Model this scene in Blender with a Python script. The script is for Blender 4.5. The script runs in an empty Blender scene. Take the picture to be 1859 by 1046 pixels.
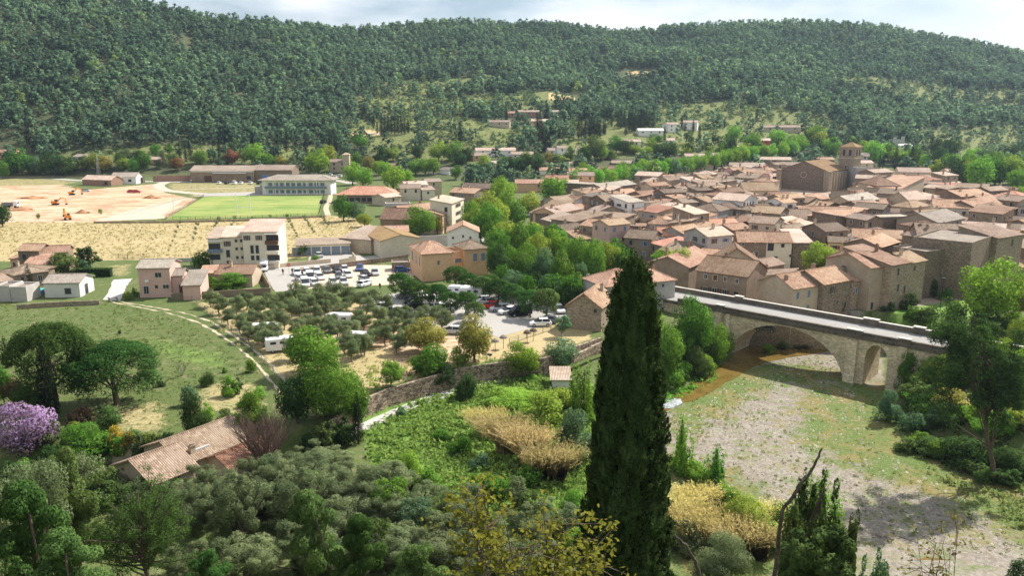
import bpy, math, random
import numpy as np
from mathutils import Vector, Matrix
SC = bpy.context.scene
COL = SC.collection
R = math.radians
# ------------------------------------------------------------------ camera
CAMZ, F, HY = 40.0, 1431.0, 200.0
TH = math.atan((523 - HY) / F)
cd = bpy.data.cameras.new('camera'); cam = bpy.data.objects.new('camera', cd); COL.objects.link(cam)
cam.location = (0, 0, CAMZ); cam.rotation_euler = (R(90) - TH, 0, 0)
cd.sensor_width = 36; cd.lens = 36 * F / 1859; cd.clip_start = 0.3; cd.clip_end = 9000
SC.camera = cam
# ------------------------------------------------------------------ sky, sun, exposure
SUN_AZ, SUN_EL = 52, 47          # azimuth clockwise from +Y, elevation
SC.view_settings.view_transform = 'Standard'; SC.view_settings.look = 'None'
SC.view_settings.exposure = 0.68; SC.view_settings.gamma = 1
W = bpy.data.worlds.new('World'); SC.world = W; W.use_nodes = True
wn = W.node_tree; wn.nodes.clear()
def wnode(t, **k):
    n = wn.nodes.new(t)
    for a, b in k.items(): setattr(n, a, b)
    return n
wo = wnode('ShaderNodeOutputWorld'); bg = wnode('ShaderNodeBackground'); bg.inputs[1].default_value = 0.068
sky = wnode('ShaderNodeTexSky', sky_type='NISHITA', sun_disc=False, sun_elevation=R(SUN_EL), sun_rotation=R(SUN_AZ),
            altitude=200, air_density=1.0, dust_density=1.2, ozone_density=1.0)
tc = wnode('ShaderNodeTexCoord'); mp = wnode('ShaderNodeMapping'); mp.inputs['Scale'].default_value = (1, 1, 3.2)
mp.inputs['Location'].default_value = (0.3, 0.1, 0)
nz = wnode('ShaderNodeTexNoise'); nz.inputs['Scale'].default_value = 2.6; nz.inputs['Detail'].default_value = 9; nz.inputs['Roughness'].default_value = 0.56
rp = wnode('ShaderNodeValToRGB'); rp.color_ramp.elements[0].position = 0.40; rp.color_ramp.elements[1].position = 0.60
nz2 = wnode('ShaderNodeTexNoise'); nz2.inputs['Scale'].default_value = 5; nz2.inputs['Detail'].default_value = 6
cr2 = wnode('ShaderNodeValToRGB'); cr2.color_ramp.elements[0].color = (10.2, 10.5, 11, 1); cr2.color_ramp.elements[1].color = (12, 12, 12, 1)
cr2.color_ramp.elements[0].position = 0.35; cr2.color_ramp.elements[1].position = 0.62
mx = wnode('ShaderNodeMixRGB')
L = wn.links.new
L(tc.outputs['Generated'], mp.inputs[0]); L(mp.outputs[0], nz.inputs[0]); L(mp.outputs[0], nz2.inputs[0])
L(nz.outputs[0], rp.inputs[0]); L(nz2.outputs[0], cr2.inputs[0]); L(rp.outputs[0], mx.inputs[0]); L(sky.outputs[0], mx.inputs[1]); L(cr2.outputs[0], mx.inputs[2])
L(mx.outputs[0], bg.inputs[0]); L(bg.outputs[0], wo.inputs[0])
sd = bpy.data.lights.new('sun', 'SUN'); sun = bpy.data.objects.new('sun', sd); COL.objects.link(sun)
sd.energy = 5.0; sd.angle = R(0.53); sd.color = (1, 0.94, 0.84)
sun.rotation_euler = (R(90 - SUN_EL), 0, R(-SUN_AZ) + math.pi); sun.location = (0, 0, 300)
# light travels along the lamp's -Z; make that -(direction to the sun)
dsun = Vector((math.sin(R(SUN_AZ)) * math.cos(R(SUN_EL)), math.cos(R(SUN_AZ)) * math.cos(R(SUN_EL)), math.sin(R(SUN_EL))))
sun.rotation_euler = dsun.to_track_quat('Z', 'Y').to_euler()
# ------------------------------------------------------------------ rays and terrain
def ray(px, py):
    x = (px - 929.5) / F; u = (523 - py) / F
    return (x, math.cos(TH) + u * math.sin(TH), -math.sin(TH) + u * math.cos(TH))
def U(px, py, z=0.0):
    d = ray(px, py); t = (z - CAMZ) / d[2]
    return (d[0] * t, d[1] * t)
def poly(pts, z): return np.array([U(a, b, z) for a, b in pts])
def inside(P, X, Y):
    r = np.zeros(X.shape, bool); n = len(P)
    for i in range(n):
        x0, y0 = P[i]; x1, y1 = P[(i + 1) % n]
        c = (y0 > Y) != (y1 > Y)
        r ^= c & (X < (x1 - x0) * (Y - y0) / ((y1 - y0) + 1e-12) + x0)
    return r
def sdist(P, X, Y):            # positive inside
    best = np.full(X.shape, 1e9); n = len(P)
    for i in range(n):
        x0, y0 = P[i]; x1, y1 = P[(i + 1) % n]
        dx, dy = x1 - x0, y1 - y0
        t = np.clip(((X - x0) * dx + (Y - y0) * dy) / (dx * dx + dy * dy + 1e-9), 0, 1)
        best = np.minimum(best, (X - x0 - t * dx) ** 2 + (Y - y0 - t * dy) ** 2)
    d = np.sqrt(best)
    return np.where(inside(P, X, Y), d, -d)
def sm(a, b, x):
    t = np.clip((x - a) / (b - a), 0, 1); return t * t * (3 - 2 * t)
LOWZ = -2.6
WALL = [(560, 772), (610, 752), (655, 727), (700, 707), (760, 690), (835, 669), (905, 658), (985, 650), (1090, 613)]
LOWP = np.vstack([poly([(-300, 806), (200, 800), (420, 790)] + WALL + [(1180, 592), (1292, 574)], 0.0),
                  poly([(1330, 560), (1400, 566), (1500, 576), (1640, 583), (1760, 590), (2050, 600)], -1.4),
                  np.array([(140, 20), (-140, 20)])])
BEDP = poly([(1322, 652), (1285, 676), (1245, 700), (1205, 722), (1165, 770), (1150, 850), (1180, 950), (1240, 1060), (1950, 1150), (2000, 960),
             (1859, 880), (1760, 830), (1680, 790), (1640, 745), (1618, 702), (1612, 640), (1560, 610), (1400, 606), (1345, 620)], -6.0)
QUAY = np.vstack([poly([(1345, 556), (1400, 560), (1500, 570), (1640, 578), (1760, 586), (2050, 596)], 0), poly([(2050, 620), (1760, 610), (1640, 600), (1500, 594), (1400, 588), (1345, 586)], 0)])
AZ = [-500, 0, 280, 420, 600, 700, 850, 1000, 1100, 1180, 1300, 1450, 1550, 1650, 1750, 1859, 2400]
RY = [-75, -36, 22, 54, 70, 71, 60, 67, 74, 71, 61, 62, 67, 83, 100, 122, 185]
RD = [640, 740, 820, 880, 960, 1000, 1050, 1100, 1120, 1120, 1130, 1140, 1150, 1150, 1140, 1120, 1000]
R0 = [470, 480, 478, 478, 478, 470, 455, 450, 450, 465, 485, 520, 535, 545, 560, 560, 560]
def hnoise(X, Y):
    return (np.sin(X * .013 + 1.3) * np.cos(Y * .011 + .4) + .6 * np.sin(X * .031 + Y * .017) + .4 * np.cos(X * .047 - Y * .039 + 2)) * .6
def height(X, Y):
    X = np.asarray(X, float); Y = np.asarray(Y, float)
    z = np.zeros(X.shape)
    dl = sdist(LOWP, X, Y); z = z + LOWZ * sm(-.2, .7, dl)
    dbk = sdist(BEDP, X, Y); z = np.where(dl > 0, np.minimum(z, z - (6 + z) * sm(-7, 1, dbk)), z)
    # right bank climbs towards the east
    east = sm(2, 45, -dbk) * sm(45, 70, X) * (dl > 0)
    z = z + east * 5.0
    q = sdist(QUAY, X, Y); z = np.where(z > -1.4, z - 1.4 * sm(-.5, 1.5, q), z)
    near = 37.8 - .66 * Y + .25 * hnoise(X * 6, Y * 6); near = np.minimum(near, 38.2)
    k = 1.6; z = np.where(Y < 110, k * np.logaddexp(z / k, np.clip(near, -60, 60) / k), z)
    Yc = np.maximum(Y, 60); az = 929.5 + F * X / Yc * .985
    rd = np.interp(az, AZ, RD); r0 = np.interp(az, AZ, R0); ry = np.interp(az, AZ, RY)
    zr = CAMZ + (HY - ry) / F * rd * 1.02
    t = (Y - r0) / (rd - r0)
    hill = zr * np.where(t < 1, np.clip(t, 0, 1) ** np.interp(az, [0, 700, 1200, 1859], [1.12, 1.35, 1.3, 1.25]), np.exp(-np.clip(t - 1, 0, 9) * 1.1))
    hill = hill + hnoise(X, Y) * 11 * np.clip(t, 0, .8) * (1 - .8 * sm(.75, 1, t))
    return z + np.where(t > 0, hill, 0)
TT = np.concatenate([np.arange(20, 400, .5), np.arange(400, 1400, 1.5)])
def G(px, py):                 # first hit of a pixel's ray with the ground
    d = ray(px, py); X = d[0] * TT / d[1]; Y = TT; Z = CAMZ + d[2] * TT / d[1]
    h = height(X, Y) - Z
    i = int(np.argmax(h >= 0))
    if h[i] < 0: i = len(TT) - 1
    if i == 0: return (X[0], Y[0], float(height(X[0], Y[0])))
    a = h[i - 1] / (h[i - 1] - h[i] + 1e-9); y = Y[i - 1] + a * (Y[i] - Y[i - 1])
    x = d[0] * y / d[1]
    return (x, y, CAMZ + d[2] * y / d[1])
def hz(x, y): return float(height(np.array([x]), np.array([y]))[0])
def mpp(x, y, z): return (y * math.cos(TH) - (z - CAMZ) * math.sin(TH)) / F     # metres per photo pixel at a place
# ------------------------------------------------------------------ materials
class NT:
    def __init__(s, name, rough=.85):
        s.m = bpy.data.materials.new(name); s.m.use_nodes = True; s.t = s.m.node_tree
        s.b = s.t.nodes['Principled BSDF']; s.b.inputs['Roughness'].default_value = rough
        s.b.inputs['Specular IOR Level'].default_value = .2
        s.tc = s.t.nodes.new('ShaderNodeTexCoord')
    def n(s, t, **k):
        x = s.t.nodes.new(t)
        for a, b in k.items(): setattr(x, a, b)
        return x
    def l(s, a, b): s.t.links.new(a, b)
    def put(s, sock, v):
        if hasattr(v, 'links') or isinstance(v, bpy.types.NodeSocket): s.l(v, sock)
        elif isinstance(v, (tuple, list)): sock.default_value = (*v[:3], 1) if len(sock.default_value) == 4 else v
        else: sock.default_value = v
    def noise(s, scale, detail=4, vec=None, rough=.55, dist=0):
        x = s.n('ShaderNodeTexNoise'); x.inputs['Scale'].default_value = scale; x.inputs['Detail'].default_value = detail
        x.inputs['Roughness'].default_value = rough; x.inputs['Distortion'].default_value = dist
        s.l(vec or s.tc.outputs['Object'], x.inputs['Vector']); return x.outputs[0]
    def ramp(s, f, a, b, ca=(0, 0, 0), cb=(1, 1, 1)):
        x = s.n('ShaderNodeValToRGB'); e = x.color_ramp.elements; e[0].position = a; e[1].position = b
        e[0].color = (*ca, 1); e[1].color = (*cb, 1); s.l(f, x.inputs[0]); return x.outputs[0]
    def mix(s, f, a, b, mode='MIX'):
        x = s.n('ShaderNodeMixRGB', blend_type=mode); s.put(x.inputs[0], f); s.put(x.inputs[1], a); s.put(x.inputs[2], b); return x.outputs[0]
    def math(s, op, a, b=0.0, clamp=False):
        x = s.n('ShaderNodeMath', operation=op); x.use_clamp = clamp; s.put(x.inputs[0], a); s.put(x.inputs[1], b); return x.outputs[0]
    def attr(s, nm): x = s.n('ShaderNodeAttribute', attribute_name=nm); return x.outputs['Fac']
    def col(s, c): s.put(s.b.inputs['Base Color'], c); return s
    def bump(s, f, st=.4, dist=.05):
        x = s.n('ShaderNodeBump'); x.inputs['Strength'].default_value = st; x.inputs['Distance'].default_value = dist
        s.l(f, x.inputs['Height']); s.l(x.outputs[0], s.b.inputs['Normal']); return s
    def crownnormal(s, w=.72):          # leaves shade with the rounding of their branch
        a = s.n('ShaderNodeAttribute', attribute_name='nv'); v = s.n('ShaderNodeVectorTransform', vector_type='NORMAL', convert_from='OBJECT', convert_to='WORLD'); s.l(a.outputs['Vector'], v.inputs[0])
        x = s.n('ShaderNodeVectorMath', operation='SCALE'); s.l(v.outputs[0], x.inputs[0]); x.inputs['Scale'].default_value = w
        g_ = s.n('ShaderNodeNewGeometry'); y = s.n('ShaderNodeVectorMath', operation='SCALE'); s.l(g_.outputs['Normal'], y.inputs[0]); y.inputs['Scale'].default_value = 1 - w
        z = s.n('ShaderNodeVectorMath', operation='ADD'); s.l(x.outputs[0], z.inputs[0]); s.l(y.outputs[0], z.inputs[1]); n = s.n('ShaderNodeVectorMath', operation='NORMALIZE'); s.l(z.outputs[0], n.inputs[0]); return n.outputs[0]
    def rnd(s): return s.n('ShaderNodeObjectInfo').outputs['Random']
MATS = {}
def plain(name, c, rough=.7, var=.18, scale=2.0, metal=0):
    if name in MATS: return MATS[name]
    q = NT(name, rough); a = tuple(x * (1 - var) for x in c); b = tuple(min(1, x * (1 + var)) for x in c)
    q.col(q.ramp(q.noise(scale, 5), .3, .7, a, b)); q.b.inputs['Metallic'].default_value = metal
    MATS[name] = q.m; return q.m
def foliage(name, dark, light, trans=.35, scale=1.6, hue=.12):
    q = NT(name, .7); t = q.t; t.nodes.remove(q.b)
    n = q.noise(scale, 3); c = q.ramp(n, .32, .68, dark, light)
    n2 = q.noise(scale * 7, 2); c = q.mix(.35, c, q.ramp(n2, .35, .65, tuple(x * .6 for x in dark), tuple(min(1, x * 1.35) for x in light)))
    h = q.n('ShaderNodeHueSaturation'); r = q.rnd()
    q.l(q.math('MULTIPLY_ADD', r, hue * .35), h.inputs['Hue']); h.inputs['Hue'].default_value = .5
    ma = t.nodes[-2] if False else None
    mv = q.n('ShaderNodeMapRange'); mv.inputs['To Min'].default_value = .5 - hue * .17; mv.inputs['To Max'].default_value = .5 + hue * .17; q.l(r, mv.inputs[0]); q.l(mv.outputs[0], h.inputs['Hue'])
    mw = q.n('ShaderNodeMapRange'); mw.inputs['To Min'].default_value = .78; mw.inputs['To Max'].default_value = 1.22
    fr = q.math('FRACT', q.math('MULTIPLY', r, 7.31)); q.l(fr, mw.inputs[0]); q.l(mw.outputs[0], h.inputs['Value'])
    q.l(c, h.inputs['Color'])
    d = q.n('ShaderNodeBsdfDiffuse'); tr = q.n('ShaderNodeBsdfTranslucent'); ms = q.n('ShaderNodeMixShader'); ms.inputs[0].default_value = trans
    q.l(h.outputs[0], d.inputs[0]); q.l(q.crownnormal(.6), d.inputs['Normal']); tcn = q.mix(1.0, h.outputs[0], (1.25, 1.3, .7), 'MULTIPLY'); q.l(tcn, tr.inputs[0])
    q.m['leafy'] = 1
    q.l(d.outputs[0], ms.inputs[1]); q.l(tr.outputs[0], ms.inputs[2])
    o = [x for x in t.nodes if x.type == 'OUTPUT_MATERIAL'][0]; q.l(ms.outputs[0], o.inputs[0])
    return q.m
def roofmat(name, base, pale, dark, lichen=None):
    q = NT(name, .9); o = q.tc.outputs['Object']
    sp = q.n('ShaderNodeSeparateXYZ'); q.l(o, sp.inputs[0])
    fx = q.math('FLOOR', q.math('MULTIPLY', sp.outputs[0], 4.0)); fy = q.math('FLOOR', q.math('MULTIPLY', sp.outputs[1], 2.4))
    cb = q.n('ShaderNodeCombineXYZ'); q.l(fx, cb.inputs[0]); q.l(fy, cb.inputs[1]); wn_ = q.n('ShaderNodeTexWhiteNoise'); q.l(cb.outputs[0], wn_.inputs[0])
    c = q.mix(q.ramp(wn_.outputs[0], .1, .95), dark, pale)
    c = q.mix(.45, c, base)
    n = q.noise(.55, 6); c = q.mix(q.ramp(n, .42, .68), c, tuple(x * .62 for x in base))
    n5 = q.noise(1.8, 4, rough=.8); c = q.mix(q.math('MULTIPLY', q.ramp(n5, .45, .62), .45), c, dark)
    n3 = q.noise(.28, 3, rough=.7); c = q.mix(q.math('MULTIPLY', q.ramp(n3, .5, .72), .6), c, pale)
    if lichen: c = q.mix(q.ramp(q.noise(.9, 5, rough=.7), .46, .6), c, lichen)
    s = q.math('SINE', q.math('MULTIPLY', sp.outputs[0], 25.13)); s01 = q.math('MULTIPLY_ADD', s, .5); s.node.use_clamp = False
    # rounded rows of canal tiles: bump relief, with a darker stripe mixed in along each row
    c = q.mix(q.math('MULTIPLY', q.math('GREATER_THAN', s, .25), .28), c, tuple(x * .45 for x in dark))
    h = q.n('ShaderNodeHueSaturation'); r = q.rnd(); mv = q.n('ShaderNodeMapRange'); mv.inputs['To Min'].default_value = .56; mv.inputs['To Max'].default_value = 1.22; r2 = q.math('FRACT', q.math('MULTIPLY', r, 13.7)); mh = q.n('ShaderNodeMapRange'); mh.inputs['To Min'].default_value = .493; mh.inputs['To Max'].default_value = .512; q.l(r2, mh.inputs[0]); q.l(mh.outputs[0], h.inputs['Hue'])
    q.l(r, mv.inputs[0]); q.l(mv.outputs[0], h.inputs['Value']); h.inputs['Saturation'].default_value = .92; q.l(c, h.inputs['Color']); q.col(h.outputs[0])
    q.bump(s, .6, .06); MATS[name] = q.m; return q.m
def wallmat(name, c1, c2, stone=0.0, scale=1.0, mort=(.4, .36, .3)):
    q = NT(name, .92); n = q.noise(.45 * scale, 6, rough=.65); c = q.ramp(n, .3, .7, c1, c2)
    if stone:
        v = q.n('ShaderNodeTexVoronoi', feature='DISTANCE_TO_EDGE'); v.inputs['Scale'].default_value = 2.6 * scale
        mpn = q.n('ShaderNodeMapping'); mpn.inputs['Scale'].default_value = (1, 1, 1.7); q.l(q.tc.outputs['Object'], mpn.inputs[0]); q.l(mpn.outputs[0], v.inputs['Vector'])
        v2 = q.n('ShaderNodeTexVoronoi'); v2.inputs['Scale'].default_value = 2.6 * scale; q.l(mpn.outputs[0], v2.inputs['Vector'])
        bw = q.n('ShaderNodeRGBToBW'); q.l(v2.outputs['Color'], bw.inputs[0])
        c = q.mix(stone, c, q.ramp(bw.outputs[0], .2, .8, tuple(x * .5 for x in c1), tuple(min(1, x * 1.3) for x in c2)))
        c = q.mix(q.ramp(v.outputs['Distance'], .0, .09, (.75 * stone,) * 3, (0, 0, 0)), c, mort)
        q.bump(q.ramp(v.outputs['Distance'], 0, .15), .5, .04)
    n2 = q.noise(1.7, 6, rough=.7); c = q.mix(q.math('MULTIPLY', q.ramp(n2, .5, .75), .35), c, tuple(x * .5 for x in c1))
    h = q.n('ShaderNodeHueSaturation'); mv = q.n('ShaderNodeMapRange'); mv.inputs['To Min'].default_value = .82; mv.inputs['To Max'].default_value = 1.15
    q.l(q.rnd(), mv.inputs[0]); q.l(mv.outputs[0], h.inputs['Value']); q.l(c, h.inputs['Color']); q.col(h.outputs[0])
    MATS[name] = q.m; return q.m
RF = {'terra': roofmat('terracotta tiles', (.47, .26, .155), (.64, .46, .33), (.24, .125, .08)),
      'pale': roofmat('pale tiles', (.58, .43, .34), (.74, .61, .51), (.38, .25, .18)),
      'brown': roofmat('weathered tiles', (.33, .22, .15), (.50, .39, .30), (.16, .105, .075)),
      'grey': roofmat('grey tiles', (.40, .34, .28), (.56, .50, .43), (.24, .19, .15)),
      'orange': roofmat('orange brown tiles', (.42, .27, .16), (.56, .42, .29), (.22, .13, .08)),
      'lichen': roofmat('lichen tiles', (.46, .27, .14), (.56, .40, .25), (.24, .13, .08), (.50, .28, .07)),
      'red': roofmat('red tiles', (.55, .23, .15), (.70, .40, .30), (.30, .11, .07))}
WM = {'stone': wallmat('rubble stone', (.24, .19, .135), (.38, .30, .22), .45),
      'dark': wallmat('dark stone', (.15, .11, .085), (.25, .19, .14), .5),
      'brown': wallmat('brown render', (.20, .15, .11), (.31, .235, .175)),
      'beige': wallmat('beige render', (.42, .34, .25), (.55, .46, .35)),
      'cream': wallmat('cream render', (.70, .62, .48), (.80, .73, .60)),
      'white': wallmat('white render', (.74, .72, .68), (.85, .83, .79)),
      'pink': wallmat('pink render', (.66, .42, .36), (.76, .52, .46)),
      'orange': wallmat('ochre render', (.58, .36, .21), (.68, .45, .28)),
      'yellow': wallmat('yellow render', (.70, .54, .27), (.78, .62, .36)),
      'grey': wallmat('grey render', (.36, .34, .32), (.50, .47, .44)),
      'bridge': wallmat('bridge stone', (.55, .44, .30), (.80, .67, .49), .35, .8, (.26, .2, .14)),
      'brick': wallmat('brick', (.34, .19, .13), (.42, .26, .19), .3, 1.5),
      'red': wallmat('red cladding', (.45, .10, .07), (.5, .13, .09)),
      'black': wallmat('blackened stone', (.07, .06, .052), (.21, .175, .14), .3, 1.2, (.09, .075, .065))}
GLASS = plain('dark glass', (.045, .05, .06), .15, .1); WOOD = plain('brown shutter paint', (.12, .065, .04), .6)
FRAME = plain('pale frame', (.55, .5, .44)); BLUE = plain('blue paint', (.12, .2, .45), .5); WHITE = plain('white paint', (.8, .8, .78), .5, .05)
REDP = plain('red paint', (.5, .06, .04), .5); BARK = plain('bark', (.12, .09, .07), .95, .4, 6); BARK2 = plain('grey bark', (.24, .21, .18), .95, .3, 6)
BLACKP = plain('black metal', (.02, .02, .022), .5); STEEL = plain('galvanised metal', (.45, .46, .47), .4); CONC = plain('concrete', (.46, .43, .39), .9, .15, .8)
GREYSH = plain('grey blue shutter', (.17, .22, .28), .5)
# ------------------------------------------------------------------ mesh helpers
class MB:
    def __init__(s): s.v = []; s.f = []; s.m = []
    def add(s, vs, fs, mat=0):
        o = len(s.v); s.v += [tuple(map(float, p)) for p in vs]; s.f += [tuple(i + o for i in f) for f in fs]; s.m += [mat] * len(fs); return s
    def box(s, x0, x1, y0, y1, z0, z1, mat=0):
        return s.add([(x0, y0, z0), (x1, y0, z0), (x1, y1, z0), (x0, y1, z0), (x0, y0, z1), (x1, y0, z1), (x1, y1, z1), (x0, y1, z1)],
                     [(0, 3, 2, 1), (4, 5, 6, 7), (0, 1, 5, 4), (1, 2, 6, 5), (2, 3, 7, 6), (3, 0, 4, 7)], mat)
    def slab(s, q, t, mat=0):
        q = [Vector(p) for p in q]; n = (q[1] - q[0]).cross(q[-1] - q[0]).normalized()
        if n.z < 0: n = -n
        k = len(q); vs = q + [p - n * t for p in q]
        return s.add(vs, [tuple(range(k)), tuple(range(2 * k - 1, k - 1, -1))] + [(i, i + k, (i + 1) % k + k, (i + 1) % k) for i in range(k)], mat)
    def prism(s, pts, z0, z1, mat=0):
        k = len(pts); vs = [(x, y, z0) for x, y in pts] + [(x, y, z1) for x, y in pts]
        return s.add(vs, [tuple(range(k - 1, -1, -1)), tuple(range(k, 2 * k))] + [(i, (i + 1) % k, (i + 1) % k + k, i + k) for i in range(k)], mat)
    def tube(s, path, rad, n=6, mat=0, cap=True):
        path = [Vector(p) for p in path]; o = []
        vs = []; ref = None
        for i, p in enumerate(path):
            d = (path[min(i + 1, len(path) - 1)] - path[max(i - 1, 0)]).normalized()
            a = d.cross(Vector((0.31, .11, .94))) if ref is None else ref - d * ref.dot(d)
            if a.length < 1e-4: a = d.cross(Vector((1, 0, 0)))
            a.normalize(); ref = a; b = d.cross(a); r = rad[i] if hasattr(rad, '__len__') else rad
            vs += [p + (a * math.cos(6.2832 * k / n) + b * math.sin(6.2832 * k / n)) * r for k in range(n)]
        fs = []
        for i in range(len(path) - 1):
            for k in range(n): fs.append((i * n + k, i * n + (k + 1) % n, (i + 1) * n + (k + 1) % n, (i + 1) * n + k))
        if cap: fs += [tuple(range(n - 1, -1, -1)), tuple(range((len(path) - 1) * n, len(path) * n))]
        return s.add(vs, fs, mat)
    def mesh(s, name, mats, smooth=False):
        me = bpy.data.meshes.new(name); me.from_pydata(s.v, [], s.f)
        for m in mats: me.materials.append(m)
        me.polygons.foreach_set('material_index', s.m)
        if smooth: me.polygons.foreach_set('use_smooth', [True] * len(s.f))
        me.update(); return me
def ob(name, me, parent=None, loc=(0, 0, 0), rz=0.0, sc=None):
    o = bpy.data.objects.new(name, me); COL.objects.link(o); o.location = loc; o.rotation_euler = (0, 0, rz)
    if sc is not None: o.scale = sc
    if parent: o.parent = parent
    return o
def rawmesh(name, V, Fq, mats, attrs=None, smooth=False):
    V = np.asarray(V, np.float32); Fq = np.asarray(Fq, np.int32); k = Fq.shape[1]
    me = bpy.data.meshes.new(name); me.vertices.add(len(V)); me.vertices.foreach_set('co', V.ravel())
    me.loops.add(Fq.size); me.loops.foreach_set('vertex_index', Fq.ravel()); me.polygons.add(len(Fq))
    me.polygons.foreach_set('loop_start', np.arange(0, Fq.size, k, dtype=np.int32))
    me.polygons.foreach_set('loop_total', np.full(len(Fq), k, np.int32))
    if smooth: me.polygons.foreach_set('use_smooth', np.ones(len(Fq), bool))
    for m in mats: me.materials.append(m)
    me.update(calc_edges=True)
    attrs = dict(attrs or {})
    if 'nv' not in attrs and any(m.get('leafy') for m in mats):     # leaf faces: their own normals, turned towards the sky
        P_ = V[Fq]; n_ = np.cross(P_[:, 2] - P_[:, 0], P_[:, 3] - P_[:, 1]); n_ /= np.linalg.norm(n_, axis=1, keepdims=True) + 1e-9
        n_ = n_ * np.where(n_[:, 2:3] < 0, -1, 1) * .7 + [0, 0, .5]; nv_ = np.zeros_like(V); nv_[Fq.ravel()] = np.repeat(n_, k, 0); attrs['nv'] = nv_
    for nm, a in attrs.items():
        a = np.asarray(a, np.float32); v3 = a.ndim == 2; at = me.attributes.new(nm, 'FLOAT_VECTOR' if v3 else 'FLOAT', 'POINT'); at.data.foreach_set('vector' if v3 else 'value', a.ravel())
    return me
AUTO = []
def tag(o, label=None, cat=None, group=None, kind=None, auto=None, px=None, py=None):
    """auto: a describing phrase; its place beside a landmark is added at the end of the script"""
    if cat: o['category'] = cat
    if group: o['group'] = group
    if kind: o['kind'] = kind
    if label: o['label'] = label
    elif auto: AUTO.append((o, auto, px, py))
    return o
def root(name, loc, rz=0.0, sc=None, **k):
    o = bpy.data.objects.new(name, None); COL.objects.link(o); o.location = loc; o.rotation_euler = (0, 0, rz); o.empty_display_size = .5
    if sc is not None: o.scale = sc
    return tag(o, **k)
# ------------------------------------------------------------------ ground
def spaced(a, segs):
    out = [a]
    for end, step in segs:
        while out[-1] < end: out.append(out[-1] + step)
    return np.array(out)
gy = np.concatenate([-spaced(0, [(40, 8)])[::-1][:-1], spaced(0, [(60, 2.5), (215, .9), (620, 3), (1250, 9), (3000, 90)])])
gxp = spaced(0, [(120, 1.0), (230, 3), (900, 9), (2400, 70)])
gx = np.concatenate([-gxp[::-1][:-1], gxp])
X, Y = np.meshgrid(gx, gy); Z = height(X, Y)
nx, ny = len(gx), len(gy)
idx = np.arange(nx * ny).reshape(ny, nx)
Q = np.stack([idx[:-1, :-1], idx[:-1, 1:], idx[1:, 1:], idx[1:, :-1]], -1).reshape(-1, 4)
def zone(polys, soft, z=0.0, onhill=False):
    out = np.zeros(X.shape)
    for p in polys:
        P = np.array([G(*q)[:2] for q in p]) if onhill else poly(p, z)
        m = (X > P[:, 0].min() - 30) & (X < P[:, 0].max() + 30) & (Y > P[:, 1].min() - 30) & (Y < P[:, 1].max() + 30)
        v = np.zeros(X.shape); v[m] = sm(-soft, soft, sdist(P, X[m], Y[m])); out = np.maximum(out, v)
    return out
dry = zone([[(-200, 402), (200, 402), (420, 401), (600, 391), (660, 400), (700, 425), (740, 452), (640, 462), (520, 470), (250, 472), (100, 474), (-300, 478)]], 1.5)
dry = np.maximum(dry, .75 * zone([[(345, 545), (420, 555), (520, 560), (640, 545), (820, 575), (905, 592), (1000, 575), (1080, 590), (1075, 618), (985, 648), (900, 655),
                                  (835, 666), (700, 704), (655, 722), (560, 690), (500, 690), (470, 640), (400, 590)]], 2))
dry = np.maximum(dry, .52 * zone([[(300, 332), (470, 330), (480, 352), (350, 358), (300, 345)], [(-300, 322), (90, 322), (150, 330), (110, 342), (-300, 345)], [(190, 480), (245, 478), (245, 502), (190, 504)]], 3))
dry = np.maximum(dry, .55 * zone([[(370, 690), (480, 690), (500, 740), (420, 760), (330, 740)], [(180, 745), (300, 720), (330, 770), (250, 800), (180, 790)]], 3))
dry = np.maximum(dry, .5 * zone([[(1450, 740), (1560, 720), (1600, 770), (1560, 850), (1700, 900), (1859, 940), (1859, 1000), (1700, 930), (1560, 880), (1440, 830)]], 4, -6))
dry = np.maximum(dry, .5 * zone([[(1650, 690), (1800, 690), (1859, 760), (1700, 780)]], 4, -4))
lush = zone([[(655, 780), (760, 735), (860, 705), (960, 690), (1090, 720), (1150, 800), (1120, 1000), (700, 950)]], 4, -4)
lush = np.maximum(lush, .5 * zone([[(250, 600), (430, 640), (440, 690), (300, 660), (250, 640)], [(340, 700), (480, 690), (490, 760), (400, 790)]], 4))
lush = np.maximum(lush, zone([[(1660, 545), (1780, 545), (1780, 600), (1600, 590)]], 3, -1.4))
bare = zone([[(-300, 345), (110, 335), (150, 345), (290, 333), (300, 350), (360, 362), (310, 396), (150, 404), (-300, 402)]], 2)
bare = np.maximum(bare, .62 * zone([[(520, 560), (600, 556), (700, 600), (905, 600), (900, 640), (780, 690), (700, 702), (660, 720), (700, 640), (560, 610)]], 3))
bed = sm(-1, 3, sdist(BEDP, X, Y))
grassbed = zone([[(1240, 720), (1330, 665), (1480, 665), (1530, 690), (1400, 700), (1330, 740), (1230, 800)], [(1470, 700), (1620, 700), (1650, 760), (1720, 830), (1900, 900), (1900, 1000), (1700, 900), (1560, 860), (1450, 800)],
                 [(1180, 820), (1330, 850), (1420, 960), (1400, 1100), (1180, 1100)]], 4, -6)
town = zone([[(985, 405), (1060, 340), (1200, 318), (1420, 280), (1560, 290), (1700, 320), (1780, 345), (1900, 370), (1900, 520), (1640, 560), (1400, 545), (1240, 500)]], 6)
azg = 929.5 + F * X / np.maximum(Y, 60); r0g = np.interp(azg, AZ, R0); rdg = np.interp(azg, AZ, RD); tg = (Y - r0g) / (rdg - r0g)
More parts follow.
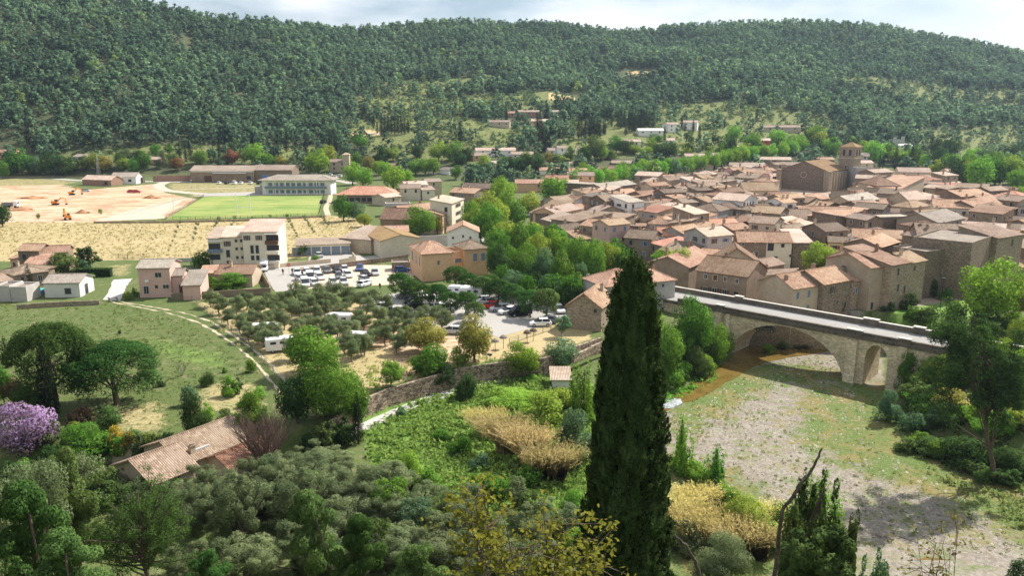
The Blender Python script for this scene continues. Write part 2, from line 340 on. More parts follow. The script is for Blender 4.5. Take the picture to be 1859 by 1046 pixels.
CLEAR = [[(630, 218), (700, 210), (900, 222), (1000, 232), (860, 300), (700, 290), (620, 250)], [(700, 145), (905, 138), (905, 152), (830, 170), (720, 172)], [(640, 175), (1000, 165), (1010, 200), (640, 212)],
         [(1190, 192), (1330, 182), (1480, 205), (1560, 240), (1450, 262), (1330, 270), (1190, 230)], [(1500, 140), (1720, 155), (1859, 165), (1859, 215), (1640, 190)], [(1125, 138), (1180, 132), (1180, 142), (1125, 144)],
         [(1010, 225), (1200, 215), (1340, 225), (1350, 275), (1010, 292)], [(1640, 240), (1859, 225), (1859, 300), (1700, 300)], [(100, 282), (330, 262), (600, 262), (600, 292), (100, 300)]]
clr = zone(CLEAR, 8, onhill=True)
vine = zone([[(996, 168), (1045, 176), (1043, 184), (996, 182)], [(1135, 130), (1176, 129), (1176, 140), (1135, 140)], [(640, 233), (690, 238), (690, 246), (640, 246)], [(1000, 302 - 100), (1040, 204), (1040, 208), (1000, 206)]], 2, onhill=True)
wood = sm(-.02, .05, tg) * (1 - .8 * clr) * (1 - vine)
g = NT('meadow ground', .95)
at = {k: g.attr(k) for k in ('dry', 'lush', 'bare', 'bedz', 'gbed', 'wood', 'vine', 'town')}
n1 = g.noise(.06, 6, rough=.65); n2 = g.noise(.45, 6, rough=.7); n3 = g.noise(2.2, 5, rough=.75)
jit = g.math('MULTIPLY_ADD', n2, .7); jit.node.inputs[2].default_value = -.35
j2 = g.math('MULTIPLY_ADD', n3, .5); j2.node.inputs[2].default_value = -.25
def edge(k, a=.4, b=.62): return g.ramp(g.math('ADD', g.math('ADD', at[k], jit), j2), a, b)
mpd = g.n('ShaderNodeMapping'); mpd.inputs['Scale'].default_value = (.35, 1.6, 1); g.l(g.tc.outputs['Object'], mpd.inputs[0]); nd = g.noise(.5, 5, mpd.outputs[0], rough=.7)
base = g.ramp(n1, .35, .65, (.06, .12, .022), (.105, .145, .04)); base = g.mix(.55, base, g.ramp(n3, .35, .68, (.045, .08, .018), (.16, .165, .07)))
base = g.mix(g.math('MULTIPLY', g.ramp(n2, .52, .66), .55), base, (.23, .19, .12))
lu = g.ramp(n3, .3, .7, (.07, .16, .022), (.15, .27, .05)); lu = g.mix(g.ramp(n2, .4, .65), lu, (.17, .25, .06))
dr = g.ramp(n3, .3, .7, (.30, .24, .12), (.50, .41, .23)); dr = g.mix(g.math('MULTIPLY', g.ramp(nd, .45, .62), .6), dr, (.24, .2, .09)); dr = g.mix(g.ramp(n2, .5, .72), dr, (.27, .26, .10))
dr = g.mix(g.math('MULTIPLY', g.ramp(n1, .4, .6), .4), dr, (.50, .38, .22))
be = g.ramp(n2, .3, .7, (.46, .34, .22), (.60, .49, .35)); be = g.mix(g.math('MULTIPLY', g.ramp(n1, .5, .62), .6), be, (.32, .15, .08)); be = g.mix(g.math('MULTIPLY', g.ramp(g.noise(.16, 7, mpd.outputs[0], rough=.75, dist=1.5), .47, .56), .85), be, (.36, .21, .12)); be = g.mix(g.math('MULTIPLY', g.ramp(g.noise(.11, 6, rough=.7, dist=1), .55, .66), .7), be, (.62, .50, .38))
pb = g.n('ShaderNodeTexVoronoi'); pb.inputs['Scale'].default_value = 3.2; g.l(g.tc.outputs['Object'], pb.inputs['Vector']); bw = g.n('ShaderNodeRGBToBW'); g.l(pb.outputs['Color'], bw.inputs[0])
gr = g.ramp(bw.outputs[0], .15, .85, (.13, .115, .10), (.37, .33, .285)); gr = g.mix(.5, gr, g.ramp(n2, .35, .65, (.20, .175, .145), (.33, .295, .25)))
gbs = g.ramp(n3, .3, .7, (.055, .105, .022), (.16, .20, .06)); gbs = g.mix(g.math('MULTIPLY', g.ramp(g.noise(.16, 5, rough=.7), .45, .6), .75), gbs, g.ramp(n3, .3, .7, (.17, .12, .05), (.28, .22, .09)))
wet = g.ramp(g.noise(.35, 6, rough=.75, dist=1.2), .52, .60); gr = g.mix(g.math('MULTIPLY', wet, .5), gr, (.20, .15, .11))
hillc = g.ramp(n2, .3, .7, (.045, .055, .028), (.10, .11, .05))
scrub = g.ramp(n2, .35, .65, (.09, .125, .035), (.24, .25, .085))
c = g.mix(edge('lush'), base, lu); c = g.mix(edge('dry'), c, dr); c = g.mix(edge('bare'), c, be)
gmask = g.math('ADD', g.math('MULTIPLY', at['gbed'], .30), g.math('ADD', g.math('MULTIPLY', n1, .3), g.math('MULTIPLY', g.noise(.22, 5, rough=.7, dist=.8), .45)))
bedc = g.mix(g.ramp(g.math('ADD', gmask, g.math('MULTIPLY', jit, 1.5)), .36, .58), gr, gbs)
c = g.mix(edge('bedz'), c, bedc); c = g.mix(g.ramp(at['town'], .4, .6), c, (.33, .27, .21))
sx = g.n('ShaderNodeSeparateXYZ'); g.l(g.tc.outputs['Object'], sx.inputs[0])
hy = g.ramp(sx.outputs[1], 0, 1); hf = g.math('MULTIPLY', g.math('SUBTRACT', sx.outputs[1], 478), .05, clamp=True)
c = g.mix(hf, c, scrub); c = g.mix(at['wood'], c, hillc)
rows = g.ramp(g.math('SINE', g.math('MULTIPLY', g.math('ADD', sx.outputs[0], g.math('MULTIPLY', sx.outputs[1], .15)), 1.6)), .3, .6, (.55, .38, .2), (.38, .30, .13))
c = g.mix(g.ramp(at['vine'], .4, .6), c, rows)
g.col(c); g.bump(n3, .6, .12)
me = rawmesh('ground', np.stack([X, Y, Z], -1).reshape(-1, 3), Q, [g.m],
             dict(dry=dry.ravel(), lush=lush.ravel(), bare=bare.ravel(), bedz=bed.ravel(), gbed=grassbed.ravel(), wood=wood.ravel(), vine=vine.ravel(), town=town.ravel()), smooth=True)
tag(ob('ground', me), kind='structure')
# ------------------------------------------------------------------ sheets laid on flat ground
def resample(P, step=1.5, rough=0.0, rng=np.random.RandomState(5)):
    out = []
    for i in range(len(P)):
        a = np.array(P[i]); b = np.array(P[(i + 1) % len(P)]); n = max(1, int(np.linalg.norm(b - a) / step))
        for k in range(n):
            q = a + (b - a) * k / n
            out.append(q + rng.randn(2) * rough)
    return out
def sheet(name, pts, z, mat, rough=.0, lift=.03, kind='structure', step=1.5, thick=.02):
    P = resample([U(a, b, z) for a, b in pts], step, rough)
    m = MB(); m.prism([tuple(p) for p in P], z - .25, z + lift)
    return tag(ob(name, m.mesh(name, [mat])), kind=kind)
def strip(name, pts, w, z, mat, lift=.05, rough=.08):
    C = [np.array(G(a, b)[:2]) if z is None else np.array(U(a, b, z)) for a, b in pts]
    D = []
    for i in range(len(C) - 1):
        n = max(1, int(np.linalg.norm(C[i + 1] - C[i]) / 1.2))
        for k in range(n):                                  # Catmull-Rom
            p0, p1, p2, p3 = C[max(i - 1, 0)], C[i], C[i + 1], C[min(i + 2, len(C) - 1)]; t = k / n
            D.append(.5 * (2 * p1 + (p2 - p0) * t + (2 * p0 - 5 * p1 + 4 * p2 - p3) * t * t + (3 * p1 - p0 - 3 * p2 + p3) * t ** 3))
    D.append(C[-1]); rng = np.random.RandomState(3); m = MB(); vs = []
    for i, p in enumerate(D):
        d = D[min(i + 1, len(D) - 1)] - D[max(i - 1, 0)]; d = d / (np.linalg.norm(d) + 1e-9); nn = np.array([-d[1], d[0]])
        for s in (1, -1):
            q = p + nn * s * (w / 2 + rng.randn() * rough); zz = (hz(*q) if z is None else z) + lift
            vs += [(q[0], q[1], zz), (q[0], q[1], zz - .3)]
    fs = []
    for i in range(len(D) - 1):
        a = i * 4; b = a + 4
        fs += [(a, a + 2, b + 2, b), (a, b, b + 1, a + 1), (a + 2, a + 3, b + 3, b + 2)]
    m.add(vs, fs); return tag(ob(name, m.mesh(name, [mat])), kind='structure')
def groundmat(name, c1, c2, s1=.2, s2=2.5, bump=.3):
    q = NT(name, .93); a = q.noise(s1, 6, rough=.65); b = q.noise(s2, 5, rough=.75)
    q.col(q.mix(.5, q.ramp(a, .3, .7, c1, c2), q.ramp(b, .3, .7, c1, c2))); q.bump(b, bump, .05); return q.m
M_ASPH = groundmat('sun bleached asphalt', (.31, .295, .275), (.41, .39, .365)); M_GRAVEL = groundmat('pale car park gravel', (.46, .37, .28), (.58, .49, .39))
M_LANE = groundmat('pale lane concrete', (.40, .39, .37), (.52, .50, .47)); M_RUT = groundmat('track ruts', (.38, .33, .23), (.54, .47, .34)); M_SITE = groundmat('site road', (.42, .35, .28), (.53, .46, .38))
q = NT('pitch turf', .95); sp = q.n('ShaderNodeSeparateXYZ'); q.l(q.tc.outputs['Object'], sp.inputs[0])
c = q.ramp(q.noise(.05, 5, rough=.6), .35, .65, (.12, .22, .045), (.27, .31, .09)); mpx = q.n('ShaderNodeMapping'); mpx.inputs['Scale'].default_value = (.1, .45, 1); q.l(q.tc.outputs['Object'], mpx.inputs[0])
c = q.mix(q.math('MULTIPLY', q.ramp(q.noise(.5, 4, mpx.outputs[0]), .45, .62), .6), c, (.36, .36, .13)); q.col(c); M_TURF = q.m
PITCH = [(300, 399), (366, 358), (420, 354.5), (588, 353.5), (580, 391)]
sheet('sports_pitch', PITCH, 0, M_TURF)
sheet('pavement', [(360, 356.5), (366, 351.5), (470, 348), (600, 345), (614, 352), (590, 353)], 0, M_ASPH, lift=.035)
strip('service_road', [(-60, 324), (60, 322), (150, 328), (250, 329), (300, 330), (420, 330), (520, 329), (600, 327), (640, 333)], 6, 0, M_ASPH)
strip('site_road', [(300, 331), (288, 337), (300, 345), (330, 349), (368, 352)], 6, 0, M_SITE)
strip('footpath', [(318, 345), (360, 343), (430, 341), (462, 340)], 2.2, 0, M_RUT)
sheet('site_yard', [(368, 352), (340, 358), (285, 398), (170, 402), (230, 384), (320, 362)], 0, M_SITE, .3, .04)
strip('pitch_track', [(600, 354), (598, 365), (592, 378), (596, 391)], 2.2, 0, M_RUT, .06)
sheet('parking_asphalt', [(478, 490), (520, 486), (545, 492), (530, 515), (528, 528), (500, 530), (488, 512)], 0, M_ASPH, .05, .03)
sheet('parking_gravel', [(545, 488), (600, 481), (735, 482), (752, 505), (715, 517), (640, 521), (528, 527), (531, 512)], 0, M_GRAVEL, .2, .045)
strip('street', [(470, 489), (520, 485), (600, 477), (680, 468), (745, 461), (800, 456)], 6, 0, M_ASPH, .06, .03)
sheet('parking_asphalt', [(700, 535), (760, 528), (850, 520), (960, 545), (1030, 560), (1032, 578), (995, 592), (950, 600), (905, 613), (870, 600), (760, 590), (700, 575), (650, 560)], 0, M_ASPH, .1, .03)
sheet('forecourt', [(560, 462), (640, 458), (660, 466), (610, 474), (560, 478)], 0, M_ASPH, .05, .07)
sheet('driveway', [(206, 508), (240, 506), (230, 520), (218, 545), (186, 545), (198, 528)], 0, M_LANE, .1, .04)
for off in (0, 1): strip('track', [(195 + 14 * off, 541), (206 + 17 * off, 549), (245 + 20 * off, 557 - off), (300 + 17 * off, 568 - 3 * off), (345 + 17 * off, 581 - 4 * off), (385 + 15 * off, 599 - 5 * off), (420 + 15 * off, 622 - 5 * off), (455 + 17 * off, 651 - 6 * off), (480 + 19 * off, 677 - 7 * off), (510 + 21 * off, 715 - 9 * off)], .42, 0, M_RUT, .04, .14)
strip('garden_path', [(190, 842), (260, 814), (330, 797), (410, 781), (440, 775)], 1.0, None, M_RUT, .05)
strip('lane', [(600, 804), (645, 783), (700, 758), (760, 733), (820, 712), (870, 699), (930, 684)], 2.3, LOWZ, M_LANE, .06, .05)
strip('town_street', [(760, 455), (870, 430), (960, 480), (1050, 500), (1150, 512), (1232, 524)], 6, 0, M_ASPH, .05, .03)
strip('garden_track', [(1330, 262), (1345, 268), (1352, 278)], 3, None, M_SITE, .3, .2)
q = NT('shallow brown water', .06); q.col(q.ramp(q.noise(.25, 4, dist=1.5), .3, .7, (.11, .07, .019), (.20, .135, .038))); q.b.inputs['Specular IOR Level'].default_value = .5
q.bump(q.noise(2.5, 5, dist=.6), .12, .05); M_WATER = q.m
sheet('river', [(1188, 740), (1214, 712), (1250, 692), (1285, 668), (1318, 645), (1345, 625), (1400, 612), (1480, 608), (1560, 606), (1620, 618), (1560, 632), (1480, 642), (1420, 652), (1370, 664), (1330, 690), (1290, 712), (1262, 726), (1228, 736), (1205, 748)], -6, M_WATER, .25, .06)
sheet('river', [(1600, 1110), (1625, 1040), (1680, 1012), (1760, 1020), (1859, 1022), (1980, 1030), (1980, 1110)], -6, M_WATER, .2, .06)
sheet('white_water', [(1196, 735), (1210, 724), (1232, 727), (1240, 734), (1222, 742), (1200, 744)], -6, plain('foam', (.34, .36, .38), .4, .6, 1.5), .25, .10)
strip('hill_track', [(960, 168), (985, 163), (1010, 160)], 4, None, M_RUT, .3, .3)
strip('hill_track', [(625, 246), (650, 240), (690, 244)], 5, None, M_RUT, .3, .3)
# ------------------------------------------------------------------ leaf clouds
def unit(v): return v / (np.linalg.norm(v, axis=-1, keepdims=True) + 1e-9)
def leafquads(rng, P, N, size, jit=.9, asp=.6):
    n = len(P); N = unit(N + rng.randn(n, 3) * jit); T = unit(np.cross(N, rng.randn(n, 3))); B = np.cross(N, T)
    s = (size * (.6 + .8 * rng.rand(n)))[:, None]
    V = np.stack([P - T * s, P - B * s * asp, P + T * s, P + B * s * asp], 1).reshape(-1, 3)
    return V, np.arange(4 * n).reshape(n, 4)
def blobs(rng, kind):
    B = []
    def add(x, y, z, rx, rz=None): B.append((x, y, z, rx, rz or rx))
    if kind == 'round':
        for _ in range(44):
            d = unit(rng.randn(3)); r = .62 + .26 * rng.rand(); add(.42 * d[0] * r, .42 * d[1] * r, .53 + .42 * d[2] * r, .11 + .07 * rng.rand())
        for _ in range(6): add(rng.uniform(-.15, .15), rng.uniform(-.15, .15), rng.uniform(.35, .7), .2)
    elif kind == 'umbrella':
        for _ in range(105):
            a = rng.rand() * 6.28; r = math.sqrt(rng.rand()) * .43; add(r * math.cos(a), r * math.sin(a), .50 + .42 * math.sqrt(max(0, 1 - (r / .47) ** 2)) - .05 * rng.rand(), .085 + .045 * rng.rand(), .085)
        for _ in range(44):
            a = rng.rand() * 6.28; rr_ = .25 + .18 * rng.rand(); add(rr_ * math.cos(a), rr_ * math.sin(a), .30 + .30 * rng.rand(), .095, .085)
    elif kind == 'olive':
        for _ in range(28):
            d = unit(rng.randn(3)); r = .45 + .5 * rng.rand(); add(.42 * d[0] * r, .42 * d[1] * r, .62 + .34 * d[2] * r, .09 + .08 * rng.rand())
    elif kind == 'pine':
        for i in range(26):
            z = .3 + .68 * rng.rand(); rr = .42 * (1 - ((z - .3) / .75) ** 1.6) + .06; a = rng.rand() * 6.28; r = rr * (.4 + .6 * rng.rand()); add(r * math.cos(a), r * math.sin(a), z, .08 + .06 * rng.rand(), .055 + .03 * rng.rand())
        for i in range(4): add(0, 0, .5 + .13 * i, .12)
    elif kind == 'bush':
        for _ in range(26):
            d = unit(rng.randn(3)); d[2] = abs(d[2]); r = .55 + .35 * rng.rand(); add(.42 * d[0] * r, .42 * d[1] * r, .12 + .78 * d[2] * r, .12 + .07 * rng.rand())
        for _ in range(4): add(rng.uniform(-.2, .2), rng.uniform(-.2, .2), .3, .2)
    elif kind == 'poplar':
        for _ in range(17):
            a = rng.rand() * 6.28; r = rng.rand() * .36; h = .45 + .45 * rng.rand() * (1 - r)
            for k in range(5): add(r * (1 - .0 * k) * math.cos(a) + .03 * rng.randn(), r * math.sin(a) + .03 * rng.randn(), .06 + h * k / 4.3, .085 * (1 - .14 * k), .11)
    elif kind == 'cypress':
        for k in range(46):
            z = (k + .5) / 46; rr = .42 * min(1, (z / .1) ** .5) * (1 - z ** 2.4) ** .8 + .02; a = k * 2.4; add(rr * .55 * math.cos(a), rr * .55 * math.sin(a), z * .96 + .02, rr * .55 + .02, .05)
    elif kind == 'mound':
        for _ in range(15):
            d = unit(rng.randn(3)); r = .45 + .5 * rng.rand(); c = np.array([.36 * d[0] * r, .36 * d[1] * r, .45 + .36 * d[2] * r]); R_ = .10 + .10 * rng.rand()
            for _ in range(8): e = unit(rng.randn(3) + d * .6 + [0, 0, .4]) * R_ * (.5 + .7 * rng.rand()); add(c[0] + e[0], c[1] + e[1], c[2] + e[2], .035 + .045 * rng.rand())
        for _ in range(5): add(rng.uniform(-.2, .2), rng.uniform(-.2, .2), rng.uniform(.3, .55), .16)
    elif kind == 'grove':
        for _ in range(14): add(rng.uniform(-.36, .36), rng.uniform(-.36, .36), rng.uniform(.35, .8), .14 + .07 * rng.rand())
    return np.array(B)
def crownpts(rng, B, n, deep=.35):
    w = B[:, 3] ** 2; k = rng.choice(len(B), n, p=w / w.sum()); d = unit(rng.randn(n, 3)); r = 1 - deep * rng.rand(n) ** 2
    return B[k, :3] + d * np.stack([B[k, 3] * r, B[k, 3] * r, B[k, 4] * r], -1), d * [1, 1, 1.4]
def trunkmesh(rng, B, kind, r0=.028):
    m = MB(); top = .4 if kind in ('round', 'olive') else .62 if kind in ('umbrella', 'pine') else .3
    if kind == 'bush': top = .15
    if kind in ('poplar', 'cypress'): top = .8
    if kind == 'pine': top = .92
    lean = rng.uniform(-.04, .04, 2) * (2 if kind == 'olive' else 1)
    P = [Vector((lean[0] * math.sin(3 * t), lean[1] * t, top * t)) for t in np.linspace(0, 1, 6)]
    m.tube(P, [r0 * (1.25 - .75 * t) for t in np.linspace(0, 1, 6)], 7)
    if kind not in ('cypress',):
        for i in rng.choice(len(B), min(len(B), 11), replace=False):
            b = B[i]; s = P[rng.randint(2, 6)]; e = Vector(b[:3]); mid = s.lerp(e, .5) + Vector((0, 0, -.03)) + Vector(rng.randn(3) * .015)
            m.tube([s, mid, e], [r0 * .55, r0 * .36, r0 * .12], 5)
    return m
FM = {'plane': foliage('plane leaves', (.13, .25, .025), (.29, .46, .07)), 'dec': foliage('broad leaves', (.06, .15, .022), (.17, .32, .055)),
      'dark': foliage('dark evergreen leaves', (.028, .062, .02), (.08, .14, .042), .2), 'stonepine': foliage('pine needles', (.035, .085, .022), (.10, .19, .05), .25),
      'olive': foliage('olive leaves', (.095, .13, .06), (.25, .30, .155), .25, hue=.06), 'cyp': foliage('cypress sprays', (.007, .016, .008), (.022, .038, .018), .06, hue=.05),
      'gold': foliage('golden leaves', (.19, .17, .045), (.36, .34, .10)), 'rust': foliage('rust leaves', (.24, .10, .06), (.36, .17, .10)), 'yg': foliage('yellow green leaves', (.17, .24, .03), (.34, .42, .09)),
      'purple': foliage('lilac blossom', (.22, .13, .28), (.42, .30, .50), hue=.03), 'aleppo': foliage('aleppo needles', (.06, .11, .03), (.17, .25, .08), .25), 'lime': foliage('lime green leaves', (.13, .27, .03), (.26, .46, .09), .4),
      'yellow': foliage('yellow broom flowers', (.42, .30, .04), (.66, .50, .08), hue=.03), 'blue': foliage('blue green leaves', (.08, .15, .08), (.16, .27, .15)), 'brown': foliage('brown dry leaves', (.14, .10, .06), (.24, .17, .11))}
CROWNS = {}
def crown(kind, fm, lod, var):
    key = (kind, fm, lod, var)
    if key in CROWNS: return CROWNS[key]
    rng = np.random.RandomState(abs(hash((kind, var))) % 9999 if False else (sum(map(ord, kind)) * 31 + var * 7) % 9999)
    B = blobs(rng, kind); n = {0: 600, 1: 2200, 2: 7500, 3: 20000, 4: 26000}[lod]; sz = {0: .052, 1: .032, 2: .02, 3: .0125, 4: .017}[lod]
    if kind == 'olive': n = int(n * .8)
    if kind == 'cypress' and lod < 4: sz *= .8; n = int(n * .8)
    if kind == 'umbrella': sz *= .8
    if kind == 'umbrella': n = int(n * 1.9)
    if fm == 'olive' and lod >= 3: n = int(n * 1.9); sz *= .72
    P, N = crownpts(rng, B, n, .6 if fm == 'olive' else .35); V, Fq = leafquads(rng, P, N, sz * (1.2 if fm == 'olive' else 1), .8 if fm == 'olive' else .6, .34 if fm == 'olive' else .6)
    tm = trunkmesh(rng, B, kind, {'bush': .02, 'olive': .03, 'cypress': .05, 'poplar': .02}.get(kind, .028))
    bark = BARK2 if kind in ('olive',) else BARK
    tk = (kind, lod, var)
    ctr = np.array([0, 0, .5]); NV = np.repeat(unit(unit(N) * .8 + unit(P - ctr) * .7 + [0, 0, .15]), 4, 0)
    CROWNS[key] = (rawmesh('crown', V, Fq, [FM[fm]], dict(nv=NV)), CROWNS.get(tk) or tm.mesh('trunk', [bark])); CROWNS[tk] = CROWNS[key][1]
    return CROWNS[key]
trng = random.Random(11)
TLOC = []
def tree(name, kind, fm, px, py, hpx, wpx, desc, cat='tree', group=None, label=None, lod=None, base=None, z=None):
    """px, py: foot of the trunk in the photograph; hpx, wpx: size there"""
    x, y, zz = base if base else G(px, py)
    k = mpp(x, y, zz); h, w = hpx * k, wpx * k; TLOC.append((x, y, w / 2, h))
    if lod is None: s = max(hpx, wpx); lod = 0 if s < 28 else 1 if s < 62 else 2 if s < 130 else 3
    var = trng.randint(0, 3 if lod < 2 else 1); c, t = crown(kind, fm, lod, var)
    r = root(name, (x, y, zz - .1), trng.uniform(0, 6.28), (w, w, h), label=label, cat=cat, group=group, auto=desc, px=px, py=py - hpx / 2)
    ob('crown' if cat != 'shrub' else 'foliage', c, r)
    if (lod > 0 or kind == 'pine') and kind != 'bush' or lod > 1: ob('trunk' if kind != 'bush' else 'stem', t, r)
    return r
# ------------------------------------------------------------------ house builder
WCACHE = {}
def window_mesh(w, h, kind):
    key = (round(w, 1), round(h, 1), kind)
    if key in WCACHE: return WCACHE[key]
    m = MB(); t = .09      # lies in the wall plane, +Y is outward
    for a in ((-w / 2 - t, -w / 2, -h / 2 - t, h / 2 + t), (w / 2, w / 2 + t, -h / 2 - t, h / 2 + t), (-w / 2, w / 2, h / 2, h / 2 + t), (-w / 2, w / 2, -h / 2 - t, -h / 2)):
        m.box(a[0], a[1], -.12, .035, a[2], a[3], 1)
    if kind in ('win', 'shut', 'blue', 'redsh'): m.box(-.03, .03, -.1, .02, -h / 2, h / 2, 1)
    if kind == 'garage':
        for i in range(1, 5): m.box(-w / 2, w / 2, .012, .03, -h / 2 + i * h / 5 - .02, -h / 2 + i * h / 5 + .02, 1)
    p = MB(); p.box(-w / 2, w / 2, -.1, .012, -h / 2, h / 2)
    if kind in ('win', 'shut', 'dark', 'blue', 'redsh'): pm = GLASS
    elif kind == 'door': pm = WOOD
    elif kind == 'garage': pm = GREYSH
    elif kind == 'bluedoor': pm = BLUE
    else: pm = GREYSH
    s = None
    if kind in ('shut', 'blue', 'redsh'):
        sm_ = {'shut': WOOD, 'blue': BLUE, 'redsh': REDP}[kind]; s = []
        for x0, x1 in ((-w - .04, -w / 2 - t), (w / 2 + t, w + .04)): q = MB(); q.box(x0, x1, .04, .08, -h / 2, h / 2); s.append(q.mesh('shutter', [sm_]))
    WCACHE[key] = (m.mesh('window', [WOOD, FRAME if kind != 'dark' else BARK2]), p.mesh('pane', [pm]), s); return WCACHE[key]
def add_windows(rt, w, l, specs):
    for (face, u, z, ww, hh, kind) in specs:
        fr, pn, sh = window_mesh(ww, hh, kind)
        loc, rz = {'F': ((u, -.03, z), math.pi), 'R': ((w / 2 + .03, u, z), -math.pi / 2), 'L': ((-w / 2 - .03, u, z), math.pi / 2)}[face]
        o = ob('door' if 'door' in kind else 'garage_door' if kind == 'garage' else 'window', fr, rt, loc, rz)
        ob('pane' if kind not in ('garage', 'door', 'bluedoor') else 'panel', pn, o)
        for q in sh or (): ob('shutter', q, o)
def roofparts(rt, w, l, h, rise, kind, rm, oh, y0=0.0, x0=0.0, chim=(), nm='roof'):
    """roof over x0-w/2..x0+w/2, y0..y0+l, eaves at h"""
    m = MB(); t = .16; ang = 0; gy_ = kind == 'gable_y'
    if gy_ or kind in ('monol', 'monor'): a, b = l, w; ang = math.pi / 2
    else: a, b = w, l
    # local frame centred on the roof, x along the ridge
    A, Bq = a / 2 + oh, b / 2 + oh; k = rise / (b / 2) if b else 0; e = -oh * k
    if kind in ('gable', 'gable_y'):
        m.slab([(-A, -Bq, e), (A, -Bq, e), (A, 0, rise), (-A, 0, rise)], t); m.slab([(A, Bq, e), (-A, Bq, e), (-A, 0, rise), (A, 0, rise)], t)
        m.tube([(-A, 0, rise - .02), (A, 0, rise - .02)], .13, 6)
    elif kind == 'hip':
        rr = max(a / 2 - b / 2, .05) if a > b else .05
        rl = rr; ky = rise
        m.slab([(-A, -Bq, 0), (A, -Bq, 0), (rl, 0, ky), (-rl, 0, ky)], t); m.slab([(A, Bq, 0), (-A, Bq, 0), (-rl, 0, ky), (rl, 0, ky)], t)
        m.slab([(A, -Bq, 0), (A, Bq, 0), (rl, 0, ky)], t); m.slab([(-A, Bq, 0), (-A, -Bq, 0), (-rl, 0, ky)], t)
        for sx_ in (-1, 1):
            for sy in (-1, 1): m.tube([(sx_ * A, sy * Bq, 0), (sx_ * rl, 0, ky)], .11, 5)
        m.tube([(-rl - .1, 0, ky), (rl + .1, 0, ky)], .12, 5)
    elif kind in ('mono', 'monob', 'monol', 'monor'):
        lo, hi = (-.03, rise) if kind in ('mono', 'monor') else (rise, -.03)
        if kind == 'monol': lo, hi = -.03, rise
        if kind == 'monor': lo, hi = rise, -.03
        m.slab([(-A, -Bq, lo), (A, -Bq, lo), (A, Bq, hi), (-A, Bq, hi)], t)
    elif kind == 'flat':
        m.box(-a / 2 + .25, a / 2 - .25, -b / 2 + .25, b / 2 - .25, -.3, .02)
    cx, cy = x0, y0 + l / 2
    mats = [rm]; r = ob(nm, m.mesh(nm, mats), rt, (cx, cy, h + .12), ang)
    for (u, v, hh) in chim:                       # position as fractions of the plan, height above the eaves
        px_, py_ = u * w, v * l
        if ang: px_, py_ = py_, -px_
        c = MB(); c.box(-.32, .32, -.26, .26, -.5, hh); c.box(-.4, .4, -.34, .34, hh, hh + .1, 1); c.box(-.2, .2, -.14, .14, hh + .1, hh + .28, 1)
        ob('chimney', c.mesh('chimney', [WM['beige'] if int(u * 97) % 2 else WM['brick'], WM['brown']]), r, (px_, py_, 0), -ang)
    return r
def wallmesh(w, l, h, rise, kind, mat, deep=.6, y0=0.0, x0=0.0):
    m = MB(); x, X_, y, Y_ = x0 - w / 2, x0 + w / 2, y0, y0 + l; b = -deep
    hh = [h] * 4                                       # corners (x,y) (X,y) (X,Y) (x,Y)
    if kind == 'mono': hh = [h, h, h + rise, h + rise]
    if kind == 'monob': hh = [h + rise, h + rise, h, h]
    if kind == 'monol': hh = [h + rise, h, h, h + rise]
    if kind == 'monor': hh = [h, h + rise, h + rise, h]
    c = [(x, y), (X_, y), (X_, Y_), (x, Y_)]
    vs = [(*p, b) for p in c] + [(*p, q) for p, q in zip(c, hh)]
    if kind == 'gable':
        vs += [(X_, y + l / 2, h + rise), (x, y + l / 2, h + rise)]
        fs = [(0, 1, 5, 4), (1, 2, 6, 8, 5), (2, 3, 7, 6), (3, 0, 4, 9, 7), (4, 5, 8, 9), (6, 7, 9, 8), (3, 2, 1, 0)]
    elif kind == 'gable_y':
        vs += [(x0, y, h + rise), (x0, Y_, h + rise)]
        fs = [(0, 1, 5, 8, 4), (1, 2, 6, 5), (2, 3, 7, 9, 6), (3, 0, 4, 7), (4, 8, 9, 7), (5, 6, 9, 8), (3, 2, 1, 0)]
    else: fs = [(0, 1, 5, 4), (1, 2, 6, 5), (2, 3, 7, 6), (3, 0, 4, 7), (4, 5, 6, 7), (3, 2, 1, 0)]
    m.add(vs, fs)
    if kind == 'flat':
        for a in ((x, X_, y, y + .25), (x, X_, Y_ - .25, Y_), (x, x + .25, y + .25, Y_ - .25), (X_ - .25, X_, y + .25, Y_ - .25)): m.box(a[0], a[1], a[2], a[3], h + .004, h + .5)
    return m.mesh('wall', [mat])
HOUSES = []
hr = random.Random(4)
def autowin(w, l, h, kind='win', dens=1.0, faces='F', maxn=5):
    s = []
    nf = max(1, min(3, int((h - .3) / 2.7)))
    for fc in faces:
        span = w if fc == 'F' else l
        n = max(1, min(maxn, int(span / 3.1 * dens)))
        for f in range(nf):
            z = h - 1.25 - f * 2.75
            if z < .7: continue
            for i in range(n):
                if hr.random() < .12 and n > 1: continue
                u = (i + .5) / n * span - (span / 2 if fc == 'F' else 0) + hr.uniform(-.25, .25)
                s.append((fc, u, z, .85 if hr.random() < .8 else 1.1, 1.25 if hr.random() < .75 else .8, hr.choice(['shut', 'win', 'win', 'shade', 'dark', 'blue']) if kind == 'win' else kind))
    return s
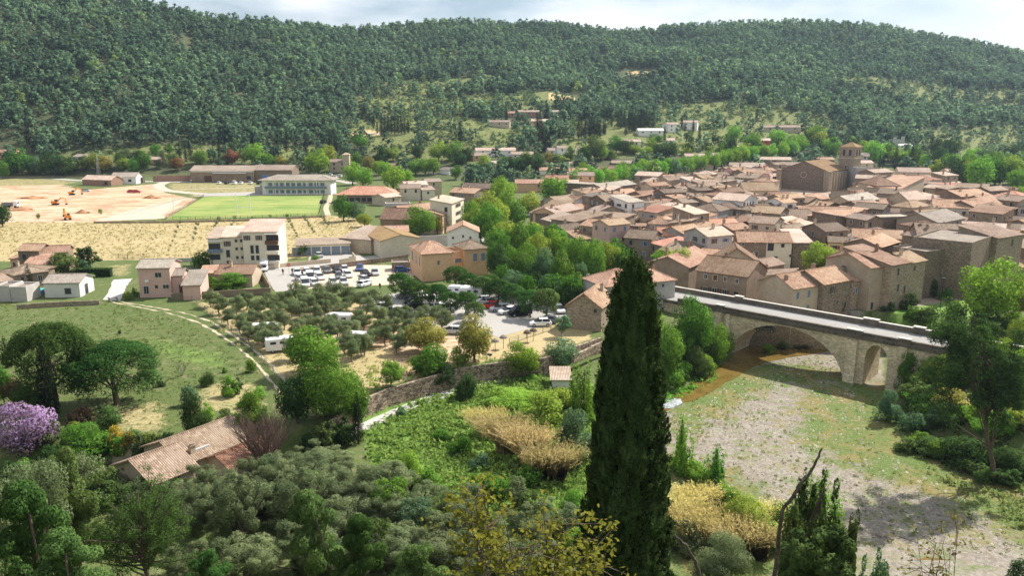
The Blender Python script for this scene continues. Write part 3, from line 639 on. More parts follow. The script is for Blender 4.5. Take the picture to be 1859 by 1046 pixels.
def house(px, py, z, wpx, rot, l, roof='gable', wall='brown', tile='terra', rise=None, win='auto', chim=1, desc=None, label=None, base=None,
          name='house', cat='house', group=None, mode='eave', w=None, into=None, x=None, oh=.35, deep=.6, maxn=5, h=None):
    """px, py: middle of the front eave (mode eave, at height z) or of the front foot (mode base, z = wall height)"""
    if mode == 'eave':
        X0, Y0 = U(px, py, z); zb = hz(X0, Y0) if base is None else base; H = z - zb; k = mpp(X0, Y0, z)
    else:
        X0, Y0, zb = G(px, py); H = z; k = mpp(X0, Y0, zb)
    ww = w or wpx * k / max(.35, math.cos(R(rot))); rise = rise if rise is not None else (min(ww, l) if roof == 'hip' else ww if roof in ('gable_y',) else l) * .5 * .32
    if roof.startswith('mono') and rise: rise = min(rise, 2.2)
    rt = root(name, (X0, Y0, zb), R(rot), label=label, cat=cat, group=group, auto=desc or f'{wall} house with {tile} tile roof', px=px, py=py)
    ob('wall', wallmesh(ww, l, H, rise, roof, WM[wall], deep), rt)
    ch = [(hr.uniform(-.35, .35), hr.choice([-.12, .12, .3]), 1.1 + rise * .75) for _ in range(chim if isinstance(chim, int) else 0)] if isinstance(chim, int) else chim
    roofparts(rt, ww, l, H, rise, roof, RF.get(tile) or MATS[tile], oh, chim=ch)
    if win == 'auto': win = autowin(ww, l, H, faces='F' + ('R' if rot < -12 else 'L' if rot > 12 else ''), maxn=maxn) if Y0 < 330 else autowin(ww, l, H, 'dark', .7, 'F', 3)
    if win: add_windows(rt, ww, l, win)
    HOUSES.append((X0 - math.sin(R(rot)) * l / 2, Y0 + math.cos(R(rot)) * l / 2, max(ww, l) / 2, px, py))
    rt['w_'] = ww; del rt['w_']
    return rt, ww
def house2(xa, ya, xb, yb, z, l, **k):
    """front eave from pixel a to pixel b, both at height z"""
    A, Bp = U(xa, ya, z), U(xb, yb, z); rot = math.degrees(math.atan2(Bp[1] - A[1], Bp[0] - A[0])); w = math.dist(A, Bp)
    mx_, my_ = (A[0] + Bp[0]) / 2, (A[1] + Bp[1]) / 2
    d = Vector((0, my_, z - CAMZ)); th = math.atan2(CAMZ - z, my_)          # back to a pixel
    f = my_ * math.cos(TH) - (z - CAMZ) * math.sin(TH); u = (my_ * math.sin(TH) + (z - CAMZ) * math.cos(TH)) / f
    return house(929.5 + F * mx_ / f, 523 - F * u, z, 0, rot, l, w=w, **k)
def extra(rt, name, boxes, mat):
    m = MB()
    for b in boxes: m.box(*b)
    return ob(name, m.mesh(name, [mat]), rt)
# ---- left and centre buildings --------------------------------------------
S = lambda *a: list(a)
# pink house
rt, w = house2(249, 487, 307, 486, 6.6, 7.5, roof='gable', wall='pink', tile='grey', rise=1.2, chim=0, label='pink two storey house with pale ribbed roof beside the concrete driveway', name='house',
               win=[('F', .9, 5.0, 1.3, 1.0, 'win'), ('F', -1.9, 1.7, 1.0, 1.7, 'win'), ('F', .3, 2.4, .5, .6, 'dark'), ('F', 2.3, 2.4, 1.2, .8, 'win'), ('L', 3, 2.5, .9, 1.2, 'win')])
extra(rt, 'air_conditioner', [(-1.9, -1.1, -.4, -.05, 3.5, 4.0)], WHITE)
house2(308, 501, 331, 500, 4.6, 6, roof='gable', wall='pink', tile='grey', rise=1.0, chim=0, label='low pink wing with ribbed roof joining the pink two storey house', win=[('F', .9, 1.6, 1.0, 2.0, 'door')])
house2(331, 519, 363, 518, 3.2, 8, roof='mono', wall='pink', tile='grey', rise=1.8, chim=0, label='pink annexe under a long sloping ribbed roof, right end of the pink house', win=None)
# apartment block
rt, w = house2(377, 433, 402, 432.5, 7.8, 9, roof='mono', wall='cream', tile='pale', rise=1.6, chim=0, label='left wing of the cream apartment block, with glazed loggia', name='apartment_building', cat='building',
               win=[('F', -.2, 5.6, 2.8, 1.6, 'dark'), ('F', -.2, 2.9, 2.4, 1.3, 'dark')])
extra(rt, 'balcony', [(-1.9, 1.8, -.9, -.04, 4.2, 5.0)], GREYSH); extra(rt, 'awning', [(-1.9, 1.8, -.7, -.04, 7.0, 7.15)], WHITE)
rt, w = house2(402, 431, 439, 430, 8.0, 9, roof='mono', wall='cream', tile='pale', rise=1.6, chim=0, label='middle section of the cream apartment block, with small square windows', name='apartment_building', cat='building',
               win=[('F', -1.2, 6.3, .8, 1.3, 'shut'), ('F', -1.2, 3.7, .8, 1.8, 'dark'), ('F', 1.0, 7.0, .5, .6, 'dark'), ('F', 2.3, 7.0, .5, .6, 'dark'), ('F', 1.0, 4.9, .5, .6, 'dark'), ('F', 2.3, 4.9, .5, .6, 'dark'), ('F', 1.0, 2.6, .5, .6, 'dark'), ('F', 2.3, 2.6, .5, .6, 'dark'), ('F', -1.2, 1.3, .8, 1.1, 'dark')])
rt, w = house2(439, 421.5, 502, 421, 9.6, 10, roof='mono', wall='cream', tile='pale', rise=1.9, chim=0, label='tallest right wing of the cream apartment block, with brown balconies', name='apartment_building', cat='building',
               win=[('F', -3.2, 8.1, .8, 1.2, 'shut'), ('F', -.2, 8.1, .8, 1.2, 'shut'), ('F', -2.1, 5.1, .7, 2.0, 'dark'), ('F', -.8, 5.1, .7, 2.0, 'dark'), ('F', -2.1, 2.9, .7, 1.1, 'dark'), ('F', -.8, 2.9, .7, 1.1, 'dark'),
                    ('F', 3.2, 8.0, 3.0, 1.5, 'dark'), ('F', 3.2, 5.4, 3.0, 1.5, 'dark'), ('F', 3.2, 2.8, 3.0, 1.5, 'dark')])
extra(rt, 'balcony', [(1.5, 4.7, -1.1, -.04, 6.5, 7.4)], WOOD); extra(rt, 'balcony', [(1.5, 4.7, -.9, -.04, 4.0, 4.8)], WM['cream']); extra(rt, 'balcony', [(1.5, 4.7, -.9, -.04, 1.4, 2.2)], WM['cream']); extra(rt, 'awning', [(1.4, 4.8, -.9, -.04, 9.1, 9.2)], WHITE)
house2(392, 498, 457, 497.5, 3.1, 8, roof='gable', wall='beige', tile='terra', rise=1.5, chim=1, label='low house with salmon tile roof in front of the cream apartment block', win='auto')
house2(364, 497, 391, 496, 2.9, 5, roof='mono', wall='beige', tile='terra', rise=.9, chim=0, label='small salmon roofed annexe behind the dark bushes beside the pink house', win=[('F', 0, 1.4, 1.6, 1.6, 'dark')])
# garages
rt, w = house2(537, 446, 635, 442.5, 3.0, 6, roof='mono', wall='cream', tile='pale', rise=.9, chim=0, label='row of grey blue lock-up garages under one salmon roof', name='garage_block', cat='garages',
               win=[('F', -1.9 + i * 2.7, 1.25, 2.3, 2.3, 'garage') for i in range(-2, 4)])
# left group
house2(32, 455, 70, 455, 5.6, 6, roof='gable', wall='brown', tile='terra', rise=1.2, chim=0, label='tallest brown house at the left edge, beside the dark conifers', win=[('F', -1.2, 4.0, 1.0, 1.3, 'dark'), ('F', .8, 1.5, 1.0, 1.2, 'win')])
house2(76, 459, 122, 457, 4.8, 6, roof='gable', wall='brown', tile='terra', rise=1.2, chim=0, label='brown house with low terracotta roof left of the dark conifers', win=[('F', -1.6, 3.8, .9, .7, 'dark')])
house2(44, 481, 80, 480, 3.0, 6, roof='mono', wall='brown', tile='terra', rise=1.6, chim=0, label='lean-to with terracotta roof in front of the tallest brown house', win=None)
house2(18, 470, 33, 470, 3.0, 5, roof='mono', wall='orange', tile='terra', rise=.8, chim=0, label='small orange outbuilding left of the tallest brown house', win=[('F', 0, 1.2, .9, 1.8, 'door')])
house2(-10, 497, 48, 499, 3.2, 9, roof='hip', wall='brown', tile='brown', rise=1.5, chim=1, label='wide brown roofed bungalow at the left edge', win='auto')
house2(24, 501, 88, 493, 3.2, 8, roof='hip', wall='brown', tile='brown', rise=1.3, chim=0, label='brown roofed bungalow behind the slim cypress near the left edge', win='auto')
house2(-25, 517, 21, 508, 3.0, 7, roof='gable', wall='white', tile='brown', rise=1.1, chim=0, label='white walled house with blue shutters cut by the left edge', win=[('F', -.5, 1.7, .9, 1.2, 'blue'), ('F', 2.0, 1.7, .9, 1.2, 'blue')])
rt, w = house2(79, 514, 143, 513, 3.3, 7, roof='gable', wall='white', tile='grey', rise=1.2, chim=0, label='white outbuilding with grey tile roof beside the slim cypress and driveway', name='outbuilding', cat='outbuilding', win=[('F', 1.2, 1.4, 1.2, 1.2, 'dark'), ('R', 3.2, 1.2, 1.3, 2.2, 'dark')])
for (xa, xb, y, zz, lb) in ((-12, 17, 523, 3.0, 'leftmost flat grey outbuilding at the left edge above the meadow'), (18, 47, 525, 2.8, 'second flat grey outbuilding at the left edge, beside the blue pool')):
    house2(xa, y, xb, y, zz, 5, roof='flat', wall='grey', tile='grey', rise=0, chim=0, name='outbuilding', cat='outbuilding', label=lb, win=None)
# stadium side
rt, w = house(225, 334, 3.8, 44, 3, 9, roof='gable', wall='white', tile='grey', mode='base', rise=2.2, chim=0, maxn=3, label='white walled depot with grey roof beside the earthworks', name='depot', cat='depot', win=[('F', u, 1.9, 1.6, 1.3, 'dark') for u in (-5, -1, 3.4)])
rt, w = house(176, 337, 3.2, 60, -14, 9, roof='gable', wall='brick', tile='pale', mode='base', rise=2.0, chim=0, label='long brick shed with pale roof left of the white depot', name='shed', cat='shed', win=[('F', 6, 1.4, 2, 1.6, 'dark')])
rt, w = house(249, 332, 2.6, 21, 2, 3, roof='flat', wall='black', tile='grey', mode='base', rise=0, chim=0, label='dark container beside the white depot', name='container', cat='container', win=None)
rt, w = house(404, 331, 6.6, 115, 0, 15, roof='gable', wall='brown', tile='pale', mode='base', rise=2.4, chim=0, label='longer left hall of the beige sports warehouse', name='warehouse', cat='warehouse', win=[('F', -8, 2.1, 4.6, 3.6, 'door'), ('F', 15, 2.6, 2.4, 2.0, 'dark')])
extra(rt, 'canopy', [(-5, 14, -1.4, -.04, 5.1, 5.3)], WHITE); extra(rt, 'fascia', [(-17.6, 17.6, -.2, -.03, 5.9, 6.6)], WM['white'])
house(495, 330.5, 6.8, 72, 0, 15, roof='gable', wall='brown', tile='pale', mode='base', rise=2.4, chim=0, label='right hall of the sports warehouse with darker timber walls', name='warehouse', cat='warehouse', win=[('F', -4, 2.2, 3.6, 3.6, 'bluedoor'), ('F', 6, 3.4, 1.6, 2.4, 'dark')])
rt, w = house(539, 353.5, 7.0, 124, 0, 12, roof='hip', wall='white', tile='grey', mode='base', rise=2.2, chim=0, oh=1.6, label='two storey pavilion with overhanging grey roof beside the green pitch', name='pavilion', cat='pavilion',
               win=[('F', -12.6 + i * 2.8, zz, 1.9, 1.5, 'shade') for i in range(10) for zz in (1.5, 5.0)])
extra(rt, 'balcony', [(-15, 15, -1.5, -.04, 3.1, 3.3), (-15, 15, -1.5, -1.44, 3.3, 4.2)], GREYSH); extra(rt, 'column', [(u, u + .25, -1.4, -1.15, 0, 3.1) for u in np.arange(-15, 15, 5)] + [(u, u + .25, -1.4, -1.15, 3.3, 6.9) for u in np.arange(-15, 15, 5)], WHITE)
house(480, 352, 3.0, 34, 0, 8, roof='flat', wall='grey', tile='grey', mode='base', rise=0, chim=0, label='low grey changing block left of the two storey pavilion', name='changing_block', cat='building', win=None)
rt, w = house(614, 313, 6.5, 30, 0, 9, roof='gable', wall='beige', tile='pale', mode='base', rise=1.6, chim=0, label='tan villa behind the plane trees, with a small square tower', name='villa', cat='villa', win='auto')
m = wallmesh(4, 4, 10.5, 0, 'flat', WM['beige'], .3, -.4, 5.2); ob('tower', m, rt); roofparts(rt, 4, 4, 10.9, 1.3, 'hip', RF['pale'], .4, -.4, 5.2, nm='tower_roof'); add_windows(rt, 0, 0, [('F', 4.3, 9.3, .8, 1.2, 'dark'), ('F', 6.1, 9.3, .8, 1.2, 'dark')])
# around the school
rt, w = house2(612, 354, 718, 354, 3.6, 14, roof='hip', wall='brown', tile='red', rise=3.2, chim=1, label='long low building with salmon hipped roof right of the pitch', name='school', cat='building', win=[('F', -9 + 2.6 * i, 1.6, 2.0, 1.6, 'dark') for i in range(8)], oh=1.0)
house2(700, 359, 728, 356, 3.6, 9, roof='gable', wall='beige', tile='pale', rise=1.2, chim=0, label='small beige gabled annexe right of the salmon hipped roof')
house(745, 342, 5.5, 36, 8, 9, roof='gable', wall='cream', tile='pale', chim=1, desc=None, label='cream house with pale hipped looking roof behind the pink parasol')
house(757, 336, 6.5, 38, 24, 9, roof='gable', wall='cream', tile='pale', chim=1, label='upper cream house behind the pines right of the plane trees')
house(778, 345, 4.6, 22, 20, 7, roof='mono', wall='cream', tile='pale', chim=0, label='small cream house stepping down right of the cream pair')
house(788, 330, 6.3, 26, 24, 8, roof='gable', wall='beige', tile='pale', chim=0, label='beige house with pale roof behind the small cream house')
house(806, 309, 4.5, 20, -32, 10, roof='gable', wall='white', tile='grey', chim=0, label='white shed with grey roof right of the plane tree row', win=None, name='shed', cat='shed')
rt, w = house2(690, 397, 748, 399, 4.8, 11, roof='gable', wall='brown', tile='terra', rise=3.0, chim=0, label='old stone barn with steep terracotta roof beside the round green tree', name='barn', cat='barn', win=[('L', 4, 2.5, 1.0, 1.6, 'dark')])
house2(700, 372, 745, 371, 4.6, 6, roof='flat', wall='grey', tile='grey', rise=0, chim=0, label='flat roofed grey building behind the old stone barn', win=None)
house2(735, 385, 800, 378, 5.5, 10, roof='gable', wall='brown', tile='terra', chim=1, label='terracotta roofed house between the barn and the tall cream row')
rt, w = house2(820, 370, 842, 361, 9.6, 7.5, roof='mono', wall='cream', tile='pale', rise=1.2, chim=1, label='tall cream village house with three rows of windows beside the plane trees', base=0, win=[('F', u, zz, .8, 1.2, 'shut') for u in (-2.2, 0, 2.2) for zz in (8.3, 5.6, 2.9)] + [('L', 2, 7.6, .9, 1.5, 'dark')])
house2(803, 391, 820, 383, 6.2, 9, roof='gable', wall='pink', tile='terra', rise=1.2, chim=0, label='narrow house with dark archway left of the tall cream village house', base=0, win=[('F', -.6, 1.9, 1.8, 3.2, 'dark'), ('F', 1.6, 4.5, .7, 1.2, 'win')])
house(838, 350, 7.5, 46, -30, 10, roof='gable', wall='brown', tile='terra', chim=2, label='dark gabled house behind the tall cream village house')
house(862, 341, 7.0, 52, -25, 10, roof='gable', wall='brown', tile='brown', chim=1, label='brown roofed house left of the big round plane tree')
# white complex in front of the barn
house2(657, 421, 690, 438, 4.6, 12, roof='gable', wall='cream', tile='lichen', rise=1.4, chim=0, label='cream workshop with yellow lichen roof beside the straw field', win=[('F', 0, 2.5, .5, .6, 'dark')])
rt, w = house2(673, 436, 716, 424, 4.0, 10, roof='monor', wall='beige', tile='pale', rise=1.8, chim=0, label='beige workshop with pale blue door and single slope roof', win=[('F', -2.2, 3.0, 1.2, .5, 'dark'), ('F', 0, 3.0, 1.2, .5, 'dark'), ('F', 2.0, 3.0, 1.2, .5, 'dark'), ('F', -.1, 1.0, 1.6, 1.9, 'bluedoor'), ('F', -2.2, 1.5, 1.2, 1.1, 'bluedoor')])
house2(700, 421, 741, 420, 4.6, 8, roof='gable', wall='white', tile='terra', rise=1.2, chim=0, label='white walled workshop under terracotta roof behind the round green tree', win=None)
rt, w = house2(812, 421.5, 869, 421, 7.2, 9, roof='gable_y', wall='white', tile='terra', rise=1.9, chim=0, label='white gabled house with three tiny windows behind the ochre building', win=[('F', -2.8, 5.6, .4, .5, 'dark'), ('F', 0, 6.0, .35, .6, 'dark'), ('F', 2.0, 5.6, .4, .5, 'dark'), ('F', -2.2, 2.5, .6, .8, 'dark'), ('F', 3.8, 4.3, .25, .4, 'dark')])
rt, w = house2(766, 462.5, 822, 459, 6.6, 13, roof='hip', wall='orange', tile='terra', rise=2.2, chim=[(-.3, .1, 2.6)], label='large ochre building with hipped roof above the car park', name='house', win=[('F', .2, 4.4, .5, 1.0, 'win'), ('L', 2.4, 4.6, .8, 2.3, 'shade'), ('L', 6, 4.6, .8, 2.3, 'shade'), ('L', 10, 4.6, 1.6, 2.3, 'shade')])
house2(822, 461, 842, 459, 5.6, 7, roof='flat', wall='orange', tile='terra', rise=0, chim=0, label='flat roofed ochre link with terrace between the two ochre buildings', win=[('F', -.1, 3.8, 1.7, 1.0, 'shade')])
rt, w = house2(843, 454, 886, 451, 6.6, 8, roof='hip', wall='orange', tile='brown', rise=1.7, chim=0, label='ochre building with two shuttered windows beside the riverside trees', win=[('F', -.3, 4.6, 1.1, 1.9, 'shade'), ('F', 1.8, 4.6, 1.1, 1.9, 'shade')])
house2(711, 480, 745, 479, 1.8, 4, roof='flat', wall='stone', tile='grey', rise=0, chim=0, name='outbuilding', cat='outbuilding', label='low flat stone store behind the two blue cars', win=None)
# hut by the lane and stone gable ruin
rt, w = house2(1003, 690, 1034, 690, -1.0, 3.6, roof='mono', wall='white', tile='pale', rise=.8, chim=0, label='tiny white hut with pale tile roof between the lane and the lime green shrubs', name='hut', cat='hut', base=-4, win=[('F', -.2, 1.4, 1.0, .9, 'win')])
rt, w = house2(1029, 553, 1092, 559, 4.6, 9, roof='gable_y', wall='stone', tile='terra', rise=2.4, chim=[(.2, .3, 2.6)], label='rubble stone barn with big blank gable left of the tall cypress', name='barn', cat='barn', win=[('F', 2.2, 3.9, .5, .7, 'dark')])
rt, w = house2(1100, 522, 1226, 509, 6.2, 9, roof='hip', wall='grey', tile='terra', rise=2.4, chim=[(.38, .1, 2.2)], label='grey rendered house at the left end of the bridge, half behind the cypress', base=-2,
               win=[('F', 1.0, 5.0, .8, 1.4, 'bluedoor'), ('F', 2.9, 5.0, .9, 1.5, 'win'), ('F', 5.2, 7.4, .4, .5, 'dark'), ('F', 1.0, 7.4, .4, .5, 'dark'), ('F', 5.2, 2.2, .7, 1.0, 'dark')], deep=3)
# ---- town, hand placed ------------------------------------------------------
rt, w = house2(1265, 490.5, 1356.5, 502.5, 7, 11, roof='gable', wall='brown', tile='terra', rise=2.4, chim=[(-.15, .05, 3.0)], label='brown house with shuttered windows right behind the left end of the bridge', base=-.5,
               win=[('F', -3.4, 3.4, .9, 1.5, 'shut'), ('F', -1.3, 3.2, 1.0, 1.9, 'shut'), ('F', .9, 3.4, .9, 1.5, 'shut'), ('F', 3.4, 3.3, .9, 1.5, 'dark'), ('F', -3.4, 6.4, .7, .9, 'win'), ('F', -1.3, 6.4, .9, 1.1, 'door'), ('F', .9, 6.4, .6, .9, 'win'), ('F', 3.4, 6.3, .6, .9, 'win')])
rt, w = house2(1441, 524.6, 1496, 516.5, 6, 9, roof='gable', wall='beige', tile='terra', rise=2.0, chim=[(-.42, -.2, 1.9)], label='beige riverside house with six windows behind the bridge parapet', base=-2, deep=3,
               win=[('F', u, zz, .8, 1.4, 'shade') for u in (-3, .1, 3) for zz in (6.5, 3.6)])
house2(1496, 516.5, 1547, 507.5, 6.4, 9, roof='gable', wall='stone', tile='terra', rise=2.0, chim=1, label='rough stone riverside house with one brown window and lichened roof', base=-2, deep=3, win=[('F', -1.6, 7.0, .7, 1.5, 'shut'), ('F', .2, 4.2, .3, .5, 'dark'), ('F', 2.8, 3.2, .5, 1.2, 'dark')])
house2(1547, 511, 1579, 506.5, 6.0, 7, roof='gable', wall='stone', tile='terra', rise=1.1, chim=1, label='lower stone riverside house with skylight, left of the tall riverside block', base=-2.4, deep=3, win=[('F', -1.1, 6.3, .5, 1.2, 'bluedoor'), ('F', 1.6, 4.4, .5, .6, 'dark'), ('F', .6, 3.2, .5, 1.0, 'dark')])
house2(1581.4, 486.6, 1617.5, 482.8, 9, 12, roof='gable', wall='beige', tile='terra', rise=2.0, chim=0, label='tall pale stone riverside house with ivy crack and greenish window', base=-3, deep=3, win=[('F', 2.0, 10.2, 1.3, 1.4, 'shade'), ('F', -1.5, 4.0, .5, 1.4, 'dark'), ('F', 1.6, 4.4, .6, .9, 'dark')])
house2(1619.5, 482.6, 1653.6, 476.5, 9.5, 11, roof='mono', wall='stone', tile='terra', rise=2.2, chim=1, label='tall riverside house with broad single slope terracotta roof', base=-3, deep=3, win=[('F', -.9, 11, .5, 1.4, 'dark'), ('F', -.4, 7.6, .5, 1.4, 'dark'), ('F', 2, 7.0, .4, 1.4, 'dark'), ('F', -1.2, 3.9, .5, 1.4, 'dark')])
house2(1653.6, 477.5, 1681, 472.5, 9.3, 8, roof='gable', wall='stone', tile='orange', rise=1.4, chim=1, label='tall narrow riverside house with orange edged roof at the grassy bank', base=-3, deep=3, win=[('F', -1.2, 11, .5, .9, 'dark'), ('F', -1.2, 3.9, .6, .9, 'dark'), ('F', 1.4, 3.2, .6, .8, 'dark')])
house2(1681, 461, 1719, 456, 10, 8, roof='flat', wall='dark', tile='grey', rise=0, chim=0, label='dark stone house with pale coping right of the riverside row', base=-2, deep=2, win=[('F', 3.2, 5.0, .9, 1.8, 'dark'), ('F', 3.2, 7.6, .9, .7, 'win')])
house2(1668, 430, 1764, 434, 10.8, 12, roof='gable', wall='brown', tile='brown', rise=2.6, chim=[(-.42, -.1, 2.2), (-.3, -.2, 2.2)], label='huge plain rendered building with tall chimney above the riverside row', base=0, win=[('F', 4.6, 2.0, .8, 2, 'dark')])
rt, w = house2(1765, 445, 1811, 428, 12, 12, roof='flat', wall='dark', tile='grey', rise=0, chim=0, label='roofless dark stone shell above the big plane tree', base=0, win=None)
house2(1811, 433, 1858, 426, 12, 9, roof='mono', wall='stone', tile='brown', rise=1.8, chim=0, label='stone house with two narrow windows at the right edge above the plane tree', base=0, win=[('F', 1.0, 10.5, .6, 1.4, 'dark'), ('F', .2, 6.0, .6, 2.2, 'dark')])
house2(1638, 427, 1667, 431, 10.5, 8, roof='hip', wall='stone', tile='brown', rise=2.0, chim=0, label='tall stone house with hipped roof left of the huge rendered building', base=0, win=None)
house2(1550, 430, 1640, 434, 8.5, 8, roof='gable', wall='white', tile='terra', rise=1.6, chim=0, label='white fronted house with loggia and mottled roof right of the yellow house', base=0, win=[('F', -4.5, 7.0, 1.0, 2.0, 'dark'), ('F', -1.5, 7.2, 3.0, 1.4, 'dark')])
house2(1600, 449, 1633, 439, 8.5, 9, roof='gable', wall='brown', tile='terra', rise=1.6, chim=1, label='brown house with bright mottled roof below the white fronted loggia house', base=0)
house2(1505, 439, 1547, 441, 6, 6, roof='gable', wall='yellow', tile='brown', rise=1.1, chim=0, label='yellow house with red shutters among brown roofs', base=0, win=[('F', -1.3, 4.6, 1.2, .9, 'redsh'), ('F', 1.9, 4.6, .9, .9, 'redsh')])
house2(1504, 467, 1538, 472, 6, 7, roof='hip', wall='brown', tile='terra', rise=1.6, chim=0, label='small hipped terracotta roof between the yellow green tree and riverside row', base=0)
house2(1540, 459, 1576, 465, 7.2, 6, roof='monol', wall='dark', tile='grey', rise=1.4, chim=0, label='dark walled house with grey single slope roof below the yellow house', base=0, win=None)
house2(1296, 475, 1378, 478, 6.5, 8, roof='gable_y', wall='beige', tile='terra', rise=3.2, chim=0, label='blank pinkish gable wall behind the brown bridge house', base=0, win=None)
house2(1251, 486, 1296, 466, 6.2, 10, roof='gable', wall='brown', tile='terra', rise=2.0, chim=1, label='brown roofed house left of the blank pinkish gable', base=0, win=[('F', 0, 4.5, .8, 1.2, 'dark')])
house2(1341, 439, 1392, 440, 7.2, 9, roof='gable', wall='brown', tile='terra', rise=2.0, chim=1, label='grey brown half of the long two tone house in the town centre', base=0, win=[('F', -2.4, 6.5, .6, .6, 'win'), ('F', 1.0, 6.4, .6, .6, 'win'), ('F', 1.0, 3.9, .9, 1.7, 'win')])
house2(1392, 440, 1438, 440.5, 7.2, 9, roof='gable', wall='cream', tile='terra', rise=2.0, chim=1, label='cream half of the long two tone house in the town centre', base=0, win=[('F', -2.1, 6.0, 1.4, 1.8, 'dark'), ('F', .9, 6.4, .7, .8, 'dark'), ('F', -.8, 2.9, 1.0, 1.3, 'dark'), ('F', 3.0, 3.8, .5, .5, 'dark'), ('F', -2.9, 3.1, .4, .6, 'dark')])
house2(1440, 441, 1475, 441, 7, 10, roof='mono', wall='dark', tile='pale', rise=2.0, chim=0, label='dark stone house with pale pink roof right of the two tone house', base=0, win=None)
rt, w = house2(1269, 397, 1302, 390, 7.5, 12, roof='hip', wall='white', tile='terra', rise=2.2, chim=0, label='white house with hipped roof and three small windows in the town centre', base=0, win=[('F', -2.0, 6.2, .6, 1.2, 'dark'), ('F', .2, 6.2, .6, 1.2, 'dark'), ('F', 2.3, 6.2, .6, 1.2, 'dark'), ('L', 9, 5.8, .8, 1.2, 'dark')])
house2(1304, 385, 1330, 379, 8, 10, roof='hip', wall='grey', tile='brown', rise=2.0, chim=0, label='pale grey house right of the white hipped house', base=0, win=None)
house2(1330, 380, 1346, 376, 8, 8, roof='gable', wall='beige', tile='brown', rise=1.4, chim=0, label='narrow beige house left of the tall white house', base=0)
house2(1348, 365.5, 1376, 360, 10, 11, roof='gable_y', wall='white', tile='pale', rise=1.8, chim=0, label='tall white house with dark side gable in the middle of the town', base=0, win=[('F', u, zz, .7, 1.3, 'dark') for u in (-2, .2, 2.3) for zz in (8.6, 5.6)])
house2(1390, 396, 1472, 398, 7, 10, roof='gable', wall='brown', tile='brown', rise=2.4, chim=2, label='wide brown roof with two chimneys in the town centre', base=0)
house2(1405, 412, 1462, 417, 6.5, 9, roof='gable_y', wall='stone', tile='terra', rise=2.0, chim=0, label='stone gable with an arched opening in the town centre', base=0, win=[('F', -.5, 5.0, 1.8, 1.8, 'dark')])
house2(1450, 414, 1484, 410, 7.2, 9, roof='mono', wall='beige', tile='pale', rise=1.8, chim=0, label='pale pink single slope roof right of the arched stone gable', base=0)
house2(1482, 419, 1512, 414, 6.5, 9, roof='mono', wall='beige', tile='pale', rise=1.2, chim=0, label='second pale pink roof, lower, right of the arched stone gable', base=0)
house2(1474, 392, 1517, 400, 8.5, 9, roof='monob', wall='dark', tile='brown', rise=1.4, chim=0, label='large blank dark wall right of the wide brown roof', base=0, win=None)
house2(1517, 397, 1576, 387, 8.5, 9, roof='monor', wall='dark', tile='terra', rise=1.4, chim=0, label='dark stone wall house with thin pale coping above the yellow house', base=0, win=None)
house2(1279, 430, 1300, 433, 6.4, 7, roof='gable', wall='white', tile='red', rise=1.3, chim=0, label='small bright white house with red roof right of the stained grey wall', base=0, win=[('F', 1.2, 5.0, .5, .9, 'dark')])
house2(1300, 430, 1326, 424, 6.4, 8, roof='gable', wall='brown', tile='red', rise=1.3, chim=0, label='red roofed house beside the small bright white house', base=0, win=None)
house2(1303, 444, 1336, 440, 4.4, 8, roof='mono', wall='brown', tile='red', rise=1.5, chim=0, label='low salmon lean-to roof left of the two tone house', base=0, win=None)
house2(1290, 410, 1342, 408, 6, 8, roof='gable', wall='stone', tile='red', rise=1.4, chim=1, label='red brown roof in front of the white hipped house', base=0, win=None)
house2(1195, 428, 1240, 429, 6.2, 8, roof='gable', wall='cream', tile='red', rise=1.8, chim=1, label='cream house with red roof and skylight near the riverside trees', base=0, win=[('F', .5, 4.8, .8, 1.0, 'dark'), ('F', 2.8, 4.8, .6, .7, 'dark')])
house2(1243, 426, 1281, 420, 7.0, 9, roof='gable', wall='grey', tile='terra', rise=1.6, chim=1, label='stained grey blank wall under a mottled roof near the riverside trees', base=0, win=None)
house2(1217, 433, 1242, 428, 5.6, 5, roof='mono', wall='beige', tile='pale', rise=.8, chim=0, label='small pinkish house left of the stained grey wall', base=0, win=[('F', .6, 3.6, .6, 1.3, 'dark')])
house2(1178, 407, 1212, 408, 6.4, 10, roof='hip', wall='grey', tile='terra', rise=2.0, chim=1, label='grey house with hipped mottled roof, above the cream house with red roof', base=0)
house2(1212, 408, 1232, 404, 6.2, 9, roof='gable', wall='stone', tile='terra', rise=1.6, chim=0, label='stone house tucked right of the grey hipped house', base=0)
house2(1152, 419, 1178, 420, 4.6, 6, roof='mono', wall='beige', tile='terra', rise=1.4, chim=0, label='little beige house with blank front behind the riverside trees', base=0, win=None)
house2(1111, 413, 1150, 417, 5.4, 8, roof='monob', wall='dark', tile='pale', rise=1.2, chim=0, label='dark walled house left of the little beige house', base=0, win=None)
house2(1042, 403, 1112, 392, 7.2, 9, roof='monor', wall='stone', tile='brown', rise=1.0, chim=1, label='long dark stone wall rising to the right behind the riverside trees', base=0, win=None)
house2(1113, 404, 1153, 393, 6.5, 8, roof='monor', wall='stone', tile='brown', rise=.8, chim=0, label='shorter dark stone wall right of the long stone wall', base=0, win=None)
house2(983, 398, 1010, 405, 5.6, 7, roof='mono', wall='brown', tile='pale', rise=2.0, chim=0, label='brown house with pale pink single slope roof above the riverside trees', base=0, win=None)
house2(1030, 421, 1065, 416, 5.5, 9, roof='gable', wall='brown', tile='brown', rise=1.4, chim=1, label='brown roof with chimneys just above the riverside tree tops', base=0, win=None)
house2(1068, 414, 1120, 425, 5.2, 9, roof='gable', wall='beige', tile='pale', rise=1.5, chim=1, label='pale roof just above the riverside tree tops', base=0, win=None)
house2(962, 386, 990, 390, 6.5, 10, roof='gable', wall='brown', tile='brown', rise=1.6, chim=1, label='brown gabled house at the left corner of the old town', base=0, win='auto')
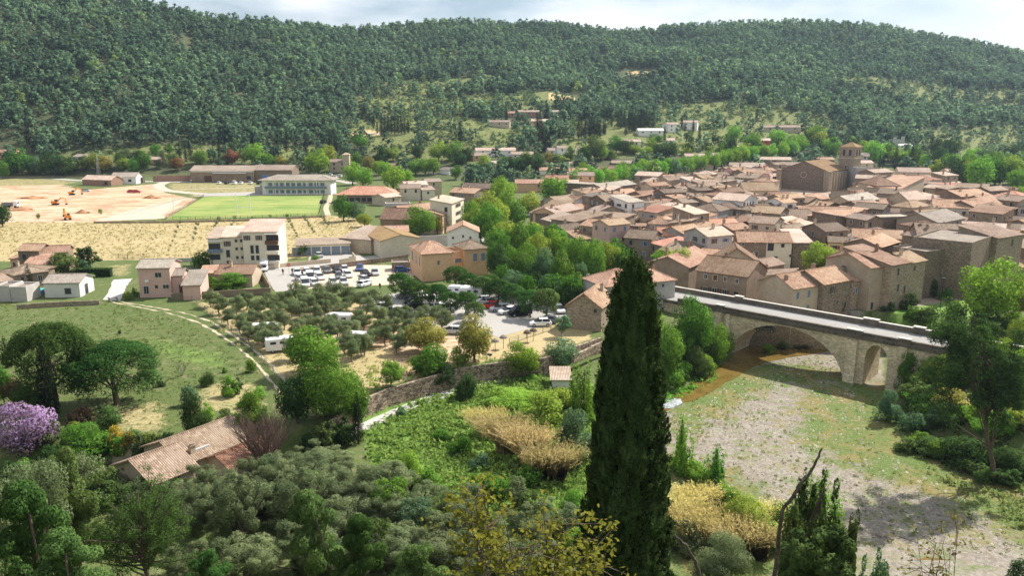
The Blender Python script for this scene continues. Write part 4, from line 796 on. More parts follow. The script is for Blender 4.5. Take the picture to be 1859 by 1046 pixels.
house2(1009, 388, 1056, 379, 7, 9, roof='gable', wall='orange', tile='pale', rise=1.6, chim=1, label='orange house with white windows and pale roof at the left of the old town', base=0, win=[('F', -2 + i * 2, 5.4, .8, 1.4, 'win') for i in range(4)])
house2(1025, 332, 1069, 338, 8.5, 8, roof='monor', wall='dark', tile='grey', rise=.8, chim=0, label='tall dark blank gable right of the plane trees', base=0, win=None)
house2(1069, 350, 1113, 344, 7, 9, roof='gable', wall='cream', tile='pale', rise=1.3, chim=0, label='cream house with pale pink roof right of the tall dark gable', base=0)
house2(1095, 342, 1155, 334, 8, 9, roof='gable', wall='brown', tile='grey', rise=1.5, chim=0, label='long brown house with grey roof behind the cream pale roofed house', base=0)
house2(1153, 318, 1196, 320, 9, 9, roof='gable', wall='brown', tile='pale', rise=1.6, chim=0, label='brown gabled house with white roof beside the avenue of plane trees', base=0)
house2(1018, 368, 1056, 361, 6, 9, roof='gable', wall='brown', tile='brown', rise=1.6, chim=0, label='dark roofed house in front of the tall dark gable', base=0)
# right part of the town
house2(1590, 338, 1634, 338, 11, 16, roof='hip', wall='beige', tile='terra', rise=3.2, chim=0, label='big beige house with broad hipped roof right of the church', base=0, win=[('F', u, 9.2, 1.0, 1.6, 'shut') for u in (-4, 0)] + [('F', -1, 4.5, 1.0, 1.6, 'dark')])
house2(1634, 343, 1678, 330, 10.5, 12, roof='monor', wall='beige', tile='terra', rise=2.0, chim=0, label='beige house with roof rising to the right beside the big hipped house', base=0, win=None)
house2(1554, 306, 1587, 306, 11, 9, roof='flat', wall='grey', tile='grey', rise=0, chim=0, label='flat grey wall right of the bell tower', base=0, win=None)
house2(1588, 314, 1622, 312, 9.5, 9, roof='gable', wall='brown', tile='pale', rise=1.4, chim=1, label='pale roofed house behind the big hipped house', base=0)
house2(1632, 312, 1690, 313, 9, 10, roof='gable', wall='beige', tile='pale', rise=2.0, chim=1, label='pink white roofed house at the right rear of the town', base=0)
house2(1680, 329, 1711, 326, 8.5, 9, roof='mono', wall='beige', tile='red', rise=1.4, chim=0, label='salmon roofed house below the pink white roof at the town rear', base=0, win=None)
house2(1720, 344, 1744, 344, 9, 9, roof='monor', wall='dark', tile='brown', rise=1.0, chim=0, label='square dark block at the right rear of the town', base=0, win=None)
house2(1696, 376, 1776, 379, 8.5, 11, roof='gable', wall='cream', tile='terra', rise=2.2, chim=0, label='long cream mansion with row of dark windows and grey cornice', base=0, win=[('F', -6.5 + 3 * i, 6.7, 1.0, 1.3, 'dark') for i in range(5)])
house2(1776, 379, 1830, 367, 8.5, 11, roof='gable', wall='brown', tile='terra', rise=2.2, chim=2, label='right wing of the long mansion under mottled roof', base=0)
house2(1745, 357, 1800, 354, 8.5, 12, roof='gable', wall='brown', tile='terra', rise=1.8, chim=1, label='mottled long roof behind the mansion at the right', base=0, win=None)
house2(1800, 356, 1856, 360, 8.5, 12, roof='hip', wall='brown', tile='red', rise=2.0, chim=3, label='reddish roof with three chimneys at the right edge of the town', base=0, win=None)
house2(1548, 369, 1596, 361, 9.5, 9, roof='gable', wall='beige', tile='grey', rise=2.0, chim=2, label='stone house with greyish roof and two tall chimneys in front of the church', base=0, win='auto')
house2(1508, 350, 1549, 352, 10.5, 9, roof='monob', wall='beige', tile='orange', rise=1.0, chim=0, label='tall sandy stone house below the bell tower', base=0, win=None)
house2(1655, 378, 1690, 374, 9, 7, roof='hip', wall='beige', tile='orange', rise=1.8, chim=0, label='small square house with pyramid roof in the right of the town', base=0, win=None)
house2(1704, 405, 1752, 396, 8.5, 12, roof='gable', wall='beige', tile='grey', rise=2.2, chim=1, label='pale slate coloured roof with terracotta half, below the long mansion', base=0)
house2(1612, 360, 1650, 364, 9.5, 10, roof='gable_y', wall='beige', tile='pale', rise=2.6, chim=0, label='pale roofed gabled house with white front left of the pyramid roof', base=0, win=None)
house2(1576, 398, 1668, 395, 8.5, 8, roof='flat', wall='dark', tile='grey', rise=0, chim=0, label='long dark stone terrace wall with ragged top in the right of the town', base=0, win=None)
house2(1400, 360, 1440, 360, 8, 9, roof='gable', wall='beige', tile='terra', rise=2.0, chim=0, label='sandy gabled house right below the church buttress', base=0)
house2(1352, 346, 1410, 346, 9, 11, roof='gable', wall='beige', tile='orange', rise=2.8, chim=0, label='broad ochre roof with beige wall left of the church', base=0, win=None)
house2(1465, 366, 1506, 360, 7.5, 9, roof='gable', wall='beige', tile='terra', rise=1.6, chim=1, label='long low terracotta roof in front of the church apse', base=0)
house2(1450, 389, 1545, 393, 8, 10, roof='gable', wall='brown', tile='terra', rise=2.2, chim=2, label='very wide mottled roof in the middle right of the town', base=0)
# ---- church -----------------------------------------------------------------
ch = root('church', (*U(1457, 345, 0), 0), R(-44), label='large dark stone gothic church with rose window and square bell tower', cat='church')
WCH = WM['dark']; SBR = WM['stone']
k = mpp(*U(1463, 344, 0), 0); cw = 80 * k / math.cos(R(25)); cl = 25; chh = 31 * k + 1.2
ob('nave_wall', wallmesh(cw, cl, chh, 4.6, 'gable_y', WCH, .5, 0, 0), ch)
roofparts(ch, cw, cl, chh, 4.6, 'gable_y', RF['lichen'], .3)
for sx_ in (-1, 1):
    m = MB(); m.box(sx_ * cw / 2 - 1.6, sx_ * cw / 2 + 1.2, -1.4, 1.2, -.4, chh - .3); m.box(sx_ * cw / 2 - 1.8, sx_ * cw / 2 + 1.4, -1.6, 1.4, chh - .3, chh + .1); ob('buttress', m.mesh('buttress', [SBR]), ch)
m = MB(); n_ = 20
for i in range(n_):
    a0, a1 = 6.2832 * i / n_, 6.2832 * (i + 1) / n_
    p = [(r * math.cos(a), -.25, chh - 2.2 + r * math.sin(a)) for a in (a0, a1) for r in (1.25, 1.6)]
    m.add([p[0], p[1], p[3], p[2]] + [(x, .1, z) for x, _, z in (p[0], p[1], p[3], p[2])], [(0, 1, 2, 3), (0, 4, 5, 1), (1, 5, 6, 2), (2, 6, 7, 3), (3, 7, 4, 0)])
for i in range(8): a = 6.2832 * i / 8; m.tube([(0, -.2, chh - 2.2), (1.3 * math.cos(a), -.2, chh - 2.2 + 1.3 * math.sin(a))], .07, 4)
rw = ob('rose_window', m.mesh('rose_window', [WM['beige']]), ch); m = MB(); m.tube([(0, -.08, chh - 2.2), (0, .05, chh - 2.2)], 1.26, 20); ob('pane', m.mesh('pane', [GLASS]), rw)
for i in range(6):
    y = 2.6 + i * 3.6; m = MB(); m.box(cw / 2, cw / 2 + 1.0, y - .35, y + .35, -.4, chh - .5); ob('pilaster', m.mesh('pilaster', [WM['beige']]), ch)
    m = MB(); m.box(cw / 2 - .05, cw / 2 + .06, y + 1.3, y + 2.2, 3.0, chh - 2.5); ob('window', m.mesh('window', [GLASS]), ch)
# bell tower, part of the church
bt = root('bell_tower', (*U(1532, 342, 0), 0), R(-47), label='square stone bell tower with pyramid roof rising beside the church', cat='bell tower')
tw = 8.0; kk = mpp(*U(1532, 342, 0), 0); thh = 73 * kk
bt.location = (bt.location.x, bt.location.y, 0)
ob('tower_wall', wallmesh(tw, tw, thh, 0, 'none', WM['stone'], .5, 0, 0), bt)
m = MB(); m.box(-tw / 2 - .25, tw / 2 + .25, -.25, tw + .25, thh - 5.6, thh - 5.2); m.box(-tw / 2 - .35, tw / 2 + .35, -.35, tw + .35, thh, thh + .3); ob('cornice', m.mesh('cornice', [WM['beige']]), bt)
roofparts(bt, tw, tw, thh + .3, 2.4, 'hip', RF['lichen'], .5)
add_windows(bt, tw, tw, [('F', -1.6, thh - 2.6, 1.3, 3.0, 'dark'), ('F', 1.6, thh - 2.6, 1.3, 3.0, 'dark'), ('R', 2.4, thh - 2.6, 1.3, 3.0, 'dark'), ('R', 5.6, thh - 2.6, 1.3, 3.0, 'dark'), ('F', 0, thh - 10, .5, 1.4, 'dark')])
# ---- hillside villas ---------------------------------------------------------
VIL = [(900, 284, 72, 4, 'white', 'pale', 5, 'long white villa with blue window below the pine belt'), (948, 290, 38, 3.5, 'cream', 'pale', -4, 'cream bungalow right of the long white villa'),
       (960, 212, 38, 4, 'brick', 'pale', 6, 'long brick fronted house high on the slope'), (930, 213, 15, 3.5, 'brick', 'terra', 0, 'small brick cube left of the long brick house'),
       (906, 231, 38, 4, 'beige', 'pale', -6, 'half hidden beige house behind the pine belt'), (1010, 213, 15, 4.5, 'grey', 'grey', 20, 'grey gabled house right of the long brick house'), (982, 229, 34, 4, 'orange', 'pale', 0, 'pale orange house between the two cypress clumps'),
       (1182, 248, 46, 4.5, 'white', 'white_tile', 4, 'bright white villa with blue shutters right of the cypress row'), (1140, 273, 46, 6, 'cream', 'pale', 0, 'two storey cream villa with balcony below the cypress row'),
       (1224, 240, 24, 6, 'white', 'pale', 22, 'white cubic house right of the bright white villa'), (1252, 236, 24, 6, 'white', 'pale', -20, 'second white cubic house with cypresses in front'),
       (1021, 281, 16, 4.5, 'white', 'pale', 20, 'little white house left of the dark hillside tree'), (1002, 284, 12, 4, 'white', 'pale', 15, 'tiny white house above the salmon roofs'), (1055, 283, 14, 5, 'cream', 'pale', 10, 'cream house half hidden by the dark hillside tree'),
       (1420, 240, 68, 4, 'beige', 'pale', 3, 'long beige villa above the red clad building'), (1383, 270, 27, 6, 'red', 'pale', -12, 'red clad building among the trees behind the town'),
       (1262, 296, 36, 4.5, 'cream', 'pale', 0, 'cream house at the foot of the terraced slope'), (1304, 290, 18, 3, 'white', 'pale', 12, 'white bungalow right of the cream terraced slope house'), (872, 291, 26, 3, 'orange', 'pale', 25, 'low orange house left of the long white villa'),
       (886, 306, 28, 3, 'beige', 'pale', 0, 'low beige house behind the dark evergreen clump'), (10, 288, 34, 4, 'orange', 'terra', 8, 'orange roofed house among trees at the left edge'), (281, 298, 18, 3, 'orange', 'pale', 0, 'small orange house behind the earthworks'),
       (143, 292, 22, 2.6, 'grey', 'grey', -12, 'low grey roof among trees above the earthworks'), (1630, 274, 50, 4, 'white', 'white_tile', -4, 'modern white villa behind the ruined tower'), (695, 309, 46, 2.5, 'brick', 'terra', 2, 'low brick wall house behind the plane trees'),
       (1315, 278, 16, 3, 'grey', 'grey', 0, 'small grey shed on the terraced slope'), (1218, 262, 14, 3, 'white', 'pale', 0, 'white garden house below the white cubic houses')]
plain('white_tile', (.72, .70, .68), .8)
for (px, py, wp, h, wl, tl, rot, lb) in VIL:
    house(px, py, h, wp, rot, 9 if wp > 20 else 6, roof='gable', wall=wl, tile=tl, mode='base', rise=1.5, chim=1 if wp > 30 else 0, label=lb, name='villa', cat='villa', deep=2.5, maxn=4)
# rows just behind the plane avenue
for (px, py, wp, z, wl, tl, rot, l) in [(1016, 297, 24, 6, 'cream', 'pale', 0, 8), (1056, 299, 44, 6, 'pink', 'pale', 0, 9), (1129, 296, 36, 7, 'brown', 'pale', -8, 9), (1172, 296, 32, 6, 'beige', 'pale', -2, 9), (1208, 299, 34, 5, 'beige', 'pale', 0, 9),
        (1010, 309, 60, 5, 'cream', 'terra', 0, 9), (1050, 311, 32, 6, 'white', 'terra', 0, 9), (1055, 319, 48, 6, 'orange', 'pale', 0, 10), (1010, 325, 40, 5, 'orange', 'red', -10, 10), (1032, 333, 34, 5, 'orange', 'pale', -6, 9),
        (961, 333, 50, 4.5, 'orange', 'terra', 0, 10), (1106, 307, 42, 5, 'beige', 'terra', 10, 9), (1153, 308, 34, 5, 'beige', 'pale', -6, 9), (1276, 302, 38, 5, 'beige', 'terra', 4, 9),
        (1365, 301, 30, 8, 'brown', 'pale', -35, 10), (1408, 290, 52, 8, 'brown', 'pale', -14, 10), (1338, 300, 26, 7, 'beige', 'pale', -20, 9), (1440, 300, 44, 8, 'beige', 'pale', -25, 10), (1562, 283, 28, 9, 'grey', 'pale', -20, 12), (1575, 296, 22, 8, 'beige', 'pale', 0, 9),
        (1735, 312, 26, 6, 'beige', 'pale', 0, 9), (1500, 290, 30, 8, 'brown', 'terra', 0, 9)]:
    house(px, py, z, wp, rot, l, wall=wl, tile=tl, desc=f'{wl} house with {("pale pink" if tl == "pale" else "terracotta" if tl == "terra" else "salmon")} roof', group='houses at the back of the town', chim=hr.choice([0, 1]), maxn=3)
# ---- the rest of the old town --------------------------------------------------
TOWN = poly([(975, 392), (1000, 372), (1050, 355), (1090, 338), (1140, 325), (1220, 318), (1300, 310), (1345, 300), (1420, 287), (1560, 287), (1640, 300), (1720, 325), (1760, 345), (1880, 365), (1900, 470), (1700, 462), (1600, 468), (1520, 480), (1480, 490), (1420, 500), (1300, 488), (1235, 470), (1170, 440), (1050, 430)], 6)
KEEP = [(1480, 470, 9), (1342, 452, 5), (1480, 330, 20), (1445, 470, 6)]
KP = [(*U(a, b, 5), c) for a, b, c in KEEP] + [(*U(1463, 335, 0), 18), (*U(1490, 330, 0), 16), (*U(1532, 338, 0), 8)]
tr = np.random.RandomState(21); DESC = {'brown': 'brown', 'stone': 'stone', 'beige': 'beige', 'dark': 'dark walled', 'cream': 'cream', 'white': 'white', 'pink': 'pink', 'orange': 'ochre', 'grey': 'grey'}
cnt = 0; placed = []; SPEC = []
tf = R(28); ca_, sa_ = math.cos(tf), math.sin(tf)
for i in range(-60, 60):
    for j in range(-20, 80):
        u = i * 8.3 + (j % 2) * 4 + tr.uniform(-1.3, 1.3); v = j * 8.7 + tr.uniform(-1.1, 1.1)
        x = 90 + u * ca_ - v * sa_; y = 150 + u * sa_ + v * ca_
        if not inside(TOWN, np.array([x]), np.array([y]))[0] or cnt > 285: continue
        w = tr.uniform(6, 10.5); l = tr.uniform(6.5, 9.8)
        if any((x - a) ** 2 + (y - b) ** 2 < (c * .72 + 4.2) ** 2 for a, b, c, *_ in HOUSES[:] if (a, b) not in placed): continue
        if any((x - a) ** 2 + (y - b) ** 2 < (c + 3.5) ** 2 for a, b, c in KP): continue
        if y > 560: continue
        rot = 28 + tr.uniform(-9, 9) - (62 if tr.rand() < .42 else 0); hgt = tr.choice([5.0, 6, 7.0, 8.0, 9.6]) * (1 if y > 190 else .8)
        wl = tr.choice(['brown', 'stone', 'dark', 'beige', 'cream', 'white', 'pink', 'orange', 'grey'], p=[.30, .20, .16, .16, .06, .04, .02, .02, .04])
        tl = tr.choice(['terra', 'brown', 'pale', 'red', 'orange', 'grey'], p=[.36, .28, .20, .05, .06, .05]); rf = tr.choice(['gable', 'gable_y', 'hip', 'mono', 'monor'], p=[.46, .18, .12, .16, .08])
        # front middle from the centre
        fx, fy = x + math.sin(R(rot)) * l / 2, y - math.cos(R(rot)) * l / 2
        f = fy * math.cos(TH) - (hgt - CAMZ) * math.sin(TH); uu = (fy * math.sin(TH) + (hgt - CAMZ) * math.cos(TH)) / f
        ppx, ppy = 929.5 + F * fx / f, 523 - F * uu
        if ppx < 1450 and ppy - 2 < np.interp(ppx, [1040, 1110, 1155, 1250, 1340, 1440], [347, 337, 327, 318, 304, 289]): continue
        if 1400 < ppx < 1562 and fy < 402 and ppy - 7 < 347: continue
        HOUSES.append((x, y, max(w, l) / 2, ppx, ppy)); cnt += 1; placed.append((x, y))
        SPEC.append((y, (ppx, ppy, hgt, 0, rot, l), dict(roof=str(rf), wall=str(wl), tile=str(tl), w=w, base=0, chim=int(tr.choice([0, 1, 1, 2])), group='houses of the old town', maxn=3,
              desc=f'{DESC[str(wl)]} house with {({"pale": "pale pink", "terra": "terracotta", "red": "salmon", "orange": "lichened", "brown": "brown", "grey": "grey"})[str(tl)]} {"hipped" if rf == "hip" else "sloping" if "mono" in rf else "gabled"} roof')))
SPEC.sort(key=lambda q: q[0]); NH = len(HOUSES); n_things = 296 - len([o for o in COL.objects if o.name.split('.')[0] == 'house'])
for _, a_, k_ in SPEC[:n_things]: house(*a_, **k_)
far = []
for _, a_, k_ in SPEC[n_things:]: far.append(house(*a_, **k_)[0])
del HOUSES[NH:]
# the farthest roofs of the old town, beyond the 300 nearest, in one object
if far:
    bpy.context.view_layer.update(); BV, BF, BM, mats_ = [], [], [], []
    for r_ in far:
        for o in list(r_.children_recursive):
            M_ = np.array(o.matrix_world); n0 = len(BV)
            for v in o.data.vertices: BV.append(tuple((M_ @ np.array([*v.co, 1.0]))[:3]))
            ix = []
            for m_ in o.data.materials:
                if m_ not in mats_: mats_.append(m_)
                ix.append(mats_.index(m_))
            for p in o.data.polygons: BF.append(tuple(i + n0 for i in p.vertices)); BM.append(ix[p.material_index])
        AUTO[:] = [q for q in AUTO if q[0] != r_]
        for o in list(r_.children_recursive) + [r_]: bpy.data.objects.remove(o)
    m = MB(); m.v, m.f, m.m = BV, BF, BM; tag(ob('far_houses', m.mesh('far_houses', mats_)), 'mass of the farthest small roofs at the back of the old town', 'houses', kind='stuff')
print('far', len(far))
print('town houses', cnt, len(HOUSES))
# ------------------------------------------------------------------ bridge
BA = np.array(U(1300, 547, 4)); BB = np.array(U(1660, 612, 4)); bd = BB - BA; BL = np.linalg.norm(bd); bd = bd / BL; bn = np.array([-bd[1], bd[0]])
phi = math.atan2(bd[1], bd[0])
def s_of(px, py, z):          # distance along the near face of the pixel's hit with that face
    d = ray(px, py); o = np.array([0.0, 0.0]); a = np.array([[d[0], -bd[0]], [d[1], -bd[1]]]); t, s = np.linalg.solve(a, BA - o); return s
s0, s1 = s_of(1325, 640, 0), s_of(1531, 670, 0); s2, s3 = s_of(1569, 660, 0), s_of(1611, 660, 0); sL, sR = s_of(1200, 540, 0) - 6, s_of(1860, 640, 0) + 22
BW = 7.6
br = root('bridge', (BA[0], BA[1], 0), phi, label='old stone arch bridge with white road over the dry riverbed', cat='bridge')
def under(s):
    c, r = (s0 + s1) / 2, (s1 - s0) / 2
    if s0 < s < s1: return -6.6 + 8.2 * math.sqrt(max(0, 1 - ((s - c) / r) ** 2)) ** 1.0
    c, r = (s2 + s3) / 2, (s3 - s2) / 2
    if s2 < s < s3: return -1.2 + 2.6 * math.sqrt(max(0, 1 - ((s - c) / r) ** 2)) if True else 0
    return -7.5
def arches(n=26):
    S_ = [sL, s0]; c, r = (s0 + s1) / 2, (s1 - s0) / 2
    for i in range(n + 1): S_.append(c - r * math.cos(math.pi * i / n))
    c, r = (s2 + s3) / 2, (s3 - s2) / 2
    for i in range(13): S_.append(c - r * math.cos(math.pi * i / 12))
    S_.append(sR); return S_
def lowz(s, side):            # value just right (+1) or left (-1) of a break
    return under(s + side * 1e-4)
m = MB(); S_ = arches(); ZT = 2.35
for a, b in zip(S_[:-1], S_[1:]):
    if b - a < 1e-6: continue
    za, zb = lowz(a, 1), lowz(b, -1)
    m.add([(a, 0, za), (b, 0, zb), (b, 0, ZT), (a, 0, ZT)], [(0, 1, 2, 3)]); m.add([(a, BW, za), (b, BW, zb), (b, BW, ZT), (a, BW, ZT)], [(3, 2, 1, 0)])
    m.add([(a, 0, za), (b, 0, zb), (b, BW, zb), (a, BW, za)], [(3, 2, 1, 0)])
for s, zz in ((s0, -6.6), (s1, -6.6), (s2, -1.2), (s3, -1.2)): m.add([(s, 0, -7.5), (s, BW, -7.5), (s, BW, zz), (s, 0, zz)], [(0, 1, 2, 3)])
ob('arch_wall', m.mesh('arch_wall', [WM['bridge']]), br)
rng = random.Random(8)
def ring(c, r, zb, hh, n, wd, nm):
    m = MB()
    for i in range(n):
        a0, a1 = math.pi * (i + .04) / n, math.pi * (i + .96) / n; k = wd * rng.uniform(.9, 1.15); o = -rng.uniform(.05, .09)
        P = [(c - rr * math.cos(a), zb + (hh + (rr - r)) * math.sin(a)) for a, rr in ((a0, r), (a1, r), (a1, r + k), (a0, r + k))]
        m.add([(x, o, z) for x, z in P] + [(x, .03, z) for x, z in P], [(0, 1, 2, 3), (1, 0, 4, 5), (2, 1, 5, 6), (3, 2, 6, 7), (0, 3, 7, 4)])
    ob(nm, m.mesh(nm, [WM['bridge']]), br)
ring((s0 + s1) / 2, (s1 - s0) / 2, -6.6, 8.2, 44, .95, 'arch_ring'); ring((s2 + s3) / 2, (s3 - s2) / 2, -1.2, 2.6, 17, .7, 'arch_ring')
sp0, sp1 = s_of(1537, 640, 0), s_of(1556, 640, 0)
for a, b, dd, zt in ((sp0, sp1, .55, 1.6), (s0 - 3.3, s0 - 2.0, .8, 2.0), (s0 - 1.1, s0 - .4, .3, 2.0), (s3 + 1.5, s3 + 2.9, .35, 2.0)):
    m = MB(); m.box(a, b, -dd, -.002, -7.4, zt); m.box(a - .12, b + .12, -dd - .1, -.002, -7.4, -5.7); ob('pilaster', m.mesh('pilaster', [WM['bridge']]), br)
m = MB(); m.box(sL, sR, -.28, -.002, ZT - .45, ZT + .05); m.box(sL, sR, -.42, -.002, ZT + .05, ZT + .25); ob('cornice', m.mesh('cornice', [WM['black']]), br)
m = MB(); m.box(sL, sR, .0, BW, ZT - .2, ZT + .25); ob('road_deck', m.mesh('road_deck', [groundmat('bridge asphalt', (.24, .235, .23), (.34, .33, .315), .5, 3)]), br)
coping = plain('pale coping', (.60, .56, .50), .9, .2, 3)
for y0, y1, nm in ((-.15, .3, 'parapet'), (BW - .3, BW + .15, 'parapet')):
    ph = 1.15 if y0 > 1 else .72
    m = MB(); m.box(sL if y0 > 1 else s0 - 12, sR, y0, y1, ZT + .254, ZT + ph); p = ob(nm, m.mesh(nm, [WM['black']]), br)
    m = MB(); m.box(sL if y0 > 1 else s0 - 12, sR, y0 - .06, y1 + .06, ZT + ph, ZT + ph + .13)
    ob('coping', m.mesh('coping', [coping if y0 > 1 else WM['black']]), p)
    for a in ((s0 - 3.4, s0 - 1.8), (sp0 - .2, sp1 + .6), (s3 + 1.4, s3 + 3.2)):
        m = MB(); m.box(a[0], a[1], y0 - .16, y1 + .16, ZT + .254, ZT + ph + .3); m.box(a[0] - .1, a[1] + .1, y0 - .24, y1 + .24, ZT + ph + .3, ZT + ph + .45, 1); ob('parapet_block', m.mesh('parapet_block', [WM['black'], coping]), br)
# ------------------------------------------------------------------ walls, fences
def wallrun(name, pts, zt, h, t, mat, label, cat, zp=None, cap=None):
    P = [np.array(U(a, b, zt)) for a, b in pts]; m = MB()
    for i in range(len(P) - 1):
        d = P[i + 1] - P[i]; Ln = np.linalg.norm(d); d /= Ln; n = np.array([-d[1], d[0]]); nn = max(1, int(Ln / 2.5))
        for k in range(nn):
            a = P[i] + d * Ln * k / nn; b = P[i] + d * Ln * (k + 1) / nn; j = rng.uniform(-.05, .05)
            q = [a + n * t / 2, a - n * t / 2, b - n * t / 2, b + n * t / 2]
            m.prism([tuple(v) for v in q][::-1], zt - h, zt + j)
    return tag(ob(name, m.mesh(name, [mat])), label, cat)
RW = wallmat('retaining rubble', (.25, .19, .145), (.42, .33, .25), .9, 1.0, (.14, .10, .08))
wallrun('retaining_wall', [(600, 765)] + WALL[2:], .3, 3.6, .5, RW, 'long rubble stone retaining wall along the pale lane', 'wall')
wallrun('river_wall', [(1040, 645), (1090, 622), (1140, 606), (1180, 595)], .3, 1.3, .5, RW, 'short stone wall below the gabled stone barn', 'wall')
m = MB(); Pq = [U(x, y, -1.4) for x, y in ((1345, 586), (1400, 588), (1500, 594), (1640, 600), (1760, 610))]
for a, b in zip(Pq[:-1], Pq[1:]):
    d = Vector((b[0] - a[0], b[1] - a[1], 0)).normalized(); n = Vector((-d.y, d.x, 0)) * .35
    m.prism([(a[0] - n.x, a[1] - n.y), (b[0] - n.x, b[1] - n.y), (b[0] + n.x, b[1] + n.y), (a[0] + n.x, a[1] + n.y)], -6.3, -1.3)
tag(ob('quay_wall', m.mesh('quay_wall', [WM['stone']])), 'stone quay wall seen through the main arch of the bridge', 'wall')
wallrun('garden_wall', [(310, 533), (490, 523), (490, 518), (474, 492)], 1.5, 1.7, .25, WM['brown'], 'brown rendered garden wall in front of the salmon roofed low house', 'wall')
wallrun('garden_wall', [(478, 483), (520, 477), (600, 470)], 1.1, 1.3, .25, WM['beige'], 'low beige wall below the garage forecourt', 'wall')
wallrun('garden_wall', [(616, 471), (645, 466), (640, 458)], 1.2, 1.3, .25, WM['beige'], 'corner of low beige wall right of the garage forecourt', 'wall')
wallrun('retaining_wall', [(545, 489), (600, 480), (680, 470), (740, 462)], 1.3, 1.5, .3, WM['dark'], 'dark wall between the upper street and the gravel car park', 'wall')
wallrun('concrete_wall', [(727, 431), (770, 428), (813, 426)], 4.2, 4.6, .3, WM['grey'], 'tall grey concrete wall between the workshop and the white gabled house', 'wall')
wallrun('field_wall', [(170, 402), (300, 401.5), (450, 398), (590, 391)], .7, .8, .3, WM['stone'], 'long low wall along the front edge of the green pitch', 'wall')
wallrun('garden_wall', [(256, 469), (320, 469), (360, 468)], 1.0, 1.2, .2, WM['grey'], 'low grey wall behind the pink house', 'wall')
wallrun('stone_wall', [(30, 553), (110, 548), (180, 545)], 1.0, 1.2, .3, WM['stone'], 'low stone wall in front of the white outbuilding', 'wall')
wallrun('brick_wall', [(277, 319), (346, 318)], 3.4, 3.6, .3, WM['brick'], 'brick yard wall left of the sports warehouse', 'wall')
wallrun('road_wall', [(-10, 320), (120, 320), (190, 323)], .9, 1.0, .3, WM['stone'], 'long roadside wall left of the brick shed', 'wall')
def fence(pts, h, label, zt=0, mat=None, step=2.5):
    P = [np.array(U(a, b, zt)) for a, b in pts]; r = root('fence', (*P[0], zt), 0, label=label, cat='fence'); m = MB(); mm = MB()
    for i in range(len(P) - 1):
        d = P[i + 1] - P[i]; Ln = np.linalg.norm(d); n = max(1, int(Ln / step))
        for k in range(n + 1):
            q = P[i] + d * k / n - P[0]; m.box(q[0] - .05, q[0] + .05, q[1] - .05, q[1] + .05, -.2, h)
        for z in np.arange(.15, h, .28): a = P[i] - P[0]; b = P[i + 1] - P[0]; mm.tube([(*a, z), (*b, z)], .03, 4)
    ob('posts', m.mesh('posts', [mat or BLACKP]), r); ob('rails', mm.mesh('rails', [mat or BLACKP]), r)
fence([(300, 398), (370, 357.5)], 1.3, 'dark fence along the left side of the green pitch'); fence([(588, 354), (579, 391)], 1.2, 'dark rail along the right side of the green pitch')
fence([(300, 399), (450, 396), (579, 391)], 1.0, 'low rail along the near side of the green pitch'); fence([(215, 469), (232, 471), (262, 469)], 1.3, 'wooden post fence behind the pink house', mat=WOOD)
fence([(345, 543), (420, 600), (520, 700)], 1.0, 'thin post fence between the track and the olive grove', mat=BARK2, step=6)
fence([(1090, 590), (1000, 600), (925, 625)], 1.1, 'vine post fence on the slope below the white car', mat=BARK2, step=2.2)
# goal posts
r = root('rugby_goal', (*U(443, 390, 0), 0), 0, label='white rugby goal posts near the front of the green pitch', cat='goal posts')
for s in (-2.6, 2.6): m = MB(); m.tube([(s, 0, 0), (s, 0, 8.2)], .15, 6); ob('post', m.mesh('post', [WHITE]), r)
m = MB(); m.tube([(-2.6, 0, 3), (2.6, 0, 3)], .13, 6); ob('crossbar', m.mesh('crossbar', [WHITE]), r)
def mast(px, py, h, label, r_=.09, mat=STEEL, name='light_mast', lamp=True):
    x, y, z = G(px, py); r = root(name, (x, y, z), 0, label=label, cat='lamp post' if lamp else 'pylon'); m = MB(); m.tube([(0, 0, -.2), (0, 0, h)], [r_, r_ * .6], 6); ob('pole', m.mesh('pole', [mat]), r)
    if lamp: m = MB(); m.box(-.35, .35, -.25, .25, h, h + .12); m.box(-.22, .22, -.17, .17, h - .12, h); ob('lamp_head', m.mesh('lamp_head', [mat]), r)
    return r
mast(316, 384, 9.5, 'tall floodlight mast left of the green pitch'); mast(350, 366, 9.5, 'floodlight mast at the far left corner of the pitch'); mast(598, 378, 8, 'floodlight mast on the right side of the pitch'); mast(487, 353, 8, 'floodlight mast in front of the pavilion')
mast(1701, 607, 6.2, 'black street lamp standing on the bridge road', .07, BLACKP, 'street_lamp').location.z = ZT + .2
mast(890, 690, 4.2, 'black street lamp beside the lane and stone wall', .06, BLACKP, 'street_lamp')
mast(501, 487, 4.5, 'street lamp at the car park entrance', .06, BLACKP, 'street_lamp'); mast(1246, 522, 3.4, 'small street lamp at the left end of the bridge', .05, STEEL, 'street_lamp')
r = root('pylon', G(180, 322), 0, label='steel lattice pylon behind the brick shed', cat='pylon'); m = MB()
for sx_ in (-1, 1):
    for sy in (-1, 1): m.tube([(sx_ * .9, sy * .9, 0), (sx_ * .15, sy * .15, 14)], .04, 4)
for i in range(9):
    z0_, z1_ = i * 1.5, i * 1.5 + 1.5; a, b = .9 - .75 * z0_ / 14, .9 - .75 * z1_ / 14; m.tube([(-a, -a, z0_), (b, -b, z1_)], .025, 4); m.tube([(a, -a, z0_), (-b, -b, z1_)], .025, 4); m.tube([(-a, -a, z0_), (a, -a, z0_)], .025, 4)
ob('lattice', m.mesh('lattice', [STEEL]), r)
